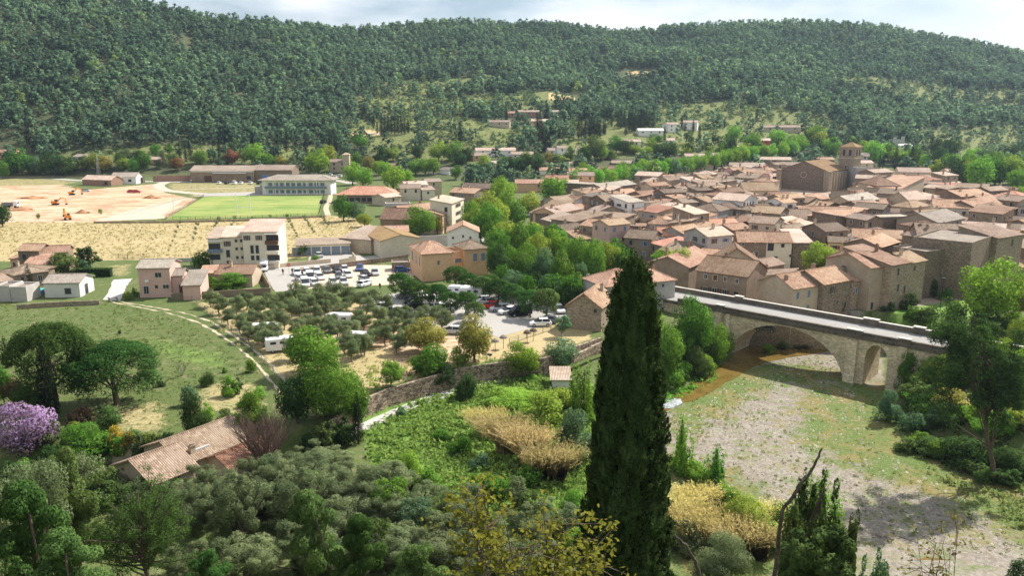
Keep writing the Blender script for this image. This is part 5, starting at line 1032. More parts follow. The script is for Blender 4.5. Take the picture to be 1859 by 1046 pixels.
# road sign
r = root('road_sign', (*U(865, 0, 0)[:0], *U(525, 497, 0), 0), 0, label='red and white road sign at the car park entrance', cat='sign'); m = MB(); m.tube([(0, 0, 0), (0, 0, 2.1)], .05, 6); ob('pole', m.mesh('pole', [STEEL]), r)
m = MB(); m.tube([(0, -.06, 2.2), (0, -.03, 2.2)], .42, 16); ob('disc', m.mesh('disc', [REDP]), r); m = MB(); m.box(-.26, .26, -.075, -.062, 2.13, 2.27); ob('bar', m.mesh('bar', [WHITE]), r)
# ------------------------------------------------------------------ vehicles
CARP = {n: plain(n + ' car paint', c, .25, .04) for n, c in dict(white=(.80, .80, .80), silver=(.48, .49, .50), grey=(.16, .17, .18), black=(.018, .018, .02), blue=(.05, .09, .24), red=(.5, .03, .03), orange=(.75, .25, .03)).items()}
TYRE = plain('tyre rubber', (.02, .02, .02), .9); LAMP = plain('lamp glass', (.7, .7, .68), .15, .05); TAIL = plain('tail lamp', (.4, .02, .02), .3)
def loft(secs, mats):
    """secs: (x, [(y, z)...]) closed rings with the same count"""
    m = MB(); n = len(secs[0][1]); vs = []
    for x, ringp in secs: vs += [(x, y, z) for y, z in ringp]
    fs = [(i * n + k, (i + 1) * n + k, (i + 1) * n + (k + 1) % n, i * n + (k + 1) % n) for i in range(len(secs) - 1) for k in range(n)]
    fs += [tuple(range(n)), tuple(range(len(vs) - 1, len(vs) - n - 1, -1))]; return m.add(vs, fs)
def sect(hw, z0, z1, rnd=.12): return [(-hw + rnd * .5, z0), (-hw, z0 + rnd), (-hw, z1 - rnd), (-hw + rnd, z1), (hw - rnd, z1), (hw, z1 - rnd), (hw, z0 + rnd), (hw - rnd * .5, z0)]
VT = {}
def vehicle_meshes(t):
    if t in VT: return VT[t]
    if t == 'car':
        B = [(-2.1, .7, .35, .75), (-1.95, .84, .25, .92), (-1.2, .88, .22, .98), (0, .89, .22, .96), (.9, .88, .22, .94), (1.5, .87, .22, .86), (1.95, .82, .25, .74), (2.12, .68, .36, .60)]
        G_ = [(-1.85, .72, .9, .97), (-1.35, .68, .9, 1.42), (-.9, .66, .9, 1.47), (.1, .66, .9, 1.46), (.45, .68, .9, 1.34), (1.15, .74, .88, .95)]; roof = (-1.4, .25, .6, 1.45, 1.5); wb = 1.28; L_ = 2.1
    elif t == 'van':
        B = [(-2.35, .82, .35, 1.0), (-2.3, .92, .28, 1.25), (0, .94, .25, 1.25), (1.5, .93, .25, 1.2), (2.1, .9, .28, 1.0), (2.4, .78, .4, .8)]
        G_ = [(-2.28, .84, 1.2, 1.5), (-2.2, .82, 1.2, 1.93), (.9, .82, 1.2, 1.95), (1.15, .83, 1.2, 1.85), (1.9, .86, 1.05, 1.15)]; roof = (-2.22, .95, .8, 1.93, 1.99); wb = 1.5; L_ = 2.38
    else:
        B = [(-3.3, 1.05, .45, 1.3), (-3.25, 1.12, .4, 1.5), (1.3, 1.12, .4, 1.5), (2.2, .98, .4, 1.3), (2.9, .95, .4, 1.05), (3.2, .82, .5, .85)]
        G_ = [(1.2, .96, 1.4, 2.0), (1.6, .95, 1.3, 2.0), (2.5, .92, 1.1, 1.3)]; roof = None; wb = 2.0; L_ = 3.2
    body = loft([(x, sect(w, a, b, .1)) for x, w, a, b in B], 0)
    if t == 'camper':
        for q in loft([(x, sect(w, a, b, .16)) for x, w, a, b in [(-3.3, 1.05, 1.3, 2.65), (-3.2, 1.13, 1.3, 2.8), (.9, 1.13, 1.3, 2.85), (1.3, 1.12, 1.9, 2.85), (2.2, .95, 2.0, 2.6), (2.3, .8, 2.05, 2.4)]], 0),: body.add(q.v, q.f)
        body.box(-2.6, -1.9, -.4, .3, 2.8, 2.95); body.box(-.6, .1, -.35, .35, 2.83, 2.97)
    gl = loft([(x, sect(w, a, b, .1)) for x, w, a, b in G_], 0)
    if t == 'camper':
        for s in (-1, 1): gl.box(-2.4, -1.3, s * 1.14 - .01, s * 1.14 + .01, 1.7, 2.2); gl.box(-.6, .3, s * 1.14 - .01, s * 1.14 + .01, 1.7, 2.2)
    if roof:
        body.box(roof[0], roof[1], -roof[2], roof[2], roof[3], roof[4])
        for x in ((-.35, -.28) if t == 'car' else (-1.0, -.9, .0)):
            for s in (-1, 1): body.box(x, x + .08, s * roof[2] + (0 if s < 0 else .02) - .06, s * roof[2] + .08, .95, roof[4] - .05)
    wh = MB(); wh.tube([(0, -.11, 0), (0, .11, 0)], .32 if t != 'camper' else .36, 14); rim = MB(); rim.tube([(0, -.125, 0), (0, .125, 0)], .19, 10)
    hl = MB(); hl.box(-.05, .06, -.17, .17, -.07, .07)
    VT[t] = (body.mesh('body', [CARP['white']]), gl.mesh('window_glass', [GLASS]), wh.mesh('wheel', [TYRE]), rim.mesh('rim', [STEEL]), hl.mesh('headlight', [LAMP]), hl.mesh('tail_light', [TAIL]), wb, L_, {'car': .8, 'van': .86, 'camper': 1.0}[t], {'car': .62, 'van': .75, 'camper': .8}[t]); return VT[t]
def vehicle(px, py, t, colr, ang, desc=None, label=None, z=None, group=None, name=None):
    b, g_, wl, rm_, hl, tl, wb, L_, hw, lz = vehicle_meshes(t); x, y, zz = G(px, py) if z is None else (*U(px, py, z), z)
    nm = {'car': 'parked_car', 'van': 'parked_van', 'camper': 'motorhome'}[t]
    r = root(name or nm, (x, y, zz + .04), R(ang), sc=(.86,) * 3 if t == 'camper' else None, label=label, cat={'car': 'car', 'van': 'van', 'camper': 'motorhome'}[t], group=group or {'car': 'parked cars', 'van': 'parked vans', 'camper': 'motorhomes'}[t], auto=desc or f'{colr} parked {t if t != "camper" else "motorhome"}', px=px, py=py)
    o = ob('body', b, r); o.material_slots[0].link = 'OBJECT'; o.material_slots[0].material = CARP[colr]; ob('window_glass', g_, r)
    for sx_ in (-1, 1):
        for s in (-1, 1): w_ = ob('wheel', wl, r, (sx_ * wb, s * hw, .33)); ob('rim', rm_, w_)
        ob('headlight', hl, r, (L_ - .12, sx_ * lz * .75, .66 if t != 'camper' else .8)); ob('tail_light', tl, r, (-L_ + .08, sx_ * lz * .85, .75))
    return r
CARS = [(540, 499, 'car', 'white', -75), (557, 498, 'car', 'white', -75), (576, 496, 'car', 'white', -75), (594, 495, 'car', 'grey', -72), (611, 494, 'car', 'black', -72), (626, 493, 'car', 'white', -72), (653, 491, 'car', 'blue', -85),
        (545, 510, 'car', 'silver', -60), (563, 508, 'van', 'white', -72), (581, 507, 'car', 'white', -62), (615, 505, 'car', 'grey', -75), (632, 503, 'car', 'white', -70), (664, 501, 'car', 'black', -60), (681, 499, 'car', 'silver', -75),
        (554, 520, 'van', 'white', -70), (571, 518, 'car', 'white', -62), (605, 516, 'car', 'white', -65), (624, 516, 'car', 'silver', -70), (663, 512, 'car', 'silver', -50),
        (578, 467, 'car', 'silver', 120), (728, 489, 'car', 'blue', 20), (730, 494, 'car', 'blue', 12), (691, 562, 'car', 'white', 170), (719, 572, 'car', 'black', 175), (658, 547, 'car', 'silver', 150), (750, 551, 'car', 'black', 200),
        (767, 553, 'van', 'white', 200), (784, 563, 'car', 'white', 205), (807, 568, 'van', 'white', 200), (736, 541, 'car', 'grey', 200), (752, 560, 'car', 'black', 195), (772, 545, 'car', 'black', 200), (875, 549, 'car', 'white', 160), (883, 553, 'car', 'silver', 160),
        (890, 560, 'car', 'red', 165), (908, 565, 'car', 'silver', 190), (923, 570, 'car', 'white', 205), (944, 573, 'van', 'black', 200), (981, 592, 'car', 'white', 185), (993, 586, 'car', 'grey', 160), (1015, 567, 'car', 'white', -80), (845, 541, 'car', 'black', 195),
        (398, 334, 'car', 'white', 90), (412, 334, 'car', 'black', 88), (426, 334.5, 'van', 'white', 90), (438, 334, 'car', 'white', 90), (455, 334, 'car', 'white', 90), (470, 334, 'car', 'black', 90), (489, 333.5, 'van', 'white', 90),
        (583, 351, 'van', 'white', 175), (591, 322, 'car', 'white', 160), (598, 319, 'car', 'white', 160), (606, 323, 'car', 'white', 160), (615, 321, 'car', 'white', 160), (587, 369, 'car', 'black', 75), (156, 348, 'car', 'silver', 5), (239, 350, 'car', 'red', 0), (248, 350, 'car', 'red', 10), (194, 337, 'car', 'red', 20),
        (940, 390, 'van', 'white', 20), (955, 393, 'van', 'white', 15), (952, 386, 'van', 'white', 18), (700, 572, 'car', 'black', 180), (1082, 508, 'car', 'white', 20), (1000, 497, 'car', 'silver', 10), (820, 606, 'car', 'silver', 170), (662, 520, 'car', 'white', 60)]
for i, (px, py, t, cl, an) in enumerate(CARS):
    rg = 'by the sports halls' if py < 335 else ''
    vehicle(px, py, t, cl, an)
vehicle(1390, 602, 'car', 'grey', -30, label='dark car on the quay seen through the main arch of the bridge', z=-1.36)
for px, py, an, lb in [(486, 611, 12, 'white motorhome under olives nearest the track'), (514, 637, 20, 'white motorhome half hidden by the big broad green tree'), (646, 628, 168, 'white rounded motorhome in the middle of the olive grove'), (612, 592, 175, 'dark sided motorhome behind the rounded one in the olive grove'),
                   (830, 538, 170, 'white motorhome with blue emblem behind the umbrella pines'), (852, 541, 172, 'white motorhome with roof vents behind the umbrella pines'), (480, 491, -80, 'white box van parked by the apartment block entrance'), (1040, 470 + 12, 20, 'white motorhome parked behind the riverside trees')]:
    vehicle(px, py, 'camper', 'white', an, label=lb)
# excavators and dumper on the earthworks
def excavator(px, py, ang, flip, label):
    r = root('excavator', G(px, py), R(ang), sc=(.8,) * 3, label=label, cat='excavator', group='orange excavators'); m = MB()
    for s in (-1, 1):
        t_ = MB(); t_.prism([(-1.7, 0), (-1.3, -.45), (1.3, -.45), (1.7, 0), (1.3, .35), (-1.3, .35)], -.3, .3); t_.v = [(x, s * 1.05 + z, y + .5) for x, y, z in t_.v]; ob('track', t_.mesh('track', [TYRE]), r)
    m.box(-1.7, .9, -1.15, 1.15, 1.0, 1.9); m.box(-1.9, -.9, -1.1, 1.1, 1.0, 2.2); ob('body', m.mesh('body', [CARP['orange']]), r)
    m = MB(); m.box(0, 1.3, -1.1, -.1, 1.9, 2.9); ob('cab', m.mesh('cab', [GLASS]), r)
    m = MB(); m.tube([(.9, .4, 1.8), (3.0, .4, 4.2 + flip), (5.0, .4, 3.6 + flip)], [.32, .3, .22], 5); ob('boom', m.mesh('boom', [CARP['orange']]), r)
    m = MB(); m.tube([(5.0, .4, 3.6 + flip), (5.4, .4, .9 + flip)], [.22, .18], 5); ob('arm', m.mesh('arm', [CARP['orange']]), r)
    m = MB(); m.box(4.8, 5.8, -.1, .9, .2 + flip, 1.0 + flip); ob('bucket', m.mesh('bucket', [TYRE]), r)
excavator(101, 372, 10, -.4, 'orange excavator digging at the upper edge of the earthworks'); excavator(123, 399, 130, .8, 'orange excavator with raised arm at the lower edge of the earthworks'); excavator(131, 354, 20, 0, 'small dark excavator parked on the far earthworks')
r = root('dump_truck', G(20, 377), R(8), label='white and dark dump truck beside the round tree at the left edge', cat='truck'); m = MB(); m.box(-3, 1.2, -1.2, 1.2, 1.0, 2.2); ob('tipper', m.mesh('tipper', [CARP['grey']]), r); m = MB(); m.box(1.4, 3, -1.15, 1.15, .6, 2.6); m.box(1.4, 2.6, -1.1, 1.1, 2.6, 2.8); ob('cab', m.mesh('cab', [CARP['white']]), r)
m = MB(); m.box(3.0, 3.02, -.9, .9, 1.6, 2.4); ob('windscreen', m.mesh('windscreen', [GLASS]), r)
for x in (-2.2, -1.1, 2.2):
    for s in (-1, 1): ob('wheel', VT['camper'][2], r, (x, s * 1.1, .45), sc=(1.3, 1.3, 1.3))
m = MB(); m.box(-3, 3, -.5, .5, .6, .95); ob('chassis', m.mesh('chassis', [BLACKP]), r)
# earth heaps
for px, py, w_, h_, lb in [(275, 360, 9, 1.8, 'red earth heap near the site road'), (150, 387, 7, 1.5, 'dark earth heap behind the lower orange excavator'), (40, 382, 12, 1.6, 'long earth heap beside the dump truck'), (60, 360, 16, 1.3, 'flat earth bank at the far left of the earthworks')]:
    x, y, z = G(px, py); n = 14; vs = []; m = MB(); rr = np.random.RandomState(int(px))
    for k in range(5):
        for i in range(n):
            a = 6.2832 * i / n; q = (1 - k / 5) * w_ / 2 * (1 + .25 * rr.randn() * .5); vs.append((q * math.cos(a), q * .5 * math.sin(a), -.2 + h_ * (k / 5) ** .7 + .08 * rr.randn()))
    vs.append((0, 0, h_)); fs = [(k * n + i, k * n + (i + 1) % n, (k + 1) * n + (i + 1) % n, (k + 1) * n + i) for k in range(4) for i in range(n)] + [(4 * n + i, 4 * n + (i + 1) % n, 5 * n) for i in range(n)]
    m.add(vs, fs); o = ob('earth_heap', m.mesh('earth_heap', [M_EARTH if 'M_EARTH' in globals() else plain('turned earth', (.42, .22, .12), .95, .3, 1.2)]), None, (x, y, z)); tag(o, lb, 'earth heap')
# people
def person(px, py, col_, label, z=None):
    x, y, zz = G(px, py) if z is None else (*U(px, py, z), z); r = root('person', (x, y, zz + .03), 0, label=label, cat='person'); m = MB()
    me_ = bpy.data.meshes.new('body'); J = [(0, 0, .95), (0, 0, 1.2), (0, 0, 1.42), (0, 0, 1.55), (0, 0, 1.68), (.1, 0, .9), (.12, -.05, .5), (.12, 0, .06), (.12, -.14, .04), (-.1, 0, .9), (-.12, .08, .5), (-.13, .12, .06), (-.13, 0, .04), (.2, 0, 1.4), (.26, 0, 1.12), (.25, -.1, .88), (-.2, 0, 1.4), (-.26, 0, 1.12), (-.25, .08, .88)]
    E = [(0, 1), (1, 2), (2, 3), (3, 4), (0, 5), (5, 6), (6, 7), (7, 8), (0, 9), (9, 10), (10, 11), (11, 12), (2, 13), (13, 14), (14, 15), (2, 16), (16, 17), (17, 18)]
    me_.from_pydata(J, E, []); rad = [.16, .15, .17, .06, .11, .1, .07, .045, .04, .1, .07, .045, .04, .07, .05, .035, .07, .05, .035]
    o = ob('body', me_, r); md = o.modifiers.new('skin', 'SKIN'); o.modifiers.new('sub', 'SUBSURF').levels = 1
    for i, v in enumerate(me_.skin_vertices[0].data): v.radius = (rad[i], rad[i] * .8)
    me_.skin_vertices[0].data[0].use_root = True; me_.materials.append(plain('clothes ' + col_, {'dark': (.03, .035, .05), 'white': (.7, .7, .7)}[col_], .8))
person(514, 500, 'dark', 'person in dark clothes walking at the car park entrance'); person(531, 499, 'dark', 'person in dark clothes beside the parked white cars'); person(690, 527, 'dark', 'person in dark clothes between gravel car park and olive grove')
# pole sculptures, pool, parasols
for px, py, lb in [(899, 640, 'left'), (914, 633, 'second'), (957, 624, 'third'), (968, 620, 'right')]:
    r = root('garden_parasol', (*U(px, py, 0), 0), 0, label=f'{lb if lb != "left" else "leftmost"} small straw parasol on the vine slope above the stone wall' if lb != 'right' else 'rightmost small straw parasol on the vine slope above the stone wall', cat='parasol', group='straw parasols'); m = MB(); m.tube([(0, 0, 0), (0, 0, 2.2)], .05, 5); ob('pole', m.mesh('pole', [BARK]), r)
    m = MB(); m.tube([(0, 0, 1.9), (0, 0, 2.25), (0, 0, 2.5)], [.75, .55, .06], 9); ob('canopy', m.mesh('canopy', [BARK2 if px < 920 else BARK]), r)
r = root('pool', (*U(58, 533, 0), 0), 0, label='small above ground pool with blue edge behind the flat grey outbuildings', cat='pool'); m = MB(); m.box(-3, 3, -1.6, 1.6, 0, .9); ob('rim', m.mesh('rim', [BLUE]), r); m = MB(); m.box(-2.8, 2.8, -1.4, 1.4, .88, .93); ob('cover', m.mesh('cover', [plain('turquoise cover', (.1, .42, .4), .4)]), r)
r = root('parasol', G(764, 358), 0, label='pink parasol in front of the cream house', cat='parasol'); m = MB(); m.tube([(0, 0, 0), (0, 0, 2.6)], .05, 5); ob('pole', m.mesh('pole', [STEEL]), r); m = MB(); m.tube([(0, 0, 2.1), (0, 0, 2.7)], [1.9, .1], 10); ob('canopy', m.mesh('canopy', [plain('pink cloth', (.7, .25, .45), .8)]), r)
for px, py, lb in ((903, 408, 'white awning roof among the plane trees'), (822, 400, 'white terrace awning beside the archway house')):
    x, y, z = G(px, py + 8); r = root('marquee', (x, y, z), R(12), label=lb, cat='awning'); m = MB(); m.slab([(-4, -2.5, 2.4), (4, -2.5, 2.4), (4, 2.5, 3.4), (-4, 2.5, 3.4)], .08); ob('cloth', m.mesh('cloth', [WHITE]), r); m = MB()
    for a in (-3.8, 3.8): m.tube([(a, -2.3, 0), (a, -2.3, 2.4)], .05, 5); m.tube([(a, 2.3, 0), (a, 2.3, 3.3)], .05, 5)
    ob('poles', m.mesh('poles', [STEEL]), r)
# ruined tower behind the town
r = root('ruined_tower', G(1629, 292), R(-10), label='slim grey ruined tower with dark cypress in front', cat='tower'); k = mpp(*G(1629, 292)); hh = 38 * k
m = MB()
for i in range(10):
    z0_, z1_ = hh * i / 10, hh * (i + 1) / 10
    m.box(-10 * k, -1 * k, 0, 6 * k, z0_, z1_ + .02); 
    if i < 6 or i > 7: m.box(-1 * k, 9 * k, 0.3, 6 * k, z0_, z1_ + .02)
m.box(-10 * k, -5 * k, 0, 5 * k, hh, hh * 1.1); m.box(4 * k, 9 * k, .3, 5 * k, hh, hh * 1.14)
ob('wall', m.mesh('wall', [WM['grey']]), r)
# farmhouse in the left foreground
fh, w = house2(279, 877.5, 353, 847.5, .2, 8, roof='gable', wall='beige', tile='brown', rise=1.7, chim=0, base=LOWZ, name='farmhouse', label='old farmhouse with weathered tile roofs among the foreground olive trees', win=[('F', .2, 1.9, .9, 1.4, 'door'), ('F', -1.6, 1.3, 1.0, 2.0, 'shade')], oh=.45)
ob('wall', wallmesh(9.5, 8.5, 2.5, 1.7, 'gable', WM['beige'], .6, 2.2, 7.4), fh); roofparts(fh, 9.5, 8.5, 2.5, 1.7, 'gable', RF['brown'], .4, 2.2, 7.4, chim=[(-.32, -.38, 1.2)])
ob('wall', wallmesh(6, 5, 1.9, 1.1, 'gable', WM['beige'], .6, -2.4, 8.6), fh); roofparts(fh, 6, 5, 1.9, 1.1, 'gable', RF['red'], .4, -2.4, 8.6)
extra(fh, 'skylight', [(4.6, 6.6, 3.1, 3.4, 3.0, 3.2)], STEEL)
# ------------------------------------------------------------------ single trees
def cy(px, py, h, w=None, desc='dark slim cypress', **k): k.setdefault('lod', 1 if h < 60 else None); return tree('cypress', 'cypress', 'cyp', px, py, h * 1.1, w or max(7.5, h * .27), desc, 'cypress', group='cypresses', **k)
for px, top, bot in [(980, 203, 256), (986, 240, 277), (991, 236, 279), (997, 242, 279), (919, 193, 221), (993, 186, 222), (975, 205, 240), (1050, 214, 252), (1056, 213, 252), (1062, 216, 253), (1070, 212, 250), (1074, 209, 251), (1079, 211, 251), (1084, 213, 252), (1089, 215, 249), (1095, 219, 244), (1098, 218, 245),
        (1110, 206, 230), (1122, 203, 232), (1127, 205, 233), (1133, 203, 231), (1142, 200, 237), (1147, 198, 240), (1152, 201, 240), (1158, 198, 236), (1163, 200, 235), (1168, 203, 233), (1173, 199, 232), (1178, 202, 233), (1185, 198, 232), (1136, 222, 246), (1206, 229, 256), (1237, 214, 234), (1243, 222, 238),
        (1258, 217, 240), (1269, 224, 258), (1373, 197, 220), (1315, 212, 232), (1460, 231, 266), (1449, 240, 256), (1498, 246, 264), (1596, 275, 306), (1602, 277, 306), (1624, 268, 308), (1575, 284, 307), (1654, 264, 302), (1660, 268, 300), (1667, 276, 303), (1690, 240, 276), (1698, 250, 284),
        (1025, 206, 228), (1017, 210, 226), (52, 215, 262), (327, 262, 292), (338, 258, 293), (346, 256, 292), (399, 255, 290), (556, 240, 285), (520, 232, 276), (600, 240, 282), (610, 236, 280),
        (693, 207, 246), (699, 211, 244), (705, 210, 243), (711, 209, 243), (717, 212, 243), (723, 210, 243), (729, 210, 243), (735, 213, 243), (741, 214, 242), (685, 222, 242), (836, 222, 262), (678, 208, 233)]:
    cy(px, bot, bot - top)
cy(4 + 10, 668, 58, 26, label='squat dark cypress at the left edge beside the umbrella pine'); cy(92, 768, 146, 40, label='tall dark cypress in front of the left umbrella pine'); cy(651, 806, 95, 23, label='slim dark cypress standing in front of the pale lane', lod=2)
cy(55, 523, 45, 13, label='slim cypress before the white outbuilding'); cy(811, 421, 44, 20, label='dark cypress right of the round green tree'); cy(797, 419, 40, 18, label='dark cypress touching the round green tree'); cy(1632 - 30, 540, 30, 14, label='small dark cypress below the riverside houses')
def T(name, kind, fm, lst, desc, cat='tree', group=None, **k):
    for e in lst: tree(name, kind, fm, *e[:4], e[4] if len(e) > 4 else desc, cat, group=group, **k)
T('umbrella_pine', 'umbrella', 'stonepine', [(727, 540, 48, 48), (768, 562, 50, 46), (793, 560, 48, 46), (817, 574, 48, 46), (828, 524, 44, 46), (850, 533, 40, 42), (846, 572, 46, 46), (878, 543, 44, 46), (904, 553, 50, 50), (931, 560, 48, 46), (963, 577, 54, 50), (745, 545, 40, 42), (890, 536, 40, 42)], 'dark green umbrella pine', 'pine tree', 'umbrella pines of the car park')
tree('umbrella_pine', 'umbrella', 'aleppo', 991, 580, 60, 50, '', 'pine tree', label='yellowish green umbrella pine, rightmost of the car park row'); tree('umbrella_pine', 'umbrella', 'aleppo', 862, 585, 40, 40, '', 'pine tree', label='small light green pine just behind the golden tree')
tree('umbrella_pine', 'umbrella', 'stonepine', 104, 742, 166, 146, '', 'pine tree', label='broad umbrella pine behind the tall dark cypress at the left', lod=3); tree('umbrella_pine', 'umbrella', 'stonepine', 213, 735, 122, 164, '', 'pine tree', label='broad umbrella pine with visible fanning branches in the meadow', lod=3)
rg = random.Random(9)
OL = [(384, 555), (400, 568), (415, 588), (432, 572), (447, 560), (455, 592), (470, 575), (437, 604), (452, 617), (470, 602), (490, 565), (505, 580), (488, 592), (520, 560), (530, 573), (515, 597), (545, 578), (560, 565), (535, 545), (552, 548), (556, 560), (572, 590), (590, 575), (586, 555), (600, 562), (618, 578), (630, 565), (560, 605),
      (540, 612), (500, 620), (580, 545), (605, 540), (640, 548), (655, 560), (625, 545), (668, 575), (690, 590), (650, 592), (662, 600), (632, 628), (655, 646), (612, 612), (598, 620), (690, 612), (700, 625), (716, 612), (722, 640), (735, 628), (742, 608), (675, 628), (640, 610), (720, 595), (756, 600), (700, 568), (680, 552), (736, 588), (770, 590), (790, 588), (570, 630), (478, 628), (760, 618), (805, 600), (500, 632), (478, 618), (532, 652), (550, 650), (662, 642), (628, 640), (600, 604), (585, 607), (640, 655)]
for px, py in OL: tree('olive_tree', 'olive', 'olive', px, py + 3, rg.uniform(35, 44) * (py / 580), rg.uniform(36, 47) * (py / 580), 'grey green olive tree', 'olive tree', group='olive trees of the grove', lod=1 if py < 560 else 2)
for i, (x0_, y0_, x1_, y1_, n_, h0, h1) in enumerate([(263, 407, 244, 437, 5, 3, 4), (296, 409, 265, 458, 8, 3, 5), (328, 408, 303, 465, 8, 9, 5), (358, 413, 352, 436, 4, 12, 8), (397, 403, 390, 416, 3, 12, 10), (427, 400, 420, 412, 3, 10, 8), (459, 399, 456, 405, 2, 8, 8), (491, 398, 487, 404, 2, 10, 9), (521, 397, 540, 432, 8, 11, 7), (553, 400, 569, 424, 6, 11, 8), (583, 398, 596, 412, 4, 10, 10), (130, 430, 60, 462, 4, 3, 3), (215, 410, 170, 440, 5, 3, 3)]):
    for k in range(n_): f_ = k / max(1, n_ - 1); tree('young_olive', 'olive', 'olive', x0_ + (x1_ - x0_) * f_ + rg.uniform(-1, 1), y0_ + (y1_ - y0_) * f_, h0 + (h1 - h0) * f_, (h0 + (h1 - h0) * f_) * .85, 'young olive tree in the straw field', 'olive tree', group='young olives in the straw field', lod=0)
T('plane_tree', 'round', 'plane', [(912, 396, 78, 60, 'big round bright green plane tree'), (640, 336, 42, 42), (663, 341, 38, 40), (715, 346, 46, 52), (700, 326, 34, 36), (737, 342, 36, 34), (755, 317, 30, 32), (772, 317, 30, 28), (787, 316, 30, 30), (688, 318, 28, 30), (1003, 371, 52, 56, 'wide bright green plane tree'), (1022, 352, 30, 34)], 'bright green plane tree', 'plane tree', 'plane trees of the village')
AV = [(1050, 327), (1062, 331), (1075, 326), (1086, 332), (1098, 326), (1110, 331), (1122, 325), (1134, 324), (1146, 321), (1040, 333), (1060, 318), (1128, 316), (1168, 312), (1178, 316), (1190, 313), (1202, 316), (1214, 310), (1226, 313), (1238, 307), (1250, 309), (1262, 303), (1274, 305), (1286, 299), (1298, 301), (1310, 297), (1322, 296), (1335, 294), (1350, 291), (1366, 289), (1384, 287), (1400, 284), (1155, 318), (1420, 281), (1438, 279), (1330, 289), (1345, 287)]
T('plane_tree', 'round', 'lime', [(a, b + 6, 31, 27) for a, b in AV], 'lime green plane tree of the village avenue', 'plane tree', 'plane trees of the village avenue', lod=1)
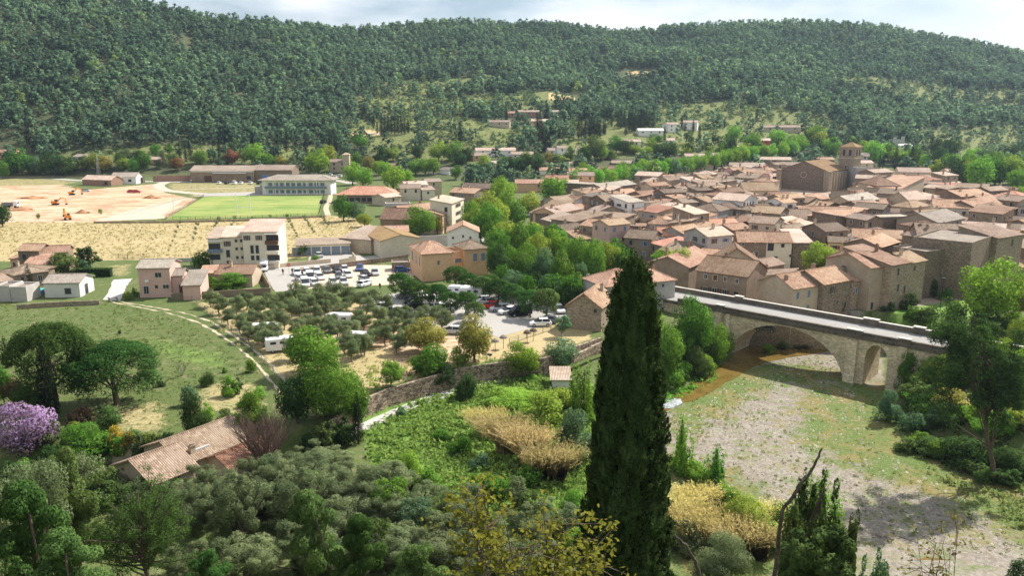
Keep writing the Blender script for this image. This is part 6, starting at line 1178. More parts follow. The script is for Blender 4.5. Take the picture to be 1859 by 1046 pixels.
for px, py, h, w, fm, ds in [(882, 402, 58, 58, 'yg', 'yellow green broad tree'), (868, 400, 44, 44, 'yg', 'olive yellow broad tree'), (890, 442, 78, 56, 'dec', 'leafy green tree'), (905, 420, 60, 50, 'yg', 'yellow green leafy tree'), (935, 415, 56, 50, 'dec', 'leafy green tree'), (961, 392, 46, 46, 'yg', 'pale yellow green tree'), (762, 432, 60, 68, 'dec', 'round green tree'), (795, 425, 36, 30, 'gold', 'small golden tree'), (624, 402, 50, 42, 'dec', 'leafy green tree'),
        (662, 412, 26, 34, 'yg', 'yellow green round bush'), (648, 400, 36, 40, 'blue', 'grey green small tree'), (578, 319, 50, 54, 'plane', 'big pale green poplar'), (597, 303, 40, 38, 'yg', 'yellow green tree'), (464, 301, 42, 48, 'lime', 'bright green round tree'), (512, 304, 24, 32, 'gold', 'orange tinted tree'), (421, 300, 30, 32, 'rust', 'brown leaved tree'), (323, 310, 26, 32, 'rust', 'rust red tree'), (366, 303, 32, 30, 'dec', 'green tree'), (282, 288, 28, 22, 'dec', 'green round tree'), (308, 282, 22, 22, 'dec', 'green round tree'),
        (262, 312, 40, 30, 'dec', 'green tree'), (190, 312, 30, 40, 'gold', 'golden tree'), (40, 318, 50, 56, 'dec', 'green broad tree'), (62, 316, 34, 30, 'blue', 'pale green tree'), (100, 318, 44, 50, 'dark', 'dark evergreen'), (120, 320, 34, 44, 'dark', 'dark evergreen'), (5, 325, 36, 30, 'dec', 'green tree'), (225, 310, 24, 30, 'yg', 'pale green tree'), (245, 316, 32, 26, 'dec', 'green tree'), (70, 398, 12, 9, 'dec', 'small green tree'), (183, 390, 12, 9, 'dec', 'tiny green tree'), (5, 412, 42, 38, 'dark', 'round dark green tree'),
        (670, 312, 30, 28, 'gold', 'golden round tree'), (655, 272, 30, 34, 'dec', 'round green tree'), (829, 288, 34, 30, 'dec', 'green round tree'), (835, 300, 24, 30, 'dark', 'dark round tree'), (828, 326, 28, 28, 'dec', 'dark green round tree'), (938, 318, 34, 44, 'dark', 'big dark evergreen'), (956, 316, 38, 46, 'dark', 'big dark evergreen'), (972, 314, 32, 36, 'dark', 'big dark evergreen'), (916, 318, 34, 34, 'dark', 'dark evergreen'), (996, 300, 26, 26, 'gold', 'golden tree'), (1078, 292, 48, 44, 'aleppo', 'large dark hillside pine'), (1092, 288, 30, 30, 'aleppo', 'dark hillside pine'),
        (1214, 290, 34, 50, 'dark', 'dark round evergreen on the terraces'), (1200, 286, 26, 36, 'dark', 'dark round evergreen on the terraces'), (1250, 262, 26, 24, 'dark', 'dark tree on the terraces'), (1190, 262, 20, 34, 'dec', 'green tree below the bright white villa'), (1298, 266, 26, 22, 'dark', 'dark tree on the terraces'), (1362, 280, 40, 34, 'dec', 'green tree beside the red clad building'), (1330, 262, 36, 36, 'lime', 'bright green tree beside the terraces'), (1410, 268, 34, 40, 'lime', 'bright green tree'), (1440, 276, 34, 44, 'lime', 'bright green tree'), (1380, 290, 26, 50, 'lime', 'bright green tree'),
        (1480, 262, 36, 50, 'lime', 'bright green tree'), (1508, 292, 34, 34, 'dec', 'green tree beside the bell tower'), (1585, 300, 46, 44, 'lime', 'bright green tree'), (1612, 292, 36, 40, 'dec', 'green tree'), (1655, 300, 38, 40, 'dec', 'green tree'), (1640, 304, 26, 24, 'dark', 'dark tree'), (1700, 312, 46, 44, 'dark', 'dark evergreen'), (1720, 318, 40, 40, 'dec', 'green tree'), (1740, 335, 50, 40, 'dark', 'dark green tree'), (1775, 345, 60, 56, 'lime', 'bright green riverside tree'), (1760, 322, 46, 40, 'lime', 'bright green riverside tree'), (1815, 335, 60, 56, 'dec', 'green riverside tree'),
        (1800, 318, 44, 46, 'dec', 'green riverside tree'), (1845, 345, 40, 44, 'lime', 'bright green riverside tree'), (1845, 318, 44, 50, 'dec', 'green riverside tree'), (1790, 300, 36, 46, 'blue', 'grey green willow'), (1840, 290, 30, 46, 'dark', 'dark green tree'), (1765, 298, 30, 46, 'lime', 'pale green riverside tree'), (1840, 362, 26, 44, 'plane', 'bright green shrubby tree'), (1700, 290, 40, 30, 'dark', 'dark conifer'), (1722, 300, 50, 40, 'dark', 'dark conifer'),
        (1484, 502, 66, 78, 'yg', 'broad yellow green tree'), (1342, 472, 30, 46, 'dec', 'green tree in a town garden'), (1395, 506, 34, 40, 'dec', 'ivy green tree beside the broad yellow green tree'), (1230, 520, 74, 68, 'plane', 'bright green tree behind the grey rendered house'), (1258, 524, 44, 36, 'plane', 'bright green tree at the left end of the bridge'), (1205, 500, 52, 50, 'plane', 'bright green tree'),
        (912, 508, 84, 64, 'dec', 'big leafy riverside tree'), (938, 470, 70, 56, 'dec', 'leafy riverside tree'), (950, 515, 78, 60, 'dec', 'leafy riverside tree'), (975, 490, 72, 58, 'yg', 'leafy riverside tree'), (990, 530, 84, 58, 'blue', 'tall blue green riverside tree'), (1020, 545, 96, 54, 'dec', 'tall riverside tree'), (1005, 465, 60, 54, 'dec', 'leafy riverside tree'), (1046, 495, 70, 52, 'dec', 'leafy riverside tree'), (1075, 510, 80, 56, 'dec', 'leafy riverside tree'), (1060, 455, 48, 60, 'dark', 'dark leafy riverside tree'), (1100, 500, 66, 50, 'yg', 'yellow flecked riverside tree'),
        (1120, 480, 50, 46, 'dec', 'leafy riverside tree'), (1085, 462, 40, 50, 'dec', 'leafy riverside tree'), (968, 448, 46, 50, 'yg', 'yellow green riverside tree'), (1025, 450, 40, 50, 'dark', 'dark leafy riverside tree'), (900, 470, 60, 50, 'dec', 'leafy riverside tree'), (925, 445, 44, 46, 'yg', 'yellow green riverside tree'), (1150, 470, 40, 46, 'brown', 'brownish tree'), (1040, 560, 60, 50, 'dark', 'dark riverside tree'), (965, 535, 60, 50, 'dark', 'dark riverside tree')]:
    tree('broadleaf_tree', 'round', fm, px, py, h, w, ds, 'tree')
# bushes and middle ground
for px, py, h, w, kind, fm, nm, ct, lb, zz in [
    (371, 487, 38, 54, 'bush', 'dec', 'bush', 'shrub', 'dark rounded bush left of the cream apartment block', None), (495, 478, 26, 26, 'bush', 'dark', 'bush', 'shrub', 'dark bush at the right foot of the apartment block', None), (420, 525, 34, 76, 'bush', 'dec', 'bush', 'shrub', 'wide green bush in the garden before the salmon roofed house', None), (388, 524, 28, 50, 'bush', 'dec', 'bush', 'shrub', 'green bush left of the wide garden bush', None),
    (546, 469, 22, 16, 'olive', 'dark', 'small_tree', 'tree', 'small dark tree with red flowers before the garages', None), (552, 466, 24, 16, 'olive', 'dark', 'small_tree', 'tree', 'second small tree with reddish top before the garages', None), (572, 472, 12, 18, 'bush', 'dec', 'bush', 'shrub', 'little round bush before the garages', None),
    (165, 490, 42, 40, 'pine', 'dark', 'conifer', 'tree', 'dark spreading conifer behind the clipped hedge', None), (150, 490, 40, 30, 'pine', 'dark', 'conifer', 'tree', 'dark conifer left of the spreading one', None), (152, 493, 26, 34, 'bush', 'blue', 'bush', 'shrub', 'grey green bush in front of the dark conifers', None), (115, 497, 40, 60, 'round', 'aleppo', 'broadleaf_tree', 'tree', 'round green tree left of the dark conifers', None), (108, 530, 14, 36, 'bush', 'aleppo', 'bush', 'shrub', 'green bush before the white outbuilding', None),
    (167, 506, 12, 18, 'bush', 'dec', 'bush', 'shrub', 'round bush right of the white outbuilding', None), (232, 545, 22, 20, 'bush', 'yg', 'bush', 'shrub', 'yellow green hedge bush beside the driveway', None), (246, 540, 24, 16, 'bush', 'dec', 'bush', 'shrub', 'flowering shrub at the corner of the pink house', None),
    (568, 680, 92, 116, 'round', 'dec', 'broadleaf_tree', 'tree', 'big broad green tree beside the olive grove', 0), (600, 772, 148, 130, 'round', 'dec', 'broadleaf_tree', 'tree', 'biggest broad green tree above the lane', -1), (540, 768, 96, 80, 'round', 'dark', 'broadleaf_tree', 'tree', 'dark green tree under the biggest broad green tree', -1), (646, 775, 100, 60, 'round', 'dec', 'broadleaf_tree', 'tree', 'green tree directly behind the slim dark cypress', -1),
    (862, 658, 92, 78, 'round', 'gold', 'broadleaf_tree', 'tree', 'golden brown tree above the stone wall', None), (775, 640, 66, 90, 'round', 'gold', 'broadleaf_tree', 'tree', 'yellow orange tree left of the golden brown tree', None), (780, 678, 66, 76, 'bush', 'dec', 'bush', 'shrub', 'green bush on top of the stone wall', None), (805, 694, 40, 62, 'bush', 'dark', 'ivy', 'shrub', 'dark ivy hanging over the stone wall', None), (835, 660, 40, 44, 'bush', 'yg', 'bush', 'shrub', 'pale green bush left of the golden brown tree foot', None),
    (712, 706, 52, 62, 'olive', 'dec', 'small_tree', 'tree', 'thin leafed small tree beside the stone wall', None), (846, 727, 66, 44, 'bush', 'dark', 'bush', 'shrub', 'dense dark rounded shrub on the pale lane edge', -4), (728, 757, 24, 24, 'bush', 'blue', 'bush', 'shrub', 'small blue green bush beside the lane', -4), (945, 682, 64, 80, 'round', 'plane', 'broadleaf_tree', 'tree', 'light green tree above the lane end', None), (1018, 668, 56, 76, 'round', 'blue', 'broadleaf_tree', 'tree', 'pale green shrubby tree above the tiny hut', None), (1021, 612, 44, 40, 'olive', 'blue', 'fig_tree', 'tree', 'blue green fig tree beside the rubble stone barn', None),
    (962, 690, 12, 46, 'bush', 'dec', 'hedge', 'hedge', 'low green hedge at the end of the lane', -4), (1060, 762, 120, 84, 'poplar', 'lime', 'poplar', 'tree', 'lime green poplar thicket right of the tiny hut', -4), (1095, 740, 100, 60, 'poplar', 'lime', 'poplar', 'tree', 'lime green poplar just left of the giant cypress', -4), (985, 780, 80, 110, 'bush', 'yg', 'bush', 'shrub', 'yellow green bush behind the golden reeds', -4), (1045, 830, 100, 90, 'bush', 'blue', 'bush', 'shrub', 'pale blue green bush right of the golden reeds', -4), (930, 735, 34, 130, 'bush', 'lime', 'bush', 'shrub', 'spreading green bramble behind the reeds', -4), (1010, 740, 44, 80, 'bush', 'yg', 'bush', 'shrub', 'yellow green bramble before the tiny hut', -4),
    (1255, 650, 118, 86, 'round', 'dec', 'broadleaf_tree', 'tree', 'large green tree hiding the left abutment of the bridge', -5), (1205, 690, 110, 80, 'round', 'dec', 'broadleaf_tree', 'tree', 'green tree between the giant cypress and the bridge', -5), (1265, 680, 66, 50, 'bush', 'aleppo', 'bush', 'shrub', 'feathery olive green bush beside the river', -5.5), (1215, 700, 56, 60, 'bush', 'dec', 'bush', 'shrub', 'dark green river bank bush', -5.5), (1180, 640, 90, 60, 'round', 'lime', 'broadleaf_tree', 'tree', 'light green tree touching the giant cypress', -3),
    (1395, 640, 22, 30, 'bush', 'lime', 'bush', 'shrub', 'bright bush under the main arch', -5.8), (1420, 634, 18, 24, 'bush', 'dec', 'bush', 'shrub', 'small bush right of the bright one under the arch', -5.8), (1458, 628, 22, 60, 'bush', 'dark', 'bush', 'shrub', 'dark scrub on the far bank under the arch', -5.8),
    (1645, 708, 80, 56, 'bush', 'dec', 'bush', 'shrub', 'green bush covering the right pier of the bridge', -5), (1700, 700, 70, 76, 'bush', 'lime', 'bush', 'shrub', 'bright green bush right of the bridge pier', -4), (1668, 716, 44, 56, 'bush', 'yg', 'bush', 'shrub', 'pale flowering bush right of the bridge pier', -4.5), (1722, 752, 54, 96, 'bush', 'gold', 'bush', 'shrub', 'golden brown tamarisk bush', -4), (1610, 765, 66, 56, 'bush', 'blue', 'bush', 'shrub', 'blue green bush on the river bed edge', -5), (1655, 785, 50, 60, 'bush', 'blue', 'bush', 'shrub', 'grey green bush on the river bed edge', -5), (1760, 842, 60, 110, 'bush', 'dark', 'bush', 'shrub', 'wide dark bush under the right hand pine', -3.5), (1830, 860, 60, 90, 'bush', 'dark', 'bush', 'shrub', 'dark bush at the right edge', -3), (1700, 830, 36, 60, 'bush', 'dec', 'bush', 'shrub', 'low green scrub right of the river bed', -4.5), (1645, 820, 30, 50, 'bush', 'aleppo', 'bush', 'shrub', 'low olive scrub right of the river bed', -5),
    (1715, 545, 30, 30, 'bush', 'dec', 'bush', 'shrub', 'round green bush below the dark stone house', -1.4), (1650, 562, 34, 44, 'bush', 'dark', 'bush', 'shrub', 'dark ivy mound at the foot of the narrow riverside house', -1.4), (1612, 566, 22, 30, 'bush', 'dark', 'bush', 'shrub', 'dark bush at the foot of the single slope riverside house', -1.4), (1690, 540, 40, 24, 'bush', 'dark', 'bush', 'shrub', 'dark bush in the corner of the riverside row', -1.4), (1527, 566, 14, 18, 'bush', 'dark', 'bush', 'shrub', 'little dark bush on the rough stone riverside house', -1.4),
    (1792, 590, 126, 118, 'round', 'plane', 'plane_tree', 'plane tree', 'huge bright green plane tree behind the right end of the bridge', -1), (1848, 575, 70, 50, 'round', 'gold', 'broadleaf_tree', 'tree', 'orange brown tree at the right edge', -1), (1846, 640, 66, 50, 'round', 'yg', 'broadleaf_tree', 'tree', 'yellow green tree at the right edge', -1),
    (60, 740, 60, 80, 'bush', 'aleppo', 'bush', 'shrub', 'olive green bush between the two left cypresses', 0), (28, 735, 54, 46, 'round', 'brown', 'broadleaf_tree', 'tree', 'brown leaved small tree above the lilac tree', 0), (8, 735, 80, 36, 'round', 'dec', 'broadleaf_tree', 'tree', 'green tree at the left edge above the lilac tree', 0), (52, 830, 108, 116, 'round', 'purple', 'judas_tree', 'tree', 'lilac flowering judas tree at the left edge', -1), (150, 845, 86, 132, 'bush', 'dec', 'bush', 'shrub', 'big green bush right of the lilac flowering tree', -1.5),
    (210, 812, 46, 40, 'bush', 'yellow', 'broom', 'shrub', 'yellow flowering broom bush', -1), (238, 815, 40, 34, 'bush', 'yellow', 'broom', 'shrub', 'smaller yellow broom bush beside the first', -1), (268, 812, 34, 40, 'bush', 'yg', 'bush', 'shrub', 'yellow green bush right of the broom', -1), (356, 788, 82, 62, 'bush', 'dark', 'bush', 'shrub', 'dark green bush in the left meadow', 0), (344, 735, 44, 40, 'bush', 'blue', 'bush', 'shrub', 'blue green shrub behind the dark meadow bush', 0), (292, 702, 14, 22, 'bush', 'dark', 'bush', 'shrub', 'small dark bush right of the umbrella pine', 0),
    (455, 676, 30, 26, 'bush', 'dec', 'bush', 'shrub', 'small green bush beside the track', 0), (408, 677, 14, 12, 'bush', 'dec', 'bush', 'shrub', 'tiny bush in the meadow below the track', 0), (460, 775, 76, 70, 'bush', 'dec', 'bush', 'shrub', 'green bush behind the bare tree', 0), (200, 780, 50, 56, 'bush', 'aleppo', 'bush', 'shrub', 'olive green bush under the fanning umbrella pine', 0), (240, 800, 30, 40, 'bush', 'aleppo', 'bush', 'shrub', 'dull green bush below the umbrella pine', 0), (150, 770, 40, 60, 'bush', 'brown', 'bush', 'shrub', 'brown scrub under the umbrella pines', 0), (218, 606, 10, 9, 'bush', 'dark', 'bush', 'shrub', 'tiny dark bush in the middle of the meadow', 0), (288, 845, 40, 60, 'bush', 'dark', 'bush', 'shrub', 'dark bush behind the farmhouse roof', -3.5),
    (745, 880, 70, 70, 'bush', 'lime', 'bush', 'shrub', 'bright green bush in the lush field', -4), (800, 800, 30, 40, 'bush', 'dec', 'bush', 'shrub', 'dark tuft bush in the lush field', -4), (835, 825, 44, 50, 'bush', 'dec', 'bush', 'shrub', 'green bush left of the golden reeds', -4), (870, 850, 34, 46, 'bush', 'blue', 'bush', 'shrub', 'pale bush below the golden reeds', -4), (900, 905, 50, 60, 'bush', 'dec', 'bush', 'shrub', 'green bush below the golden reeds', -4), (1040, 940, 60, 70, 'bush', 'lime', 'bush', 'shrub', 'pale lime bush left of the giant cypress', -4), (960, 880, 44, 60, 'bush', 'dec', 'bush', 'shrub', 'dark bush under the golden reeds', -4), (780, 890, 46, 60, 'bush', 'lime', 'bush', 'shrub', 'lime bush above the grey olives', -4),
    (1234, 856, 126, 62, 'poplar', 'lime', 'poplar', 'tree', 'young poplar on the gravel right beside the giant cypress', -6), (1298, 900, 114, 70, 'poplar', 'dec', 'poplar', 'tree', 'young poplar alone on the gravel bed', -6), (1350, 990, 110, 130, 'bush', 'yg', 'bush', 'shrub', 'yellow green bush at the foot of the gravel bed', -6), (1490, 985, 150, 130, 'poplar', 'lime', 'poplar', 'tree', 'light green poplar behind the dark junipers', -6), (1430, 980, 100, 80, 'bush', 'dec', 'bush', 'shrub', 'green bush left of the dark junipers', -6), (1250, 1000, 70, 90, 'bush', 'olive', 'bush', 'shrub', 'grey green bush at the foot of the giant cypress', -6), (1310, 1060, 110, 130, 'bush', 'olive', 'bush', 'shrub', 'grey olive bush between the giant cypress and the dead branch', None), (1850, 1050, 40, 50, 'bush', 'dark', 'bush', 'shrub', 'dark shrub in the lower right corner', -5)]:
    tree(nm, kind, fm, px, py, h, w, '', ct, label=lb, z=zz)
vr = random.Random(31)
def belt(pts, n, hs, ws, fms, kinds, ds, ct='tree', nm='broadleaf_tree', grp=None, jit=14):
    for i in range(n):
        f_ = (i + vr.random() * .8) / n * (len(pts) - 1); k = min(int(f_), len(pts) - 2); f_ -= k
        px = pts[k][0] + (pts[k + 1][0] - pts[k][0]) * f_ + vr.uniform(-jit, jit); py = pts[k][1] + (pts[k + 1][1] - pts[k][1]) * f_ + vr.uniform(-jit, jit) * .4
        fm = vr.choice(fms); sc_ = vr.uniform(.8, 1.2); tree(nm, vr.choice(kinds), fm, px, py, vr.uniform(*hs) * sc_, vr.uniform(*ws) * sc_, {'dec': 'green ', 'lime': 'bright green ', 'dark': 'dark ', 'yg': 'yellow green ', 'blue': 'grey green ', 'aleppo': 'olive green ', 'plane': 'light green ', 'gold': 'golden ', 'olive': 'silvery '}[fm] + ds, ct, group=grp)
belt([(1190, 640), (1230, 660), (1290, 665), (1300, 640)], 9, (44, 70), (40, 60), ['dec', 'dec', 'lime', 'aleppo'], ['round', 'bush'], 'tree on the river bank', grp='trees on the left river bank')
belt([(1190, 700), (1240, 690), (1290, 672)], 8, (26, 44), (34, 50), ['dec', 'lime', 'dark'], ['bush'], 'bank bush', 'shrub', 'bush', 'bushes on the left river bank')
belt([(1640, 730), (1700, 760), (1859, 790)], 13, (30, 52), (46, 80), ['dec', 'aleppo', 'lime', 'yg', 'blue'], ['bush', 'mound'], 'scrub bush', 'shrub', 'bush', 'bushes on the right river bank', 20)
belt([(1680, 800), (1760, 860), (1859, 890)], 9, (26, 42), (46, 80), ['aleppo', 'aleppo', 'dec'], ['bush', 'mound'], 'low bush', 'shrub', 'bush', 'bushes on the right river bank', 20)
belt([(1650, 690), (1740, 700), (1859, 720)], 12, (44, 70), (44, 70), ['dec', 'lime', 'dark', 'yg'], ['bush', 'round'], 'bush by the bridge', 'shrub', 'bush', 'bushes on the right river bank', 16)
belt([(885, 520), (960, 545), (1050, 560), (1060, 530)], 12, (50, 76), (44, 58), ['dec', 'dec', 'dark', 'blue'], ['round'], 'leafy tree', grp='riverside trees')
belt([(850, 430), (900, 450), (980, 470), (1100, 490), (1140, 500)], 14, (44, 60), (44, 56), ['dec', 'yg', 'dec', 'plane'], ['round'], 'leafy tree', grp='riverside trees')
belt([(0, 316), (110, 312), (200, 305), (330, 300), (560, 302)], 26, (20, 34), (24, 36), ['dec', 'aleppo', 'dark', 'yg', 'olive'], ['round', 'bush'], 'tree at the hill foot', grp='trees at the hill foot', jit=10)
belt([(620, 305), (700, 290), (800, 292), (860, 300)], 16, (22, 36), (26, 38), ['dec', 'aleppo', 'dark', 'yg', 'lime'], ['round', 'bush'], 'hill foot tree', grp='trees at the hill foot', jit=14)
belt([(860, 318), (960, 300), (1100, 286), (1200, 275), (1300, 285)], 30, (16, 30), (20, 34), ['dec', 'aleppo', 'lime', 'yg', 'dark'], ['round', 'bush'], 'garden tree', grp='trees among the villas', jit=16)
belt([(1300, 285), (1400, 278), (1500, 272), (1600, 290), (1700, 312)], 30, (20, 36), (26, 40), ['dec', 'lime', 'lime', 'yg', 'dark'], ['round', 'bush'], 'tree behind the town', grp='trees behind the town', jit=14)
belt([(1700, 318), (1780, 330), (1859, 345)], 16, (34, 52), (40, 56), ['dec', 'lime', 'dark', 'blue', 'yg'], ['round'], 'riverside tree', grp='trees behind the town', jit=18)
belt([(380, 700), (460, 730), (440, 780), (360, 760)], 9, (18, 40), (24, 50), ['dec', 'aleppo', 'lime'], ['bush', 'mound'], 'meadow bush', 'shrub', 'bush', 'bushes below the meadow', 22)
belt([(20, 790), (140, 800), (240, 830), (330, 800)], 10, (24, 44), (34, 60), ['aleppo', 'dec', 'yg', 'olive'], ['bush', 'mound'], 'garden bush', 'shrub', 'bush', 'bushes around the farmhouse', 18)
belt([(20, 900), (120, 880), (200, 920), (100, 980)], 12, (50, 80), (60, 90), ['aleppo', 'dec', 'olive', 'dark'], ['mound', 'bush'], 'foreground bush', 'shrub', 'bush', 'foreground bushes', 20)
belt([(600, 790), (640, 815), (560, 815)], 6, (34, 56), (46, 60), ['dec', 'dark', 'aleppo'], ['mound', 'bush'], 'bush at the wall end', 'shrub', 'bush', 'bushes at the left end of the long wall', 10)
belt([(400, 960), (520, 900), (640, 940), (760, 960), (700, 1030), (500, 1040)], 12, (60, 90), (60, 90), ['aleppo', 'dec', 'dark', 'blue'], ['mound', 'olive'], 'leafy tree among grey olives', grp='green trees among the foreground olives')
belt([(1640, 590), (1720, 580), (1790, 600), (1859, 610)], 10, (26, 44), (30, 50), ['dec', 'lime', 'aleppo', 'dark'], ['bush', 'mound'], 'bush on the grassy bank', 'shrub', 'bush', 'bushes on the grassy bank', 14)
belt([(1770, 690), (1815, 700), (1859, 705)], 4, (80, 112), (60, 80), ['dec', 'plane', 'yg'], ['round'], 'tree covering the bridge end', grp='trees at the right end of the bridge')
belt([(870, 900), (960, 940), (1050, 980), (1060, 1030)], 8, (40, 70), (50, 80), ['lime', 'aleppo', 'dec', 'olive'], ['mound', 'bush'], 'slope bush', 'shrub', 'bush', 'foreground bushes', 20)
belt([(1215, 840), (1250, 880), (1340, 930), (1420, 950)], 9, (30, 48), (40, 60), ['yg', 'lime', 'lime', 'aleppo'], ['mound', 'bush'], 'bush at the gravel', 'shrub', 'bush', 'bushes at the gravel edge', 16)
belt([(900, 760), (1000, 790), (1040, 860), (960, 870)], 7, (34, 50), (44, 66), ['yg', 'lime', 'aleppo'], ['mound', 'bush'], 'bush among the canes', 'shrub', 'bush', 'bushes among the canes', 14)
belt([(1260, 900), (1380, 960), (1440, 1040)], 8, (36, 60), (44, 70), ['yg', 'lime', 'aleppo'], ['mound', 'bush'], 'gravel edge bush', 'shrub', 'bush', 'bushes at the gravel edge', 22)
# clipped hedge
r = root('hedge', (*U(170, 502, 0), 0), 0, label='clipped dark green hedge behind the white outbuilding', cat='hedge'); hn = np.random.RandomState(2); P = hn.uniform([-4, -.7, 0], [4.6, .7, 2.0], (2600, 3)); f_ = hn.randint(0, 3, 2600); P[f_ == 0, 1] = -.7; P[f_ == 1, 2] = 2.0
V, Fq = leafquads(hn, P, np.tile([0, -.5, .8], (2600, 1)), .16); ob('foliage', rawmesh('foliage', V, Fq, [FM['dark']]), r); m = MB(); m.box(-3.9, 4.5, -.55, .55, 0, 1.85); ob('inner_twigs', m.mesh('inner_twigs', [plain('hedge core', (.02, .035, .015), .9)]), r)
# foreground olives and shrubs on the slope
FO = [(250, 925, 60, 90), (310, 950, 95, 100), (375, 915, 70, 80), (210, 900, 50, 70), (410, 905, 60, 70), (470, 880, 50, 70),(560, 900, 95, 130), (640, 915, 85, 130), (700, 920, 100, 130), (570, 850, 60, 90), (610, 862, 50, 80), (680, 960, 110, 140), (760, 950, 90, 130), (830, 950, 80, 110), (620, 990, 110, 150), (540, 960, 110, 130), (470, 930, 100, 120), (430, 990, 130, 140), (700, 1040, 110, 150), (790, 1020, 100, 130), (880, 1000, 90, 120), (960, 985, 80, 100), (1010, 960, 70, 90), (400, 930, 100, 110), (355, 975, 100, 90), (560, 1050, 120, 140), (450, 1070, 120, 130), (860, 1060, 100, 140), (340, 1060, 100, 110), (960, 1060, 90, 120), (510, 880, 60, 80)]
for px, py, h, w in FO: tree('olive_tree', 'mound', 'olive', px + rg.uniform(-8, 8), py, h * rg.uniform(.85, 1.2), w * rg.uniform(1.0, 1.3), 'large grey green foreground olive tree', 'olive tree', group='foreground olive trees', lod=3)
def slope(px, py, d): return (*(lambda r_: (r_[0] * d / r_[1], d))(ray(px, py)), None)
def atd(px, pytop, d):      # place standing at distance d whose top is seen at pytop: x, ground z, height
    r_ = ray(px, pytop); x = r_[0] * d / r_[1]; zt = CAMZ + r_[2] * d / r_[1]; zg = hz(x, d); return x, zg, zt - zg
def near(name, kind, fm, px, pytop, d, w, label, cat='tree', lod=3):
    x, zg, h = atd(px, pytop, d); c, t = crown(kind, fm, lod, trng.randint(0, 1)); r = root(name, (x, d, zg - .1), trng.uniform(0, 6), (w, w, h), label=label, cat=cat, px=px, py=pytop); ob('crown', c, r); ob('trunk', t, r)
for a in [('pine_tree', 'pine', 'aleppo', 115, 815, 62, 7.5, 'olive green aleppo pine left of the farmhouse roofs'), ('pine_tree', 'pine', 'aleppo', 560, 895, 56, 5.6, 'yellowish pine among the grey olives at the bottom'), ('pine_tree', 'pine', 'stonepine', 650, 935, 50, 4.6, 'small dark pine right of the yellowish pine'),
          ('pine_tree', 'pine', 'stonepine', 40, 880, 40, 5.5, 'dark green pine in the lower left corner'), ('pine_tree', 'pine', 'aleppo', 110, 965, 34, 4.2, 'bright tipped pine at the bottom left'), ('olive_tree', 'olive', 'olive', 30, 820, 58, 8, 'grey olive tree at the left edge below the lilac tree'), ('pine_tree', 'pine', 'aleppo', 760, 990, 44, 5, 'low yellow green pine at the bottom centre'), ('pine_tree', 'pine', 'stonepine', 370, 1000, 40, 3.4, 'small pine right of the big radiating pine')]: near(*a)
FM['juni'] = foliage('juniper sprays', (.035, .06, .02), (.13, .17, .055), .25)
near('juniper', 'poplar', 'juni', 1500, 830, 40, 4.6, 'dark bushy juniper at the lower right beside the dead branch', 'juniper', 4); near('juniper', 'poplar', 'juni', 1448, 880, 39, 3.2, 'second juniper left of the tallest juniper', 'juniper', 4); near('juniper', 'poplar', 'juni', 1555, 900, 38, 3.4, 'lower juniper right of the tallest juniper', 'juniper', 4); near('juniper', 'mound', 'juni', 1500, 950, 37, 5.5, 'dark undergrowth at the foot of the junipers', 'juniper', 4); near('juniper', 'poplar', 'blue', 1600, 985, 32, 3.0, 'blue green juniper at the bottom right', 'juniper', 4)
# radiating pine: own mesh
def radiating(px, pytop, d, w, label):
    x, zg, h = atd(px, pytop, d); rr = np.random.RandomState(5); m = MB(); tips = []; h0 = max(0, h - w * .95)
    m.tube([(0, 0, -.3), (.1, 0, h * .55), (0, .1, h * .9)], [.22, .15, .05], 7)
    for i in range(58):
        a = rr.rand() * 6.28; el = R(rr.uniform(8, 72)); L_ = w * .5 * rr.uniform(.8, 1.05); s = Vector((.05, 0, h0 + (h - h0) * rr.uniform(.1, .55)))
        e = s + Vector((math.cos(a) * math.cos(el), math.sin(a) * math.cos(el), math.sin(el))) * L_; 
        if e.z > h: e.z = h - rr.rand() * .6
        mid = s.lerp(e, .5) + Vector((0, 0, -.25)); m.tube([s, mid, e], [.08, .05, .02], 5)
        for k in range(16):
            q = mid.lerp(e, rr.uniform(-.1, 1.05)); tips.append((*q, .0))
    tips = np.array(tips)[:, :3] + rr.randn(len(tips), 3) * .3; k = rr.choice(len(tips), 30000); dd = unit(rr.randn(30000, 3)); P = tips[k] + dd * (.42 * rr.rand(30000) ** .5)[:, None] * [1, 1, .8]
    V, Fq = leafquads(rr, P, dd + [0, 0, .5], .075, .8, .35); nq = np.repeat(unit(dd + unit(P - [0, 0, h * .55]) * .8 + [0, 0, .2]), 4, 0); r = root('pine_tree', (x, d, zg - .1), 0, label=label, cat='pine tree'); ob('crown', rawmesh('crown', V, Fq, [FM['stonepine']], dict(nv=nq)), r); ob('trunk', m.mesh('trunk', [BARK]), r)
radiating(245, 868, 52, 9.2, 'large dark green pine with radiating branches in the lower left')
# right hand aleppo pine
x, zg, h = atd(1795, 560, 92); rr = np.random.RandomState(14); m = MB(); z0_ = zg
trunk = [Vector(p) for p in ((3.6, 0, -.4), (3.2, 0, 2.5), (2.0, 0, 6), (.2, 0, h * .72), (-1.2, 0, h * .9))]; m.tube(trunk, [.34, .3, .24, .14, .05], 8)
tips = []
for i in range(52):
    s = trunk[1].lerp(trunk[2], rr.rand()) if i < 6 else trunk[rr.randint(2, 4)].lerp(trunk[rr.randint(3, 5)], rr.rand()); e = Vector((rr.uniform(-6.0, 9.0), rr.uniform(-3.5, 3.5), rr.uniform(h * .38, h * .98)))
    if e.z > h * .75: e.x = e.x * .7 - 1
    m.tube([s, s.lerp(e, .5) + Vector((0, 0, -.3)), e], [.1, .06, .02], 5)
    for k in range(14): tips.append(s.lerp(e, rr.uniform(.5, 1.08)) + Vector(rr.randn(3) * .3))
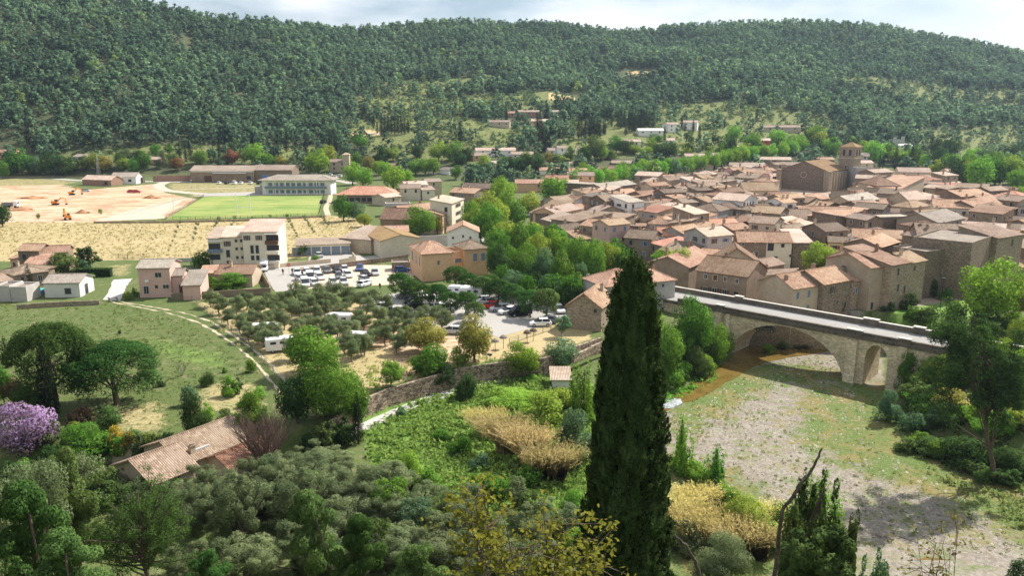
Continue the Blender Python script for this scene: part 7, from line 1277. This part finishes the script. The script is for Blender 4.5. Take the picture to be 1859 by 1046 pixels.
tips = np.array([tuple(t) for t in tips]); k = rr.choice(len(tips), 56000); dd = unit(rr.randn(56000, 3)); P = tips[k] + dd * (.95 * rr.rand(56000) ** .5)[:, None] * [1, 1, .55]
V, Fq = leafquads(rr, P, dd + [0, 0, .4], .14, .8, .4); nq = np.repeat(unit(dd + unit(P - [0, 0, h * .6]) * .5 + [0, 0, .3]), 4, 0); r = root('pine_tree', (x, 92, zg), 0, label='large dark aleppo pine with leaning trunk at the right edge', cat='pine tree'); ob('crown', rawmesh('crown', V, Fq, [FM['dark']], dict(nv=nq)), r); ob('trunk', m.mesh('trunk', [BARK]), r)
# giant cypress
CZ, CRD = [0, .05, .16, .47, .74, .9, .96, 1], [1.3, 1.75, 1.84, 1.48, 1.08, .78, .48, .06]
BCY = foliage('cypress sprays near', (.019, .036, .014), (.075, .11, .04), .18, hue=.05)
def bigcypress():
    d = 31; x, zg, h = atd(1154, 466, d); rr = np.random.RandomState(3); n = 95000; z = rr.rand(n) ** .85; prof = np.interp(z, CZ, CRD); a = rr.rand(n) * 6.28
    lob = .98 + .13 * np.sin(a * 6 + 3 * np.sin(z * 7)) + .08 * np.sin(a * 13 - z * 23) + .08 * np.sin(z * 47 + a * 3) + .05 * np.sin(z * 120 + a * 11); r_ = prof * lob * (1 - .28 * rr.rand(n) ** 2.2) + .05
    P = np.stack([r_ * np.cos(a), r_ * np.sin(a), z * h], -1); Nn = np.stack([np.cos(a), np.sin(a), .25 + 0 * a], -1)
    N2 = unit(Nn + rr.randn(n, 3) * .45); B = unit(np.array([0, 0, 1.0]) + rr.randn(n, 3) * .38 + Nn * .25); Tt = np.cross(N2, B); s = (.10 * (.6 + .9 * rr.rand(n)))[:, None]
    V = np.stack([P - B * s * .6, P - Tt * s * .5 + B * s * .2, P + B * s * 1.5, P + Tt * s * .5 + B * s * .2], 1).reshape(-1, 3)
    # loose shoots sticking out
    k = 620; aa = rr.rand(k) * 6.28; zq = rr.rand(k); pr = np.interp(zq, np.sort(z), prof[np.argsort(z)]); extraV = []
    for i in range(k):
        base = np.array([pr[i] * math.cos(aa[i]), pr[i] * math.sin(aa[i]), zq[i] * h]); dr_ = unit(np.array([math.cos(aa[i]) * .7, math.sin(aa[i]) * .7, 1.1])); L_ = rr.uniform(.2, .7)
        q = base + dr_ * (rr.rand(60, 1) * L_) + rr.randn(60, 3) * .045; vv, _ = leafquads(rr, q, rr.randn(60, 3), .055, .5, .45); extraV.append(vv)
    kq = len(V) // 4; V = np.concatenate([V] + extraV); nvb = unit(np.stack([np.cos(a), np.sin(a), .35 + 0 * a], -1) + rr.randn(n, 3) * .25); nvb = np.repeat(np.concatenate([nvb, np.repeat(np.stack([np.cos(aa), np.sin(aa), .5 + 0 * aa], -1), 60, 0)]), 4, 0); r = root('cypress', (x, d, zg - .2), 0, label='giant dark cypress towering in the centre foreground', cat='cypress'); ob('crown', rawmesh('crown', V, np.arange(len(V)).reshape(-1, 4), [BCY], dict(nv=nvb)), r)
    m = MB(); m.tube([(0, 0, -.5), (0, 0, h * .5), (0, 0, h * .94)], [.4, .25, .05], 8); c = MB(); zs = np.linspace(.02, .95, 16); c.tube([(0, 0, q * h) for q in zs], [.74 * float(np.interp(q, CZ, CRD)) for q in zs], 18); ob('inner_foliage', c.mesh('inner_foliage', [FM['cyp']]), r); ob('trunk', m.mesh('trunk', [BARK]), r)
    cn = MB(); 
    for i in range(90):
        q = rr.rand(); a_ = rr.rand() * 6.28; p_ = float(np.interp(q, np.sort(z), prof[np.argsort(z)])) * 1.0; X_ = (p_ * math.cos(a_), p_ * math.sin(a_), q * h); cn.tube([(X_[0], X_[1], X_[2] - .02), (X_[0], X_[1], X_[2] + .02)], .02, 6)
    ob('cones', cn.mesh('cones', [BARK2]), r)['kind'] = 'stuff'
bigcypress()
# reeds
def reeds(px, py, w, hpx, lean, label, fm, z=None, n=800):
    x, y, z = G(px, py); k = mpp(x, y, z); W_ = w * k; H_ = hpx * k; rr = np.random.RandomState(int(px)); Vs = []
    bx = rr.uniform(-.5, .5, n) * W_; by = rr.uniform(-.3, .3, n) * W_ * .8; hh = H_ * (.45 + .6 * rr.rand(n) ** .7); lx = lean * .35 + bx / W_ * .7 + rr.randn(n) * .16; ly = -.15 + rr.randn(n) * .2; bx = bx * .8
    for seg in range(3):
        t0, t1 = seg / 3, (seg + 1) / 3; wd = (.07, .06, .07, .015)
        def pt(t, s): a_ = .028 + .012 * rr.rand(n); return np.stack([bx + lx * hh * t * t + s * a_ * (1.2 - t * .5), by + ly * hh * t * t + s * .02, hh * (t - .12 * t * t)], -1)
        Vs.append(np.stack([pt(t0, -1), pt(t0, 1), pt(t1, 1), pt(t1, -1)], 1))
    V = np.concatenate(Vs).reshape(-1, 3); top = np.stack([bx + lx * hh, by + ly * hh, hh * .88], -1); kk_ = np.repeat(np.arange(n), 3); P = top[kk_] + rr.randn(len(kk_), 3) * [.12, .12, .18]; v2, _ = leafquads(rr, P, rr.randn(len(kk_), 3), .13, .8, .28); V = np.concatenate([V, v2])
    o = ob('reed_clump', rawmesh('reed_clump', V, np.arange(len(V)).reshape(-1, 4), [fm]), None, (x, y, z)); tag(o, label, 'reeds', 'cane reed clumps')
RE = foliage('dry cane', (.36, .27, .12), (.62, .50, .27), .3, 2.5, .05); RE2 = foliage('yellow grass', (.45, .38, .13), (.72, .62, .28), .3, 2.5, .05)
reeds(995, 868, 76, 74, .35, 'golden dry cane clump with feathery tops left of the giant cypress', RE); reeds(925, 822, 52, 80, -.5, 'leaning dry cane clump left of the golden one', RE); reeds(962, 842, 44, 84, -.2, 'dry cane clump between the two larger ones', RE); reeds(895, 790, 40, 56, -.7, 'low pale cane clump at the far left of the canes', RE2, n=900)
reeds(1290, 985, 120, 76, .1, 'yellow grass clump right of the giant cypress', RE2, n=1500); reeds(1350, 1010, 90, 80, .2, 'orange tinted grass clump beside the dead branch', RE); reeds(1262, 925, 70, 50, .1, 'pale yellow grass at the left edge of the gravel', RE2, n=900); reeds(1390, 960, 60, 56, .1, 'pale yellow grass tuft left of the junipers', RE2, n=700); reeds(1235, 950, 50, 60, .1, 'yellow grass clump touching the giant cypress', RE2, n=600)
# bare tree and dead branches
def branchy(base, h, spread, n1, n2, seed, r0, mat, name, label, cat='tree', lean=(0, 0)):
    rr = random.Random(seed); m = MB(); r = root(name, base, 0, label=label, cat=cat)
    def grow(p, d, L_, rad, lev):
        pts = [p]; q = p.copy(); dd = d.copy()
        for i in range(4): dd = (dd + Vector((rr.gauss(0, .09), rr.gauss(0, .09), .05))).normalized(); q = q + dd * L_ / 4; pts.append(q.copy())
        m.tube(pts, [rad * (1 - .17 * i) for i in range(5)], 5 if lev < 2 else 3)
        if lev < 3:
            for k in range(n2 + (2 if lev == 2 else 0)):
                s = pts[rr.randint(1, 4)]; a = rr.uniform(0, 6.28); nd = (dd + Vector((math.cos(a), math.sin(a), .25)) * rr.uniform(.25, .6)).normalized(); grow(s, nd, L_ * rr.uniform(.55, .8), rad * .5, lev + 1)
    for k in range(n1):
        a = 6.28 * k / n1 + rr.uniform(-.3, .3); grow(Vector((0, 0, 0)), Vector((math.cos(a) * spread, math.sin(a) * spread, 1)).normalized(), h * .5, r0, 0)
    ob('branches', m.mesh('branches', [mat]), r); return r
x, y, z = G(483, 858); k = mpp(x, y, z); branchy((x, y, z), 110 * k, .5, 12, 5, 3, .13, plain('bare twigs', (.20, .135, .115), .9, .25, 3), 'bare_tree', 'leafless brown tree growing beside the farmhouse roof')
x, y = U(330, 683, 0); branchy((x, y, 0), 2.4, .6, 5, 3, 8, .05, BARK2, 'bare_tree', 'tiny leafless tree in the meadow right of the umbrella pine')
def atz(px, py, d): r_ = ray(px, py); return Vector((r_[0] * d / r_[1], d, CAMZ + r_[2] * d / r_[1]))
DEADM = plain('charred dead wood', (.075, .06, .05), .95, .5, 14)
def deadbranch(pts, rad, label, twigs, d0):
    P = [atz(*p) for p in pts]; g0 = Vector((P[0].x + .05, P[0].y - .3, hz(P[0].x, P[0].y - .3) - .2)); P = [g0] + P; b = P[0].copy(); m = MB(); rr = random.Random(2); PP = []
    for i in range(len(P) - 1):
        for k in range(5): PP.append(P[i].lerp(P[i + 1], k / 5) - b + Vector((rr.gauss(0, .005), 0, rr.gauss(0, .004))))
    PP.append(P[-1] - b); m.tube(PP, [rad * (1.25 - .75 * i / len(PP)) * rr.uniform(.85, 1.15) for i in range(len(PP))], 8)
    for i, L_ in twigs: s = PP[i]; m.tube([s, s + Vector((L_ * .6, 0, L_ * .5)), s + Vector((L_, 0, L_ * 1.2))], [rad * .4, rad * .25, .004], 5)
    tag(ob('dead_branch', m.mesh('dead_branch', [DEADM]), None, b), label, 'dead branch')
deadbranch([(1405, 1060, 9), (1412, 1000, 9), (1420, 930, 9), (1450, 885, 9.1), (1478, 850, 9.2), (1492, 815, 9.3)], .027, 'long charred dead branch rising before the junipers', [(9, .12), (16, .1), (21, .07)], 9)
deadbranch([(1275, 1060, 8), (1262, 1020, 8), (1245, 990, 8), (1224, 972, 8)], .022, 'short curved dead branch at the foot of the giant cypress', [(8, -.08)], 8)
# oak scrub close to the camera
def oakscrub(base, targets, label, nleaf, leafr, fm, rb, seed, name='oak_bush'):
    rr = random.Random(seed); m = MB(); P = []; Nn = []; b = Vector(base)
    for t in targets:
        e = atz(*t) - b; s = Vector((rr.uniform(-.1, .1), rr.uniform(-.1, .1), 0)); mid = s.lerp(e, .5) + Vector((rr.uniform(-.15, .15), rr.uniform(-.15, .15), .12)); pts = [s, s.lerp(mid, .5) + Vector((rr.gauss(0, .06), 0, 0)), mid, mid.lerp(e, .5) + Vector((rr.gauss(0, .06), rr.gauss(0, .05), 0)), e]
        m.tube(pts, [rb, rb * .8, rb * .6, rb * .4, rb * .2], 6)
        for k in range(nleaf):
            q = pts[rr.choice([2, 2, 3, 3, 3])].lerp(pts[4], rr.random() ** .7); tw = q + Vector((rr.gauss(0, .16), rr.gauss(0, .16), rr.gauss(.03, .13))); m.tube([q, tw], [.005, .003], 3, cap=False)
            for j in range(7): P.append(tw + Vector((rr.gauss(0, .045), rr.gauss(0, .045), rr.gauss(0, .045)))); Nn.append((rr.gauss(0, .7), rr.gauss(-.2, .7), 1))
    P = np.array([tuple(p) for p in P]); Nn = unit(np.array(Nn)); rs = np.random.RandomState(seed); n = len(P); Tt = unit(np.cross(Nn, rs.randn(n, 3))); B = np.cross(Nn, Tt); s = (leafr * (.6 + .7 * rs.rand(n)))[:, None]
    ang = np.linspace(0, 2 * np.pi, 8, endpoint=False); rad = np.array([1.25, .8, .95, .7, 1.0, .7, .95, .8]); V = np.stack([P + Tt * s * (rad[i] * math.cos(ang[i])) + B * s * (.72 * rad[i] * math.sin(ang[i])) + Nn * s * .18 * (i % 2) for i in range(8)], 1).reshape(-1, 3)
    r = root(name, base, 0, label=label, cat='bush'); ob('branches', m.mesh('branches', [BARK]), r); ob('leaves', rawmesh('leaves', V, np.arange(len(V)).reshape(-1, 8), [fm]), r)
OAK = foliage('oak leaves', (.07, .10, .018), (.25, .25, .045), .35, 5, .10)
oakscrub((.35, 7.4, hz(.35, 7.4) - .1), [(835, 885, 7.6), (860, 905, 7.8), (880, 940, 7.5), (920, 960, 7.3), (985, 915, 7.6), (990, 960, 7.4), (1025, 945, 7.5), (1060, 985, 7.6), (1090, 965, 7.7), (1100, 1000, 7.5), (960, 1000, 7.2), (900, 990, 7.4), (850, 960, 7.6), (1040, 1020, 7.4), (880, 1030, 7.3), (1000, 1030, 7.2), (830, 930, 7.7), (1085, 1035, 7.4), (940, 1030, 7.2), (845, 1010, 7.5), (870, 890, 7.7), (1010, 990, 7.4)], 'oak scrub with yellow green leaves close in front at the bottom centre', 13, .033, OAK, .02, 4)
oakscrub((atz(1705, 1060, 9).x, 9, hz(atz(1705, 1060, 9).x, 9) - .1), [(1738, 965, 9), (1665, 975, 9), (1700, 985, 9.1), (1715, 975, 9), (1690, 1010, 9), (1725, 1000, 9), (1700, 1030, 9)], 'small dark leaved sprig at the bottom right over the gravel', 6, .025, foliage('dull oak leaves', (.07, .07, .025), (.18, .15, .06), .3, 5), .012, 6)
# ------------------------------------------------------------------ wooded hills (one mass)
def forestmat():
    q = NT('forest canopy', .8); t = q.t; t.nodes.remove(q.b); a = q.attr('tint'); s = q.attr('sp')
    pine = q.ramp(a, 0, 1, (.055, .115, .07), (.215, .335, .18)); leaf = q.ramp(a, 0, 1, (.11, .20, .04), (.32, .42, .09))
    c = q.mix(s, pine, leaf); n = q.noise(.012, 4, rough=.6); c = q.mix(q.math('MULTIPLY', q.ramp(n, .42, .60), .62), c, (.05, .09, .062))
    d = q.n('ShaderNodeBsdfDiffuse'); tr = q.n('ShaderNodeBsdfTranslucent'); ms = q.n('ShaderNodeMixShader'); ms.inputs[0].default_value = .35
    q.l(c, d.inputs[0]); q.l(q.crownnormal(.75), d.inputs['Normal']); q.l(c, tr.inputs[0]); q.l(d.outputs[0], ms.inputs[1]); q.l(tr.outputs[0], ms.inputs[2]); q.l(ms.outputs[0], [x for x in t.nodes if x.type == 'OUTPUT_MATERIAL'][0].inputs[0]); return q.m
def proto(seed, kind, n):
    rg = np.random.RandomState(seed); B = blobs(rg, kind)[: (12 if kind != 'cypress' else 46)]
    if kind == 'pine': B = blobs(rg, 'pine'); B[:, 2] = .12 + (B[:, 2] - .3) * 1.22
    P, N = crownpts(rg, B, n); V, Fq = leafquads(rg, P, N, .085, .45, .75); ctr = np.array([0, 0, .5]); return V, np.repeat(unit(unit(N) * .8 + unit(P - ctr) * .8 + [0, 0, .1]), 4, 0)
fr = np.random.RandomState(77)
PR = [proto(i, 'pine' if i < 5 else 'bush', 80) for i in range(8)]
N_ = 74000; xx = fr.uniform(-900, 1150, N_); yy = fr.uniform(415, 1260, N_); az_ = 929.5 + F * xx / yy * .985
r0_ = np.interp(az_, AZ, R0); rd_ = np.interp(az_, AZ, RD); t_ = (yy - r0_) / (rd_ - r0_)
ok = (az_ > -220) & (az_ < 2100) & ((t_ > -.0) | ((az_ > 640) & (t_ > -.1) & ~inside(TOWN, xx, yy) & (sdist(TOWN, xx, yy) < -8) & (az_ > 850))) & (t_ < 1.06)
xx, yy, t_, az_ = xx[ok], yy[ok], t_[ok], az_[ok]
cl = np.zeros(len(xx))
for p in CLEAR: cl = np.maximum(cl, sm(-6, 6, sdist(np.array([G(*q)[:2] for q in p]), xx, yy)))
VINE = [[(996, 168), (1045, 176), (1043, 184), (996, 182)], [(1135, 130), (1176, 129), (1176, 140), (1135, 140)]]
vn = np.zeros(len(xx), bool)
for p in VINE: vn |= sdist(np.array([G(*q)[:2] for q in p]), xx, yy) > -12
hx = np.array([h[0] for h in HOUSES]); hyy = np.array([h[1] for h in HOUSES]); hs = np.array([h[2] for h in HOUSES])
nearh = np.array([((x - hx) ** 2 + (y - hyy) ** 2 < (hs + 3) ** 2).any() or (((x * .97 - hx * (y - 1) / hyy) ** 2 < (hs + 1) ** 2) & (hyy > y) & (hyy - y < 26)).any() for x, y in zip(xx, yy)])
TL = np.array([q for q in TLOC if q[1] > 380]); TX, TY, TR_, TH_ = TL.T
for b0 in range(0, len(xx), 2000):
    x, y = xx[b0:b0 + 2000, None], yy[b0:b0 + 2000, None]
    nearh[b0:b0 + 2000] |= (((x - TX) ** 2 + (y - TY) ** 2 < (TR_ + 1.5) ** 2) | ((np.abs(x - TX * y / TY) < TR_ + 1.5) & (TY > y) & (TY - y < 30))).any(1)
flatb = (t_ < .1) & (az_ > 620) & (az_ < 1900)
patch = hnoise(xx * 2.3 + 40, yy * 2.9)
keep = ~vn & ~nearh & ~(flatb & (fr.rand(len(xx)) < .25)) & (fr.rand(len(xx)) < np.clip(.8 + .35 * patch, .3, 1))
xx, yy, t_, az_, cl = xx[keep], yy[keep], t_[keep], az_[keep], cl[keep]
n = len(xx); print('forest trees', n)
small = (cl > .5) & (fr.rand(n) < .88)
low = (t_ < .2) & (az_ > 600) & (fr.rand(n) < .3)
hgt = np.where(small, fr.uniform(1.6, 4.2, n), np.where(low, fr.uniform(4, 8, n), fr.uniform(7, 13.5, n))); wid = np.where(small, hgt * fr.uniform(1.1, 1.7, n), hgt * fr.uniform(.78, 1.15, n))
sp = np.where(small | low, np.clip(fr.normal(.55, .35, n), 0, 1), np.where(fr.rand(n) < .03, .8, np.clip(fr.normal(.05, .07, n), 0, .3)))
tint = np.clip(fr.normal(.5, .19, n), 0, 1); zz = height(xx, yy); Vs, Ts, Ss, Ns = [], [], [], []
kindi = np.where(small | low, fr.randint(5, 8, n), fr.randint(0, 5, n))
for k in range(8):
    I = np.where(kindi == k)[0]; P, NP = PR[k]; a = fr.uniform(0, 6.28, len(I)); c, s = np.cos(a)[:, None], np.sin(a)[:, None]
    x = (P[None, :, 0] * c - P[None, :, 1] * s) * wid[I, None] + xx[I, None]; y = (P[None, :, 0] * s + P[None, :, 1] * c) * wid[I, None] + yy[I, None]; z = P[None, :, 2] * hgt[I, None] + zz[I, None] - .3
    Ns.append(np.stack([NP[None, :, 0] * c - NP[None, :, 1] * s, NP[None, :, 0] * s + NP[None, :, 1] * c, NP[None, :, 2] + 0 * c], -1).reshape(-1, 3)); Vs.append(np.stack([x, y, z], -1).reshape(-1, 3)); Ts.append(np.repeat(tint[I], len(P))); Ss.append(np.repeat(sp[I], len(P)))
V = np.concatenate(Vs); T_ = np.concatenate(Ts); Sx = np.concatenate(Ss)
me = rawmesh('forest', V, np.arange(len(V)).reshape(-1, 4), [forestmat()], dict(tint=T_, sp=Sx, nv=np.concatenate(Ns))); tag(ob('forest', me), 'pine forest and scrub covering the hills behind the village', 'forest', kind='stuff')
# ------------------------------------------------------------------ tufts: ground cover nobody could count
def tufts(name, P2, z, n, size, mats_, label, seed, keepf=None):
    rr = np.random.RandomState(seed); lo, hi = P2.min(0), P2.max(0); x = rr.uniform(lo[0], hi[0], n * 2); y = rr.uniform(lo[1], hi[1], n * 2); ok = inside(P2, x, y) & (hnoise(x * 5, y * 5) > rr.uniform(-1.6, .7, n * 2))
    if keepf is not None: ok &= keepf(x, y)
    x, y = x[ok][:n], y[ok][:n]; n = len(x); z = height(x, y); k = 14; s = size * (.5 + rr.rand(n) ** 2 * 1.4); a = rr.rand(n, k) * 6.28; q = np.sqrt(rr.rand(n, k)) * s[:, None]
    P = np.stack([x[:, None] + q * np.cos(a), y[:, None] + q * np.sin(a), z[:, None] + s[:, None] * rr.uniform(.05, .9, (n, k))], -1).reshape(-1, 3); N = rr.randn(n * k, 3) + [0, 0, .6]
    V, Fq = leafquads(rr, P, N, 1, .5, .45); C = np.repeat(P, 4, 0); V = C + (V - C) * np.repeat(np.repeat(s * .42, k), 4)[:, None]
    tag(ob(name, rawmesh(name, V, Fq, [mats_])), label, 'ground cover', kind='stuff')
tufts('weeds', poly([(655, 800), (760, 745), (860, 715), (960, 695), (1090, 720), (1180, 800), (1150, 1000), (700, 960)], -4), -4, 5200, .42, foliage('lush weeds', (.08, .165, .03), (.20, .29, .08), .35, .6), 'lush green weeds below the lane', 1)
tufts('meadow_grass', poly([(-100, 556), (190, 546), (345, 585), (480, 690), (440, 790), (-100, 800)], 0), 0, 7000, .16, foliage('meadow grass tufts', (.13, .18, .05), (.22, .25, .10), .4, .3), 'uneven grass of the left meadow', 2)
tufts('riverbed_plants', poly([(1215, 745), (1340, 668), (1500, 640), (1600, 720), (1660, 780), (1780, 850), (1900, 900), (1900, 1010), (1600, 1000), (1230, 900)], -6), -6, 2600, .15, foliage('riverbed tufts', (.12, .17, .05), (.28, .32, .12), .3, .5), 'scattered green tufts on the dry riverbed', 3)
tufts('bank_scrub', poly([(1640, 720), (1900, 640), (1900, 960), (1680, 830)], -4), -3, 2600, .5, foliage('bank scrub', (.08, .13, .035), (.22, .24, .09), .3, .3), 'rough scrub on the right river bank', 4)
tufts('slope_scrub', np.array([(-60, 16), (60, 16), (60, 66), (-60, 66)]), 0, 4200, .55, foliage('slope scrub', (.07, .10, .04), (.17, .19, .10), .3, .3), 'low scrub on the near hillside', 5)
tufts('meadow_grass', poly([(345, 540), (520, 560), (900, 650), (700, 705), (560, 740), (480, 690)], 0), 0, 1500, .26, foliage('dry grass tufts', (.22, .22, .09), (.42, .38, .19), .3, .3), 'thin dry grass in the olive grove', 6)
tufts('bank_scrub', poly([(1180, 690), (1300, 640), (1300, 690), (1200, 740)], -6), -6, 700, .4, FM['lime'], 'green plants along the left river bank', 7)
tufts('field_margin', poly([(560, 690), (700, 660), (860, 640), (900, 655), (700, 704), (600, 740)], 0), 0, 500, .3, FM['yg'], 'green weeds along the top of the stone wall', 8)
def stones(name, P2, n, label, seed, mat):
    rr = np.random.RandomState(seed); lo, hi = P2.min(0), P2.max(0); x = rr.uniform(lo[0], hi[0], n * 2); y = rr.uniform(lo[1], hi[1], n * 2); ok = inside(P2, x, y) & (hnoise(x * 7 + 9, y * 7) > rr.uniform(-1.3, .9, n * 2)); x, y = x[ok][:n], y[ok][:n]; n = len(x)
    base_ = np.array([(1, 0, 0), (0, 1, 0), (-1, 0, 0), (0, -1, 0), (.1, .1, .8)], float); s = .05 + .22 * rr.rand(n) ** 5; a = rr.rand(n) * 6.28; V = base_[None] * (.7 + .6 * rr.rand(n, 5, 3)); c_, s_ = np.cos(a)[:, None], np.sin(a)[:, None]
    V = np.stack([(V[..., 0] * c_ - V[..., 1] * s_) * s[:, None] + x[:, None], (V[..., 0] * s_ + V[..., 1] * c_) * s[:, None] + y[:, None], V[..., 2] * s[:, None] + height(x, y)[:, None] - .02], -1).reshape(-1, 3)
    T3 = np.array([(0, 1, 4), (1, 2, 4), (2, 3, 4), (3, 0, 4)]); Fq = (T3[None] + 5 * np.arange(n)[:, None, None]).reshape(-1, 3); tag(ob(name, rawmesh(name, V, Fq, [mat])), label, 'stones', kind='stuff')
stones('pebbles', poly([(1225, 760), (1340, 690), (1450, 650), (1530, 660), (1560, 720), (1600, 820), (1800, 930), (1900, 1040), (1640, 1030), (1480, 940), (1300, 900), (1230, 860)], -6), 9000, 'pale river stones strewn over the dry gravel bed', 9, plain('river stone', (.31, .28, .24), .9, .5, .9))
tufts('straw', poly([(-60, 404), (200, 403), (590, 393), (655, 404), (700, 428), (735, 455), (520, 470), (250, 472), (-60, 476)], 0), 0, 6500, .26, foliage('straw tufts', (.36, .31, .14), (.55, .47, .25), .3, .3), 'cut straw and dry grass of the pale field', 10)
# ------------------------------------------------------------------ haze
hm = bpy.data.materials.new('haze'); hm.use_nodes = True; ht = hm.node_tree; ht.nodes.remove(ht.nodes['Principled BSDF']); pv = ht.nodes.new('ShaderNodeVolumePrincipled'); pv.inputs['Color'].default_value = (.6, .77, 1, 1); pv.inputs['Density'].default_value = .00008; pv.inputs['Anisotropy'].default_value = .3
ht.links.new(pv.outputs[0], [n for n in ht.nodes if n.type == 'OUTPUT_MATERIAL'][0].inputs['Volume'])
m = MB(); m.box(-2600, 2600, -500, 3200, -14, 330); tag(ob('haze', m.mesh('haze', [hm])), 'thin blue haze over the valley', 'haze', kind='stuff')
# ------------------------------------------------------------------ labels that single things out
LM = [('the bell tower', 1532, 300), ('the church', 1460, 325), ('the yellow house', 1526, 444), ('the cream apartment block', 440, 450), ('the pink house', 290, 500), ('the ochre building', 780, 475), ('the white gabled house', 838, 430), ('the sports warehouse', 420, 315), ('the two storey pavilion', 535, 337), ('the green pitch', 450, 375),
      ('the giant cypress', 1150, 620), ('the brown bridge house', 1320, 510), ('the beige riverside house', 1470, 530), ('the two tone house', 1390, 450), ('the tall white town house', 1362, 380), ('the white hipped house', 1265, 405), ('the tall dark gable', 1045, 355), ('the orange town house', 1030, 380), ('the long mansion', 1740, 380), ('the big hipped house', 1635, 335),
      ('the huge rendered building', 1715, 445), ('the roofless shell', 1788, 430), ('the ruined tower', 1629, 272), ('the red clad building', 1383, 262), ('the bright white villa', 1182, 240), ('the long white villa', 900, 275), ('the long brick house', 960, 206), ('the garages', 585, 450), ('the stone barn', 712, 392), ('the salmon roofed school', 665, 350), ('the tan villa', 620, 300), ('the white depot', 222, 325),
      ('the big broad tree', 570, 640), ('the rubble stone barn', 1060, 565), ('the golden brown tree', 862, 610), ('the track', 420, 620), ('the farmhouse', 340, 840), ('the car park entrance', 515, 500), ('the umbrella pine row', 850, 530), ('the blue cars', 729, 488), ('the cream village house', 820, 380), ('the plane avenue', 1240, 312), ('the stained grey wall', 1262, 440), ('the pyramid roofed house', 1672, 372), ('the two chimney house', 1572, 365), ('the right edge trees', 1800, 320), ('the long beige villa', 1420, 235), ('the vineyard patch', 1020, 176), ('the broad yellow green tree', 1484, 470), ('the broad mottled roof', 1497, 385), ('the left edge', 0, 330)]
ORD = ['', 'first', 'second', 'third', 'fourth', 'fifth', 'sixth', 'seventh', 'eighth', 'ninth', 'tenth', 'eleventh', 'twelfth', 'thirteenth', 'fourteenth', 'fifteenth', 'sixteenth', 'seventeenth', 'eighteenth', 'nineteenth', 'twentieth']
keys = {}
for o, ds, px, py in AUTO:
    if 'label' in o or not ds: continue
    nm, lx, ly = min(LM, key=lambda q: (q[1] - px) ** 2 + 2.2 * (q[2] - py) ** 2); dx, dy = px - lx, py - ly
    rel = ('right of' if dx > 0 else 'left of') if abs(dx) > 1.3 * abs(dy) else ('behind' if dy < 0 else 'in front of')
    keys.setdefault((ds, rel, nm), []).append((px, py, o))
for (ds, rel, nm), lst in keys.items():
    lst.sort(key=lambda q: (q[0], q[1])); n = len(lst)
    for i, (px, py, o) in enumerate(lst):
        if n == 1: o['label'] = f'{ds} {rel} {nm}'
        elif i == 0: o['label'] = f'leftmost {ds} {rel} {nm}'
        elif i == n - 1: o['label'] = f'rightmost {ds} {rel} {nm}'
        else: o['label'] = f'{ORD[min(i + 1, 20)]} {ds} from left, {rel} {nm}' if n < 22 else f'{ds} {rel} {nm}'
for o in SC.objects:
    lb = o.get('label')
    if lb and len(lb.split()) > 16:
        w_ = [q for q in lb.split() if q not in ('the', 'of')]; o['label'] = ' '.join(w_[:16])
